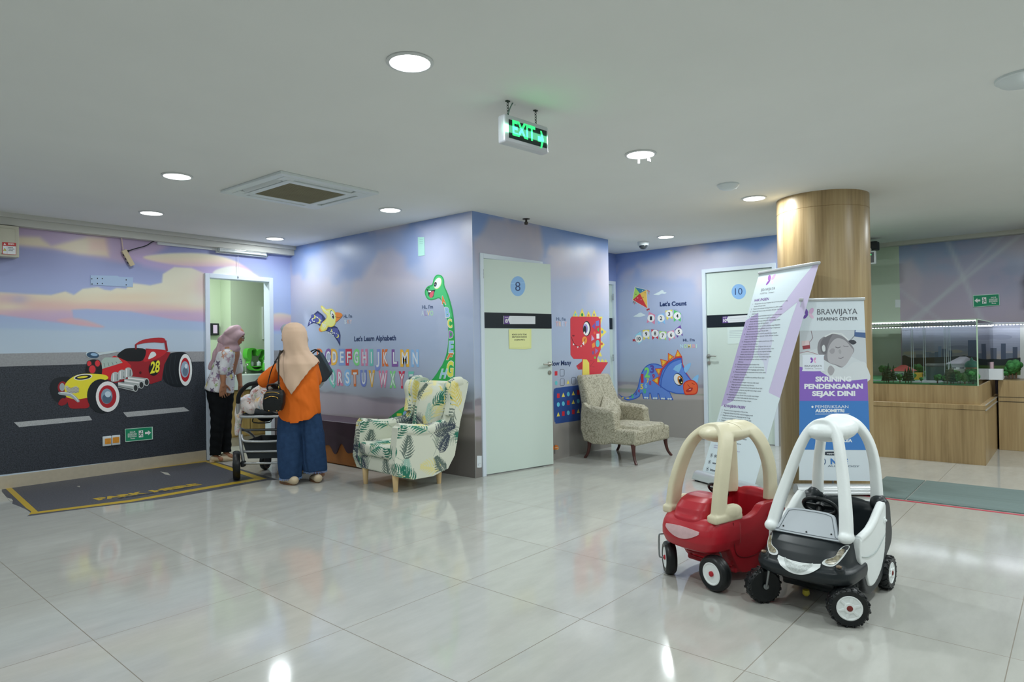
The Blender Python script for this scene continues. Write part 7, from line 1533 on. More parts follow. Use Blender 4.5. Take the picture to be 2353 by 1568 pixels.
mb.tube([MW @ Vector((.062*math.cos(2*PI*i/28), .080*math.sin(2*PI*i/28), 0)) for i in range(29)], .010, 10, caps=False); mb.box((-.014, -.07, -.005), (.014, .07, .005), .004, 2, M=MW); mb.lathe([(.026, -.008), (.022, .012), (.001, .014)], 14, MW); mb.tube([MW @ Vector((0, 0, 0)), (.13, 0, .38)], .014, 10); mb.build('steering_wheel', M_TYRE, wt, smooth=True, angle=50)
mi = wt.matrix_world.to_3x3().inverted()
aL, aR = TOCAM*.96+IMR*.12, TOCAM*.94-IMR*.22
M_HUBR = mat('dark_red_cap', '6e2320', .4)
mcap = M_HUBR
w1 = wheel(wt, (.30, -.205, .088), tuple(-(mi @ Vector(tuple(aL)))), .088, .062, 'lug', mcap)
w2 = wheel(wt, (.315, .205, .0905), tuple(mi @ Vector(tuple(aR))), .0905, .066, 'lug', mcap)
for sg in (1, -1): wheel(wt, (-.315, .200*sg, .088), (.0, sg, 0), .088, .062, 'lug', mcap)
a1 = (mi @ Vector(tuple(aL))).normalized(); c1 = Vector((.30, -.205, .088))
MB().tube(spline([c1+a1*.036, c1+a1*.046+Vector((0, 0, .03)), c1+a1*.048+Vector((-.0, .008, .09)), c1+a1*.030+Vector((0, .012, .115)), c1+Vector((0, .012, .14))], 4), .006, 8).lathe([(.014, 0), (.014, .006), (.009, .007), (.009, .012)], 14, Matrix.Translation(c1+a1*.031) @ axes_to(a1)).build('caster_fork', M_ROD, wt, smooth=True, angle=50)
a2 = (mi @ Vector(tuple(aR))).normalized(); c2 = Vector((.315, .205, .0905))
MB().tube(spline([c2-a2*.03, c2-a2*.046, c2-a2*.048+Vector((0, 0, .09)), c2-a2*.02+Vector((0, 0, .12)), c2+Vector((-.02, -.01, .13))], 3), .006, 8).build('caster_fork', M_ROD, wt, smooth=True)
mb = MB().lathe([(.016, 0), (.016, .005), (.002, .007)], 14, Matrix.Translation((-.405, .17, .40)) @ axes_to((-1, .6, 0))); mb.build('tail_light', mat('tail_red', '9c2430', .3), wt)
MB().lathe([(.016, 0), (.018, .02), (.010, .03)], 14, Matrix.Translation((.14, -.05, .055)) @ Matrix.Rotation(PI, 4, 'X')).build('yellow_plug', mat('yellow_cap', 'bdb13a', .4), wt, smooth=True, angle=40)
# ================================================================ people and pushchair
RT = np.array([.6500, -.7600, 0.]); RT /= np.linalg.norm(RT); AW = np.array([.76, .65, 0.]); AW /= np.linalg.norm(AW)
def person(name, label, px, py, cat='person'):
    p = onZ(px, py, 0.); return thing(name, label, cat, loc=tuple(p), axes=(tuple(RT), tuple(AW), (0, 0, 1)))   # local x: to the right of the view, y: away
M_SKIN = mat('skin_tan', '9a6c50', .5, gain=1.25); M_SKIN2 = mat('skin_brown', '8a5f48', .5, gain=1.2)
M_SHOE = mat('beige_leather', 'b9a88d', .5, gain=1.25); M_SOLE = mat('brown_rubber', '6d4e36', .6)
def folds(amp, kx, kz, seed=0, axis=0):
    def f(co, no):
        a = np.arctan2(co[:, 1], co[:, 0]); n = fbm(co[:, 0]*9+seed, co[:, 2]*5+co[:, 1]*6, seed, 3)-.5
        return amp*(np.sin(a*kx+co[:, 2]*kz+n*7)*.5+n*1.4)
    return f
def dots3(co, cell, cols, seed, dens=.6, r0=.25, r1=.5):
    """scattered printed blossoms over a surface"""
    out = np.full(len(co), -1); q = co/cell; b = np.floor(q).astype(int); best = np.full(len(co), 9.)
    for dx in (-1, 0, 1):
        for dy in (-1, 0, 1):
            for dz in (-1, 0, 1):
                c = b+np.array([dx, dy, dz]); n = (c[:, 0]*73856093 ^ c[:, 1]*19349663 ^ c[:, 2]*83492791 ^ seed*2654435) & 0x7fffffff
                n = ((n ^ (n >> 13))*1274126177) & 0x7fffffff; h = lambda s: ((n >> s) & 255)/255.
                p = c+np.stack([h(0), h(8), h(16)], -1); d = np.linalg.norm((q-p)*np.array([1, 1, .8]), axis=1)*(1+.35*np.sin(np.arctan2(q[:, 2]-p[:, 2], q[:, 0]-p[:, 0])*5))
                m = (d < r0+(r1-r0)*h(4)) & (h(12) < dens) & (d < best); best = np.where(m, d, best); out = np.where(m, (n >> 20) % len(cols), out)
    return out
def floral(base, cols, cell=.05, seed=1, dens=.6):
    B = C3(base); K = np.array([C3(c) for c in cols])
    def f(co):
        i = dots3(co, cell, cols, seed, dens); c = np.tile(B, (len(co), 1)); m = i >= 0; c[m] = K[i[m]]; return c
    return f
def hand(mb, w, d, side, palmn, s=1., curl=.35, spread=.16):
    """five-fingered hand from wrist w along d; side points to the thumb, palmn out of the palm"""
    w, d, t, n = Vector(w), Vector(d).normalized(), Vector(side).normalized(), Vector(palmn).normalized()
    for k in (-1, -.33, .33, 1): mb.cap(w+t*(k*.014*s), w+d*(.082*s)+t*(k*.029*s), .015*s, .0125*s, 10)
    mb.cap(w-d*.02*s, w+d*.03*s, .022*s, .024*s, 12)
    for i, (k, L) in enumerate(((1, .072), (.34, .080), (-.34, .075), (-1, .058))):
        a = w+d*(.080*s)+t*(k*.029*s); dd = (d+t*(k*spread)).normalized(); r = .0088*s; c = curl*(1+.15*i)
        for j, f in enumerate((.45, .32, .26)):
            e = a+dd*(L*f*s); mb.cap(a, e, r, r*.92, 10); a = e; r *= .92; dd = (dd*math.cos(c)+n*math.sin(c)).normalized()
    a = w+d*(.025*s)+t*(.024*s); dd = (d*.75+t*.75+n*.25).normalized(); r = .0105*s
    for L in (.036, .030, .024): e = a+dd*(L*s); mb.cap(a, e, r, r*.9, 10); a = e; r *= .9; dd = (dd*.9+d*.35).normalized()
def head(mb, c, fdir, s=1.):
    """skull, jaw, nose, lips, ear; returns frame (origin, forward, up, side)"""
    c = Vector(c); f = Vector(fdir).normalized(); sd = Vector((0, 0, 1)).cross(f).normalized(); u = f.cross(sd)
    M = Matrix.Identity(4)
    for r in range(3): M[r][0] = sd[r]; M[r][1] = f[r]; M[r][2] = u[r]; M[r][3] = c[r]
    T_ = lambda x, y, z: M @ Vector((x*s, y*s, z*s))
    R3 = M.to_3x3().to_4x4()
    mb.ell(T_(0, -.008, .025), (.072*s, .090*s, .088*s), 24, 14, R3); mb.ell(T_(0, .018, -.030), (.058*s, .066*s, .075*s), 22, 14, R3); mb.ell(T_(0, .050, -.080), (.030*s, .030*s, .026*s), 14, 10, R3)
    mb.cap(T_(0, .078, .012), T_(0, .094, -.022), .0085*s, .013*s, 12); mb.ell(T_(.011, .084, -.027), (.009*s, .010*s, .007*s), 8, 6, R3); mb.ell(T_(-.011, .084, -.027), (.009*s, .010*s, .007*s), 8, 6, R3)
    mb.ell(T_(0, .078, -.052), (.024*s, .012*s, .006*s), 12, 8, R3); mb.ell(T_(0, .076, -.062), (.021*s, .013*s, .007*s), 12, 8, R3)
    mb.ell(T_(.03, .072, .022), (.024*s, .012*s, .006*s), 10, 6, R3); mb.ell(T_(-.03, .072, .022), (.024*s, .012*s, .006*s), 10, 6, R3)
    for q in (1, -1): mb.ell(T_(.074*q, -.005, -.005), (.010*s, .020*s, .030*s), 10, 8, R3)
    mb.cap(T_(0, -.02, -.06), T_(0, -.035, -.17), .052*s, .056*s, 16)
    return T_, R3, s
def face_bits(hd, parent, glasses=False):
    T_, R3, s = hd
    mb = MB(); mi_ = MB()
    for q in (1, -1):
        mb.ell(T_(.030*q, .073, .005), (.0135*s, .010*s, .0075*s), 12, 8, R3); mi_.ell(T_(.030*q, .0805, .005), (.006*s, .004*s, .0062*s), 10, 6, R3)
    mb.build('eye', mat('eye_white', 'd4d2cc', .3), parent, smooth=True); mi_.build('iris', mat('iris_dark', '20160f', .2, gain=1.0), parent, smooth=True)
    mb = MB()
    for q in (1, -1): mb.tube([T_(.014*q, .084, .022), T_(.032*q, .083, .027), (T_(.050*q, .070, .022))], .0028*s, 6)
    mb.build('eyebrow', mat('brow_dark', '2a1d16', .8, gain=1.0), parent)
    MB().ell(T_(0, .0815, -.053), (.022*s, .010*s, .0055*s), 12, 8, R3).ell(T_(0, .0795, -.062), (.018*s, .011*s, .006*s), 12, 8, R3).build('lips', mat('lip_rose', '94504c', .45), parent, smooth=True)
    if glasses:
        mb = MB()
        for q in (1, -1):
            mb.tube([T_(.032*q+.024*math.cos(a), .094, .002+.018*math.sin(a)) for a in [2*PI*i/20 for i in range(21)]], .0014*s, 6, caps=False); mb.tube([T_(.056*q, .094, .006), T_(.078*q, .03, .008), T_(.080*q, -.01, .004)], .0014*s, 6)
        mb.tube([T_(-.008, .095, .006), T_(.008, .095, .006)], .0014*s, 6); mb.build('spectacles', mat('spectacle_metal', '6a6a66', .3, metal=.8), parent)
M_CL = lambda n, c, r=.85, **k: mat(n, c, r, spec=.2, **k)

# ---------------- woman in orange, seen from behind
w2 = person('person', 'person in orange shirt, wide jeans and peach headscarf with her back to us', 705, 1110)
mb = MB()
hd2 = head(mb, (-.098, .015, 1.452), (-.80, .55, -.25), .93)
mb.cap((-.085, .03, 1.0), (-.08, .03, 1.20), .12, .13, 18); mb.cap((-.085, .02, .80), (-.085, .03, 1.0), .14, .12, 18)
mb.cap((-.16, .0, .80), (-.165, 0, .45), .082, .060); mb.cap((-.165, 0, .45), (-.165, .0, .07), .055, .034)
mb.cap((.03, .03, .80), (.06, .06, .45), .082, .060); mb.cap((.06, .06, .45), (.075, .08, .09), .055, .034)
mb.cap((-.165, .0, .05), (-.155, .10, .035), .034, .028); mb.cap((.075, .08, .07), (.10, .18, .05), .034, .028)
mb.cap((-.235, .03, 1.175), (-.405, .05, 1.03), .050, .040); mb.cap((-.405, .05, 1.03), (-.475, .20, 1.012), .036, .024)
hand(mb, (-.480, .215, 1.014), (-.45, .75, .08), (-.7, -.4, .0), (0, -.2, -1), .88, .75, .05)
mb.cap((.04, .06, 1.15), (.05, .16, 1.0), .05, .04); mb.cap((.05, .16, 1.0), (-.06, .29, .96), .038, .026); hand(mb, (-.07, .30, .96), (-.9, .4, 0), (0, .4, .8), (0, 0, -1), .86, .6, .05)
blob(mb, 'body', M_SKIN, w2, .0062, 2); face_bits(hd2, w2)
# wide jeans with frayed hems
M_JEAN = mat('blue_denim', '2b4263', .85, spec=.15, gain=1.15, noise=.16, nscale=26)
def pant(cx, cy, top, pts, par, nm, m, disp, vox=.009):
    mb = MB(); rings = []
    for z, x, y, rx, ry in pts: rings.append([(x+rx*math.cos(a)*(1+.02*math.sin(5*a+z*9)), y+ry*math.sin(a), z) for a in [2*PI*i/30 for i in range(30)]])
    return mb.ring_loft(rings)
mb = pant(0, 0, 0, [(.90, -.12, .03, .09, .09), (.80, -.135, .02, .105, .11), (.62, -.160, .0, .120, .122), (.40, -.163, -.01, .118, .12), (.20, -.160, -.01, .112, .118), (.060, -.158, -.005, .106, .116)], w2, '', None, None)
mb.v += []; m2 = pant(0, 0, 0, [(.90, -.03, .03, .09, .09), (.80, -.01, .03, .105, .11), (.62, .020, .045, .112, .122), (.40, .05, .06, .118, .12), (.20, .062, .065, .116, .118), (.110, .066, .07, .114, .118)], w2, '', None, None)
o_ = len(mb.v); mb.v += m2.v; mb.f += [[i+o_ for i in f] for f in m2.f]; mb.c += m2.c; mb.mi += m2.mi
blob(mb, 'jeans', M_JEAN, w2, .008, 4, folds(.010, 6, 4, 3))
mb = MB(); rnd = random.Random(9)
for cx, cy, z, rx, ry in ((-.158, -.005, .063, .104, .113), (.066, .07, .113, .112, .115)):
    for i in range(90): a = 2*PI*i/90; x, y = cx+rx*math.cos(a), cy+ry*math.sin(a); l = .010+rnd.random()*.014; mb.tube([(x, y, z), (x+(rnd.random()-.5)*.010, y+(rnd.random()-.5)*.01, z-l)], .0016, 4)
mb.build('frayed_hem', mat('frayed_denim', '6f8fc0', .9), w2)
# shirt
M_ORG = mat('orange_crepe', 'd96a22', .7, spec=.2, gain=1.2)
mb = MB(); rings = []
SH = [(1.235, -.08, .03, .10, .07), (1.21, -.082, .03, .165, .095), (1.16, -.08, .03, .192, .12), (1.05, -.070, .03, .190, .145), (.92, -.064, .028, .192, .156), (.80, -.067, .025, .196, .162), (.72, -.070, .025, .200, .164), (.66, -.072, .025, .202, .164), (.605, -.072, .025, .200, .162)]
for z, x, y, rx, ry in SH:
    q = max(0, (.92-z)/.315)**1.6
    rings.append([(x+rx*np.sign(math.cos(a))*abs(math.cos(a))**.85, y+ry*np.sign(math.sin(a))*abs(math.sin(a))**.85, z+q*.085*math.cos(a)**2) for a in [2*PI*i/44 for i in range(44)]])
mb.ring_loft(rings)
mb.cap((-.20, .03, 1.165), (-.33, .03, 1.085), .078, .080, 18); mb.cap((-.33, .03, 1.085), (-.425, .055, 1.020), .080, .074, 18); mb.cap((-.425, .055, 1.02), (-.452, .125, 1.018), .070, .050, 16)
mb.cap((.035, .06, 1.15), (.048, .16, 1.01), .072, .066, 16); mb.cap((.048, .16, 1.0), (-.03, .26, .965), .06, .045, 14)
blob(mb, 'shirt', M_ORG, w2, .0075, 4, folds(.011, 4, 10, 8))
# headscarf: hood and cape with scalloped edge
M_PEACH = mat('peach_voile', 'd2b49c', .75, spec=.2, gain=1.22, noise=.05, nscale=9)
HOOD = [(1.588, .03, .03, -.108, .0), (1.575, .065, .065, -.108, 0), (1.545, .096, .098, -.107, 0), (1.50, .113, .116, -.105, .0), (1.45, .117, .120, -.102, -.003), (1.40, .113, .117, -.096, -.008), (1.355, .112, .114, -.090, -.008), (1.31, .122, .118, -.086, .0), (1.265, .152, .128, -.084, .012), (1.225, .188, .145, -.083, .022), (1.18, .210, .160, -.080, .026)]
NA = 120; G = []
for i in range(61):
    v = i/60; row = []
    for j in range(NA):
        a = 2*PI*j/NA; bk = max(0, -math.sin(a)); fr = max(0, math.sin(a)); u = math.cos(a)
        ze = 1.195-.255*bk*max(0, 1-abs(u+.06)**.95)-.06*bk-.05*fr; ze += .009*abs(math.sin(a*17))
        z = 1.588+(ze-1.588)*v; zz = max(z, 1.18); hz = [h[0] for h in HOOD][::-1]; I = lambda k: np.interp(zz, hz, [h[k] for h in HOOD][::-1])
        rx, ry, cx, cy = I(1), I(2), I(3), I(4); lo = sst(1.46, 1.22, np.array(z)); f = 1+.022*lo*math.sin(a*9+z*16)+.020*lo*math.sin(a*4-z*24)+.03*sst(1.2, 1.0, np.array(z))*math.sin(a*12)*.6
        row.append((cx+rx*f*u, cy+ry*f*math.sin(a)-.012*sst(1.3, 1.18, np.array(z))*bk, z))
    G.append(row)
mb = MB(); fd = Vector((-.80, .55, -.25)).normalized(); fc = Vector((-.098, .015, 1.452)); keep = []
vs = [p for r in G for p in r]; fs = []
for i in range(60):
    for j in range(NA):
        q = (i*NA+j, i*NA+(j+1) % NA, (i+1)*NA+(j+1) % NA, (i+1)*NA+j); c = sum((Vector(vs[k]) for k in q), Vector())/4-fc; t_ = c.dot(fd)
        if t_ > .04 and (c-fd*t_).length < .062: continue
        fs.append(q)
mb.add(vs, fs); o = mb.build('headscarf', M_PEACH, w2, smooth=True); sm = o.modifiers.new('thick', 'SOLIDIFY'); sm.thickness = .005; sm.offset = 1; bake(o)
for pl_ in o.data.polygons: pl_.use_smooth = True
# shoes
for (x, y, rz) in ((-.125, -.075, .95), (.09, .03, .6)):
    M = Matrix.Translation((x, y, 0)) @ Matrix.Rotation(rz, 4, 'Z'); mb = MB(); mb.cap(M @ Vector((0, -.045, .045)), M @ Vector((0, .10, .03)), .042, .030, 16).cap(M @ Vector((0, .1, .03)), M @ Vector((0, .17, .022)), .034, .02, 14); o = blob(mb, 'shoe', M_SHOE, w2, .006, 3)
    MB().prism([( .040*math.cos(a)*(1 if math.sin(a) > 0 else .95), .06+(.125 if math.sin(a) > 0 else .115)*math.sin(a)) for a in [2*PI*i/24 for i in range(24)]], .0, .022, M).build('sole', M_SOLE, o)

# handbag on her shoulder
M_BLEA = mat('black_leather', '131517', .45, spec=.5, gain=1.0); M_GOLD = mat('gold_metal', 'c9a050', .25, metal=.9)
pb = np.array(w2.matrix_world @ Vector((-.255, -.19, .73))); hb = thing('handbag', 'small black handbag with gold zips hanging at the hip of the orange shirt', 'handbag', loc=tuple(pb), axes=(tuple(RT), tuple(AW), (0, 0, 1)))
mb = MB(); rings = []
for z, rx, ry in ((0, .06, .045), (.015, .088, .058), (.08, .102, .066), (.16, .098, .062), (.20, .080, .045), (.212, .06, .03)): rings.append([(rx*np.sign(math.cos(a))*abs(math.cos(a))**.6+z*.10, ry*np.sign(math.sin(a))*abs(math.sin(a))**.6, z) for a in [2*PI*i/36 for i in range(36)]])
blob(mb.ring_loft(rings), 'body', M_BLEA, hb, .005, 4)
MB().tube(spline([(-.085, -.035, .16), (-.04, -.058, .185), (.04, -.060, .188), (.085, -.045, .165), (.10, -.02, .13)], 5), .003, 6).tube(spline([(-.06, -.068, .125), (.0, -.072, .15), (.06, -.068, .14), (.075, -.062, .10)], 5), .003, 6).build('zip', M_GOLD, hb, smooth=True)
MB().tube(spline([(-.05, .0, .205), (-.045, -.02, .25), (.02, -.03, .265), (.06, -.02, .25), (.075, .0, .205)], 5), .008, 8).build('handle', M_BLEA, hb, smooth=True)
MB().box((.045, -.082, .055), (.105, -.074, .125), .004, 2).build('luggage_tag', M_BLEA, hb)
mb = MB()
for x in (.055, .085, -.02): mb.ell((x, -.060, .012), .006, 8, 6)
mb.tube([(.062, -.02, .215), (.062, -.02, .26)], .006, 8); mb.build('stud', M_GOLD, hb, smooth=True)
mb = MB(); mb.tube(spline([(.062, -.02, .255), (.064, -.025, .40), (.064, -.015, .52), (.062, .045, .575), (.05, .12, .585)], 6), .020, 8, flat=.22, up=(0, 1, .15)); mb.build('strap', M_BLEA, hb, smooth=True)
MB().tube(spline([(-.05, -.01, .21), (-.06, .05, .30), (-.04, .10, .42), (.02, .13, .55)], 6), .014, 8, flat=.3).build('strap', M_BLEA, hb, smooth=True)

# ---------------- woman behind her, grey headscarf
p3 = np.array(w2.matrix_world @ Vector((-.20, .56, 0))); w3 = thing('person', 'person in grey headscarf half hidden behind the orange shirt, reaching into the pushchair', 'person', loc=tuple(p3), axes=(tuple(RT), tuple(AW), (0, 0, 1)))
mb = MB(); hd3 = head(mb, (-.135, .0, 1.475), (-.93, -.22, -.30), .98)
mb.cap((-.07, .03, 1.0), (-.07, .03, 1.24), .125, .13, 18); mb.cap((-.06, .03, .80), (-.07, .03, 1.0), .14, .125, 18)
mb.cap((-.11, .03, .80), (-.12, .03, .45), .085, .06); mb.cap((-.12, .03, .45), (-.12, .03, .06), .055, .034); mb.cap((.02, .06, .80), (.04, .06, .45), .085, .06); mb.cap((.04, .06, .45), (.05, .06, .06), .055, .034)
mb.cap((-.12, .02, .05), (-.18, -.04, .03), .034, .028); mb.cap((.05, .06, .05), (-.02, .0, .03), .034, .028)
mb.cap((-.19, .0, 1.20), (-.275, -.05, 1.01), .048, .040); mb.cap((-.275, -.05, 1.01), (-.41, -.13, .895), .038, .026)
hand(mb, (-.43, -.14, .885), (-.80, -.25, -.50), (-.1, .5, .6), (0, .2, -1), .95, .45, .1)
mb.cap((.06, .03, 1.20), (.15, .06, .98), .048, .04); mb.cap((.15, .06, .98), (.06, -.02, .82), .038, .028); hand(mb, (.05, -.03, .80), (-.3, -.1, -.9), (-.8, 0, .1), (0, -1, 0), .9, .4)
blob(mb, 'body', M_SKIN2, w3, .0062, 2); face_bits(hd3, w3)
M_GREY = mat('grey_jersey', '9aa1a6', .8, spec=.2, gain=1.2); M_OFF = mat('offwhite_cotton', 'bfc2bf', .8, spec=.2, gain=1.2)
mb = MB(); mb.ell((-.105, .02, 1.50), (.135, .120, .120), 26, 16); mb.ell((-.075, .03, 1.42), (.115, .115, .13), 24, 14); mb.cap((-.07, .02, 1.36), (-.07, .03, 1.24), .10, .14, 20); mb.ell((-.07, .03, 1.18), (.19, .15, .13), 24, 12); mb.cap((-.19, .0, 1.585), (-.215, -.01, 1.545), .022, .020, 12)
# keep the face clear of the hood
o3 = blob(mb, 'headscarf', M_GREY, w3, .0068, 4, lambda co, no: .006*np.sin(co[:, 2]*40+co[:, 0]*20))
def carve(o, c, r, d):
    """push a scarf surface back from a face"""
    me = o.data; n = len(me.vertices); co = np.empty(n*3); me.vertices.foreach_get('co', co); co = co.reshape(-1, 3); c = np.array(c); d = np.array(d, float)/np.linalg.norm(d); v = co-c; t = v @ d; q = np.sqrt(np.maximum(0, (v*v).sum(1)-t*t)); m = (t > -.02) & (q < r); f = np.clip((r-q)/(.25*r), 0, 1); co[m] -= d*((t+.02)*f)[m][:, None]; me.vertices.foreach_set('co', co.ravel()); me.update()
T3 = hd3[0]; carve(o3, T3(0, .035, -.015), .078, tuple(hd3[1].to_3x3() @ Vector((0, 1, 0))))
mb = MB(); rings = []
for z, rx, ry in ((1.22, .15, .10), (1.15, .185, .125), (1.0, .18, .14), (.85, .19, .15), (.72, .20, .155), (.66, .20, .155)): rings.append([(-.065+rx*math.cos(a), .03+ry*math.sin(a), z) for a in [2*PI*i/36 for i in range(36)]])
mb.ring_loft(rings); mb.cap((-.18, .0, 1.17), (-.275, -.05, 1.01), .07, .062, 16); mb.cap((-.275, -.05, 1.01), (-.385, -.115, .915), .060, .046, 16); mb.cap((.06, .03, 1.17), (.15, .06, .98), .07, .06, 16); mb.cap((.15, .06, .98), (.07, -.015, .84), .058, .045, 16)
blob(mb, 'blouse', M_OFF, w3, .0078, 4, folds(.009, 5, 8, 4))
mb = MB(); rings = []
for z, rx, ry in ((.74, .17, .14), (.55, .18, .15), (.30, .195, .16), (.08, .21, .17)): rings.append([(-.05+rx*math.cos(a), .04+ry*math.sin(a), z) for a in [2*PI*i/36 for i in range(36)]])
blob(mb.ring_loft(rings), 'skirt', mat('dark_skirt', '272c33', .85), w3, .009, 3, folds(.014, 9, 0, 6))
for (x, y) in ((-.15, -.01), (.02, .03)): MB().cap((x+.03, y+.03, .028), (x-.09, y-.06, .022), .038, .028, 14).build('shoe', M_SHOE, w3, smooth=True)
# slate tote on her far shoulder
pt_ = np.array(w3.matrix_world @ Vector((.235, -.08, .96))); tt = thing('tote_bag', 'slate blue tote bag hanging beyond the orange shirt, over the alphabet letters', 'bag', loc=tuple(pt_), axes=(tuple(RT), tuple(AW), (0, 0, 1)))
mb = MB(); mb.prism([(-.10, -.02), (.02, .02), (.085, .10), (.095, .125), (-.02, .335), (-.045, .30), (-.13, .30)], -.055, .055, Matrix(((1, 0, 0, 0), (0, 0, 1, 0), (0, 1, 0, 0), (0, 0, 0, 1)))); blob(mb, 'body', mat('slate_leather', '36444d', .5, gain=1.1), tt, .006, 4, folds(.004, 3, 14, 2))
MB().tube(spline([(-.02, -.03, .32), (-.06, -.05, .36), (-.14, .0, .33), (-.16, .02, .29)], 5), .007, 8).tube(spline([(-.03, .03, .32), (-.07, .05, .355), (-.15, .06, .30)], 5), .007, 8).build('handle', M_BLEA, tt, smooth=True)

# ---------------- woman leaning in the doorway
w1 = person('person', 'person in pink headscarf, flowered blouse and black trousers leaning into the open doorway', 505, 1062)
mb = MB(); hd1 = head(mb, (.208, .02, 1.498), (.90, .30, -.42), .95)
mb.cap((.06, .02, 1.05), (.125, .02, 1.30), .115, .115, 18); mb.cap((.02, .02, .86), (.06, .02, 1.05), .130, .115, 18)
mb.cap((.00, -.02, .86), (-.01, -.03, .48), .085, .058); mb.cap((-.01, -.03, .48), (-.045, -.02, .07), .052, .032); mb.cap((.04, .07, .86), (.03, .09, .48), .085, .058); mb.cap((.03, .09, .48), (.03, .10, .09), .052, .032)
mb.cap((-.05, -.02, .06), (.02, -.01, .035), .032, .028); mb.cap((.03, .10, .08), (.09, .10, .05), .032, .028)
mb.cap((.15, -.08, 1.29), (.105, -.13, 1.09), .050, .042); mb.cap((.105, -.13, 1.09), (.112, -.14, .955), .040, .028)
hand(mb, (.112, -.14, .945), (-.05, .0, -1), (.45, .6, .1), (.3, .6, 0), 1.08, .18, .20)
mb.cap((.14, .13, 1.29), (.15, .20, 1.08), .05, .042); mb.cap((.15, .20, 1.08), (.17, .20, .93), .038, .026); hand(mb, (.17, .20, .92), (.05, 0, -1), (.8, -.3, 0), (-.3, -.8, 0), .95, .2)
blob(mb, 'body', M_SKIN, w1, .0062, 2); face_bits(hd1, w1, True)
M_PINK = mat('dusty_pink_satin', 'ab9096', .6, spec=.35, gain=1.2)
mb = MB(); mb.ell((.180, .02, 1.515), (.112, .112, .118), 26, 16); mb.ell((.145, .02, 1.45), (.112, .105, .12), 24, 14); mb.cap((.15, .02, 1.40), (.14, .02, 1.33), .090, .10, 18); mb.ell((.125, .02, 1.325), (.105, .125, .055), 20, 10); mb.ell((.05, .02, 1.44), (.06, .07, .07), 16, 10)
o1 = blob(mb, 'headscarf', M_PINK, w1, .0066, 3, lambda co, no: .008*np.sin(co[:, 0]*30-co[:, 2]*46+3*(fbm(co[:, 0]*12, co[:, 2]*12, 3, 2)-.5)))
T1_ = hd1[0]; carve(o1, T1_(0, .035, -.015), .070, tuple(hd1[1].to_3x3() @ Vector((0, 1, 0))))
mb = MB(); mb.tube(spline([(.06, -.04, 1.40), (.0, -.05, 1.30), (-.035, -.05, 1.20), (-.085, -.05, 1.10)], 6), [.05, .052, .05, .048, .046, .045, .044, .043, .042, .041, .04, .04, .04, .04, .04, .036, .034, .03, .02], 14, flat=.35, up=(1, 0, .4)); blob(mb, 'scarf_tail', M_PINK, w1, .005, 2, lambda co, no: .004*np.sin(co[:, 0]*120))
mb = MB(); rings = []
for z, x, y, rx, ry in ((1.345, .135, .02, .07, .09), (1.30, .115, .02, .115, .165), (1.20, .085, .02, .125, .175), (1.08, .045, .02, .135, .17), (.95, .012, .02, .150, .175), (.865, -.002, .02, .158, .18), (.845, -.003, .02, .155, .178)): rings.append([(x+rx*math.cos(a), y+ry*math.sin(a), z-(x-.0)*.15*0-.03*math.cos(a)*(1 if z < .96 else 0)) for a in [2*PI*i/36 for i in range(36)]])
mb.ring_loft(rings); mb.cap((.145, -.09, 1.28), (.107, -.13, 1.10), .070, .064, 16); mb.cap((.107, -.13, 1.12), (.107, -.137, 1.075), .064, .050, 16); mb.cap((.14, .13, 1.27), (.15, .20, 1.08), .070, .060, 16)
blob(mb, 'blouse', M_CLOTHPRINT, w1, .0062, 4, folds(.009, 4, 9, 2), floral('c3c4c6', ['7d6c88', 'a58f9c', 'b98a72', 'c9c27a', '8aa06a', '5e5468', 'b4a0b8'], .052, 3, .55))
M_BLKT = M_CL('black_twill', '15181b', gain=1.0)
mb = MB(); 
for pts in (((.87, .0, .02, .150, .16), (.80, -.005, -.01, .125, .13), (.62, -.005, -.02, .088, .09), (.45, -.01, -.03, .074, .076), (.25, -.03, -.025, .068, .066), (.085, -.045, -.02, .064, .060)), ((.87, .0, .02, .150, .16), (.80, .03, .06, .115, .12), (.62, .035, .08, .084, .088), (.45, .03, .09, .072, .074), (.25, .03, .095, .066, .064), (.105, .03, .10, .062, .058))):
    mb.ring_loft([[(x+rx*math.cos(a), y+ry*math.sin(a), z) for a in [2*PI*i/28 for i in range(28)]] for z, x, y, rx, ry in pts])
blob(mb, 'trousers', M_BLKT, w1, .0075, 3, folds(.006, 3, 60, 5))
for (x, y, z, rz) in ((-.02, -.015, 0, -1.05), (.05, .10, .01, -1.2)):
    M = Matrix.Translation((x, y, z)) @ Matrix.Rotation(rz, 4, 'Z'); mb = MB().cap(M @ Vector((0, -.05, .045)), M @ Vector((0, .09, .030)), .036, .032, 16).cap(M @ Vector((0, .09, .03)), M @ Vector((0, .165, .016)), .034, .014, 14).box((-.028, -.088, .0), (.028, -.035, .03), .006, 2, M=M)
    blob(mb, 'shoe', M_SHOE, w1, .0055, 3)

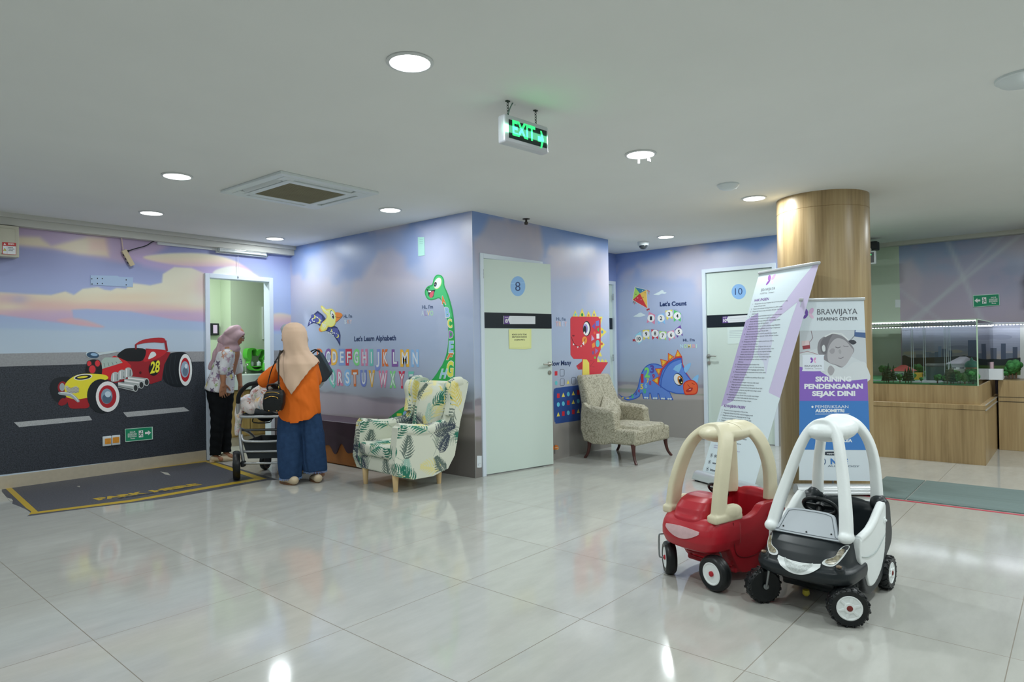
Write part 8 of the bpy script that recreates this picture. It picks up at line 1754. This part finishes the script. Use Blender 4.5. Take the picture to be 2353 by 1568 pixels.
# ---------------- pushchair
st = person('pushchair', 'silver and black pushchair with a flowered blanket between the women', 604, 1103, 'pushchair')
M_SIL = mat('silver_tube', 'aeb1b3', .35, metal=.55, gain=1.25); M_GUN = mat('gunmetal_tube', '5b5e60', .4, metal=.5, gain=1.1); M_PADB = mat('black_fabric', '17191c', .8, gain=1.0); M_GFAB = mat('charcoal_fabric', '2f3438', .8)
def tyre(c, ax, r, w):
    M = Matrix.Translation(c) @ axes_to(ax); we = bpy.data.objects.new('wheel', None); COL.objects.link(we); we.parent = st
    MB().lathe([(r*.70, -w/2), (r*.92, -w/2), (r, -w*.25), (r, w*.25), (r*.92, w/2), (r*.70, w/2)], 32, M, caps=False).build('tyre', M_TYRE, we, smooth=True, angle=40)
    MB().lathe([(r*.72, -w*.35), (r*.72, w*.35), (r*.3, w*.30), (r*.2, w*.55), (.003, w*.56)], 24, M).build('hub', M_GFAB, we, smooth=True, angle=40)
tyre((-.275, .02, .148), (-1, -.42, 0), .148, .07); tyre((.275, .02, .148), (1, .1, 0), .148, .07); tyre((-.19, .58, .10), (-1, .1, 0), .10, .05); tyre((.19, .58, .10), (1, .1, 0), .10, .05)
for s_ in (1, -1):
    x = .225*s_
    MB().tube(spline([(x*.93, .03, .185), (x*1.0, .02, .33), (x*1.13, .06, .48), (x*1.16, .05, .60), (x*1.10, .0, .72), (x*1.03, -.03, .80)], 6), .017, 12).build('side_tube', M_SIL, st, smooth=True)
    MB().tube(spline([(x*1.14, .06, .52), (x*1.0, .30, .42), (x*.86, .58, .16)], 6), .015, 12).build('front_tube', M_SIL, st, smooth=True)
    MB().box((x-.03 if s_ > 0 else x-.005, .0, .13), (x+.005 if s_ > 0 else x+.03, .07, .19), .012, 3).build('brake_block', M_GFAB, st, smooth=True, angle=50)
MB().tube(spline([(-.232, -.03, .79), (-.205, -.06, .88), (-.12, -.09, .965), (-.04, -.10, .99), (.06, -.10, .995), (.14, -.09, .97), (.21, -.06, .88), (.232, -.03, .79)], 6), .021, 14).build('handlebar', M_PADB, st, smooth=True)
for nm, pts, r, m in (('rear_axle', [(-.25, .02, .165), (.25, .02, .165)], .011, M_SIL), ('cross_bar', [(-.21, .03, .285), (.21, .03, .285)], .013, M_SIL), ('basket_rail', [(-.225, .04, .455), (-.19, -.01, .405), (-.1, -.03, .395), (.1, -.03, .395), (.19, -.01, .405), (.225, .04, .455)], .012, M_SIL), ('cross_bar', [(-.235, .08, .50), (.235, .08, .50)], .013, M_GUN)):
    MB().tube(spline(pts, 5), r, 10).build(nm, m, st, smooth=True)
mb = MB(); mb.ring_loft([[(x, y, z) for x, y, z in ((-.20, .0, .39), (.20, .0, .39), (.20, .50, .39), (-.20, .50, .39))], [(x, y, z) for x, y, z in ((-.17, .05, .21), (.17, .05, .21), (.17, .46, .21), (-.17, .46, .21))]], False, True); mb.build('basket', M_GFAB, st)
mb = MB(); mb.box((-.215, .02, .635), (.215, .34, .68), .018, 3); mb.ell((0.02, .12, .70), (.20, .14, .075), 22, 10); blob(mb, 'seat_pad', M_GFAB, st, .008, 4)
MB().tube(spline([(-.235, .04, .66), (-.20, .0, .645), (0, -.015, .645), (.20, .0, .645), (.235, .04, .66)], 6), .016, 12).build('seat_rail', M_SIL, st, smooth=True); MB().tube(spline([(-.09, .0, .63), (-.085, -.005, .585), (.08, -.005, .585), (.085, .0, .63)], 3), .006, 8).build('recline_handle', M_PADB, st, smooth=True)
mb = MB(); mb.ell((-.10, .36, .80), (.17, .10, .25), 24, 14); mb.box((-.20, .33, .62), (.20, .42, .86), .03, 3); blob(mb, 'seat_shell', M_PADB, st, .008, 4)
# flowered blanket draped over the seat
bl = person('blanket', 'white flowered blanket draped over the pushchair seat', 604, 1103, 'blanket')
mb = MB(); mb.cap((-.19, .14, .78), (.14, .12, .74), .085, .09, 18); mb.cap((-.13, .15, .80), (-.035, .16, .965), .075, .035, 16); mb.cap((-.08, .13, .86), (.02, .12, .80), .09, .09, 16); mb.cap((-.235, .05, .80), (-.262, .05, .60), .045, .040, 14); mb.cap((-.262, .05, .60), (-.285, .06, .46), .040, .020, 14); mb.cap((-.2, .05, .78), (-.12, .02, .72), .07, .05, 14); mb.cap((-.02, .03, .78), (.14, .02, .72), .07, .05, 14)
blob(mb, 'blanket_cloth', M_CLOTHPRINT, bl, .006, 4, folds(.011, 7, 26, 7), floral('c9c2bf', ['c9a58a', 'b98f8f', 'a9b0a0', 'd0b07a', '9a6f62', '9fb0bf'], .040, 5, .6))
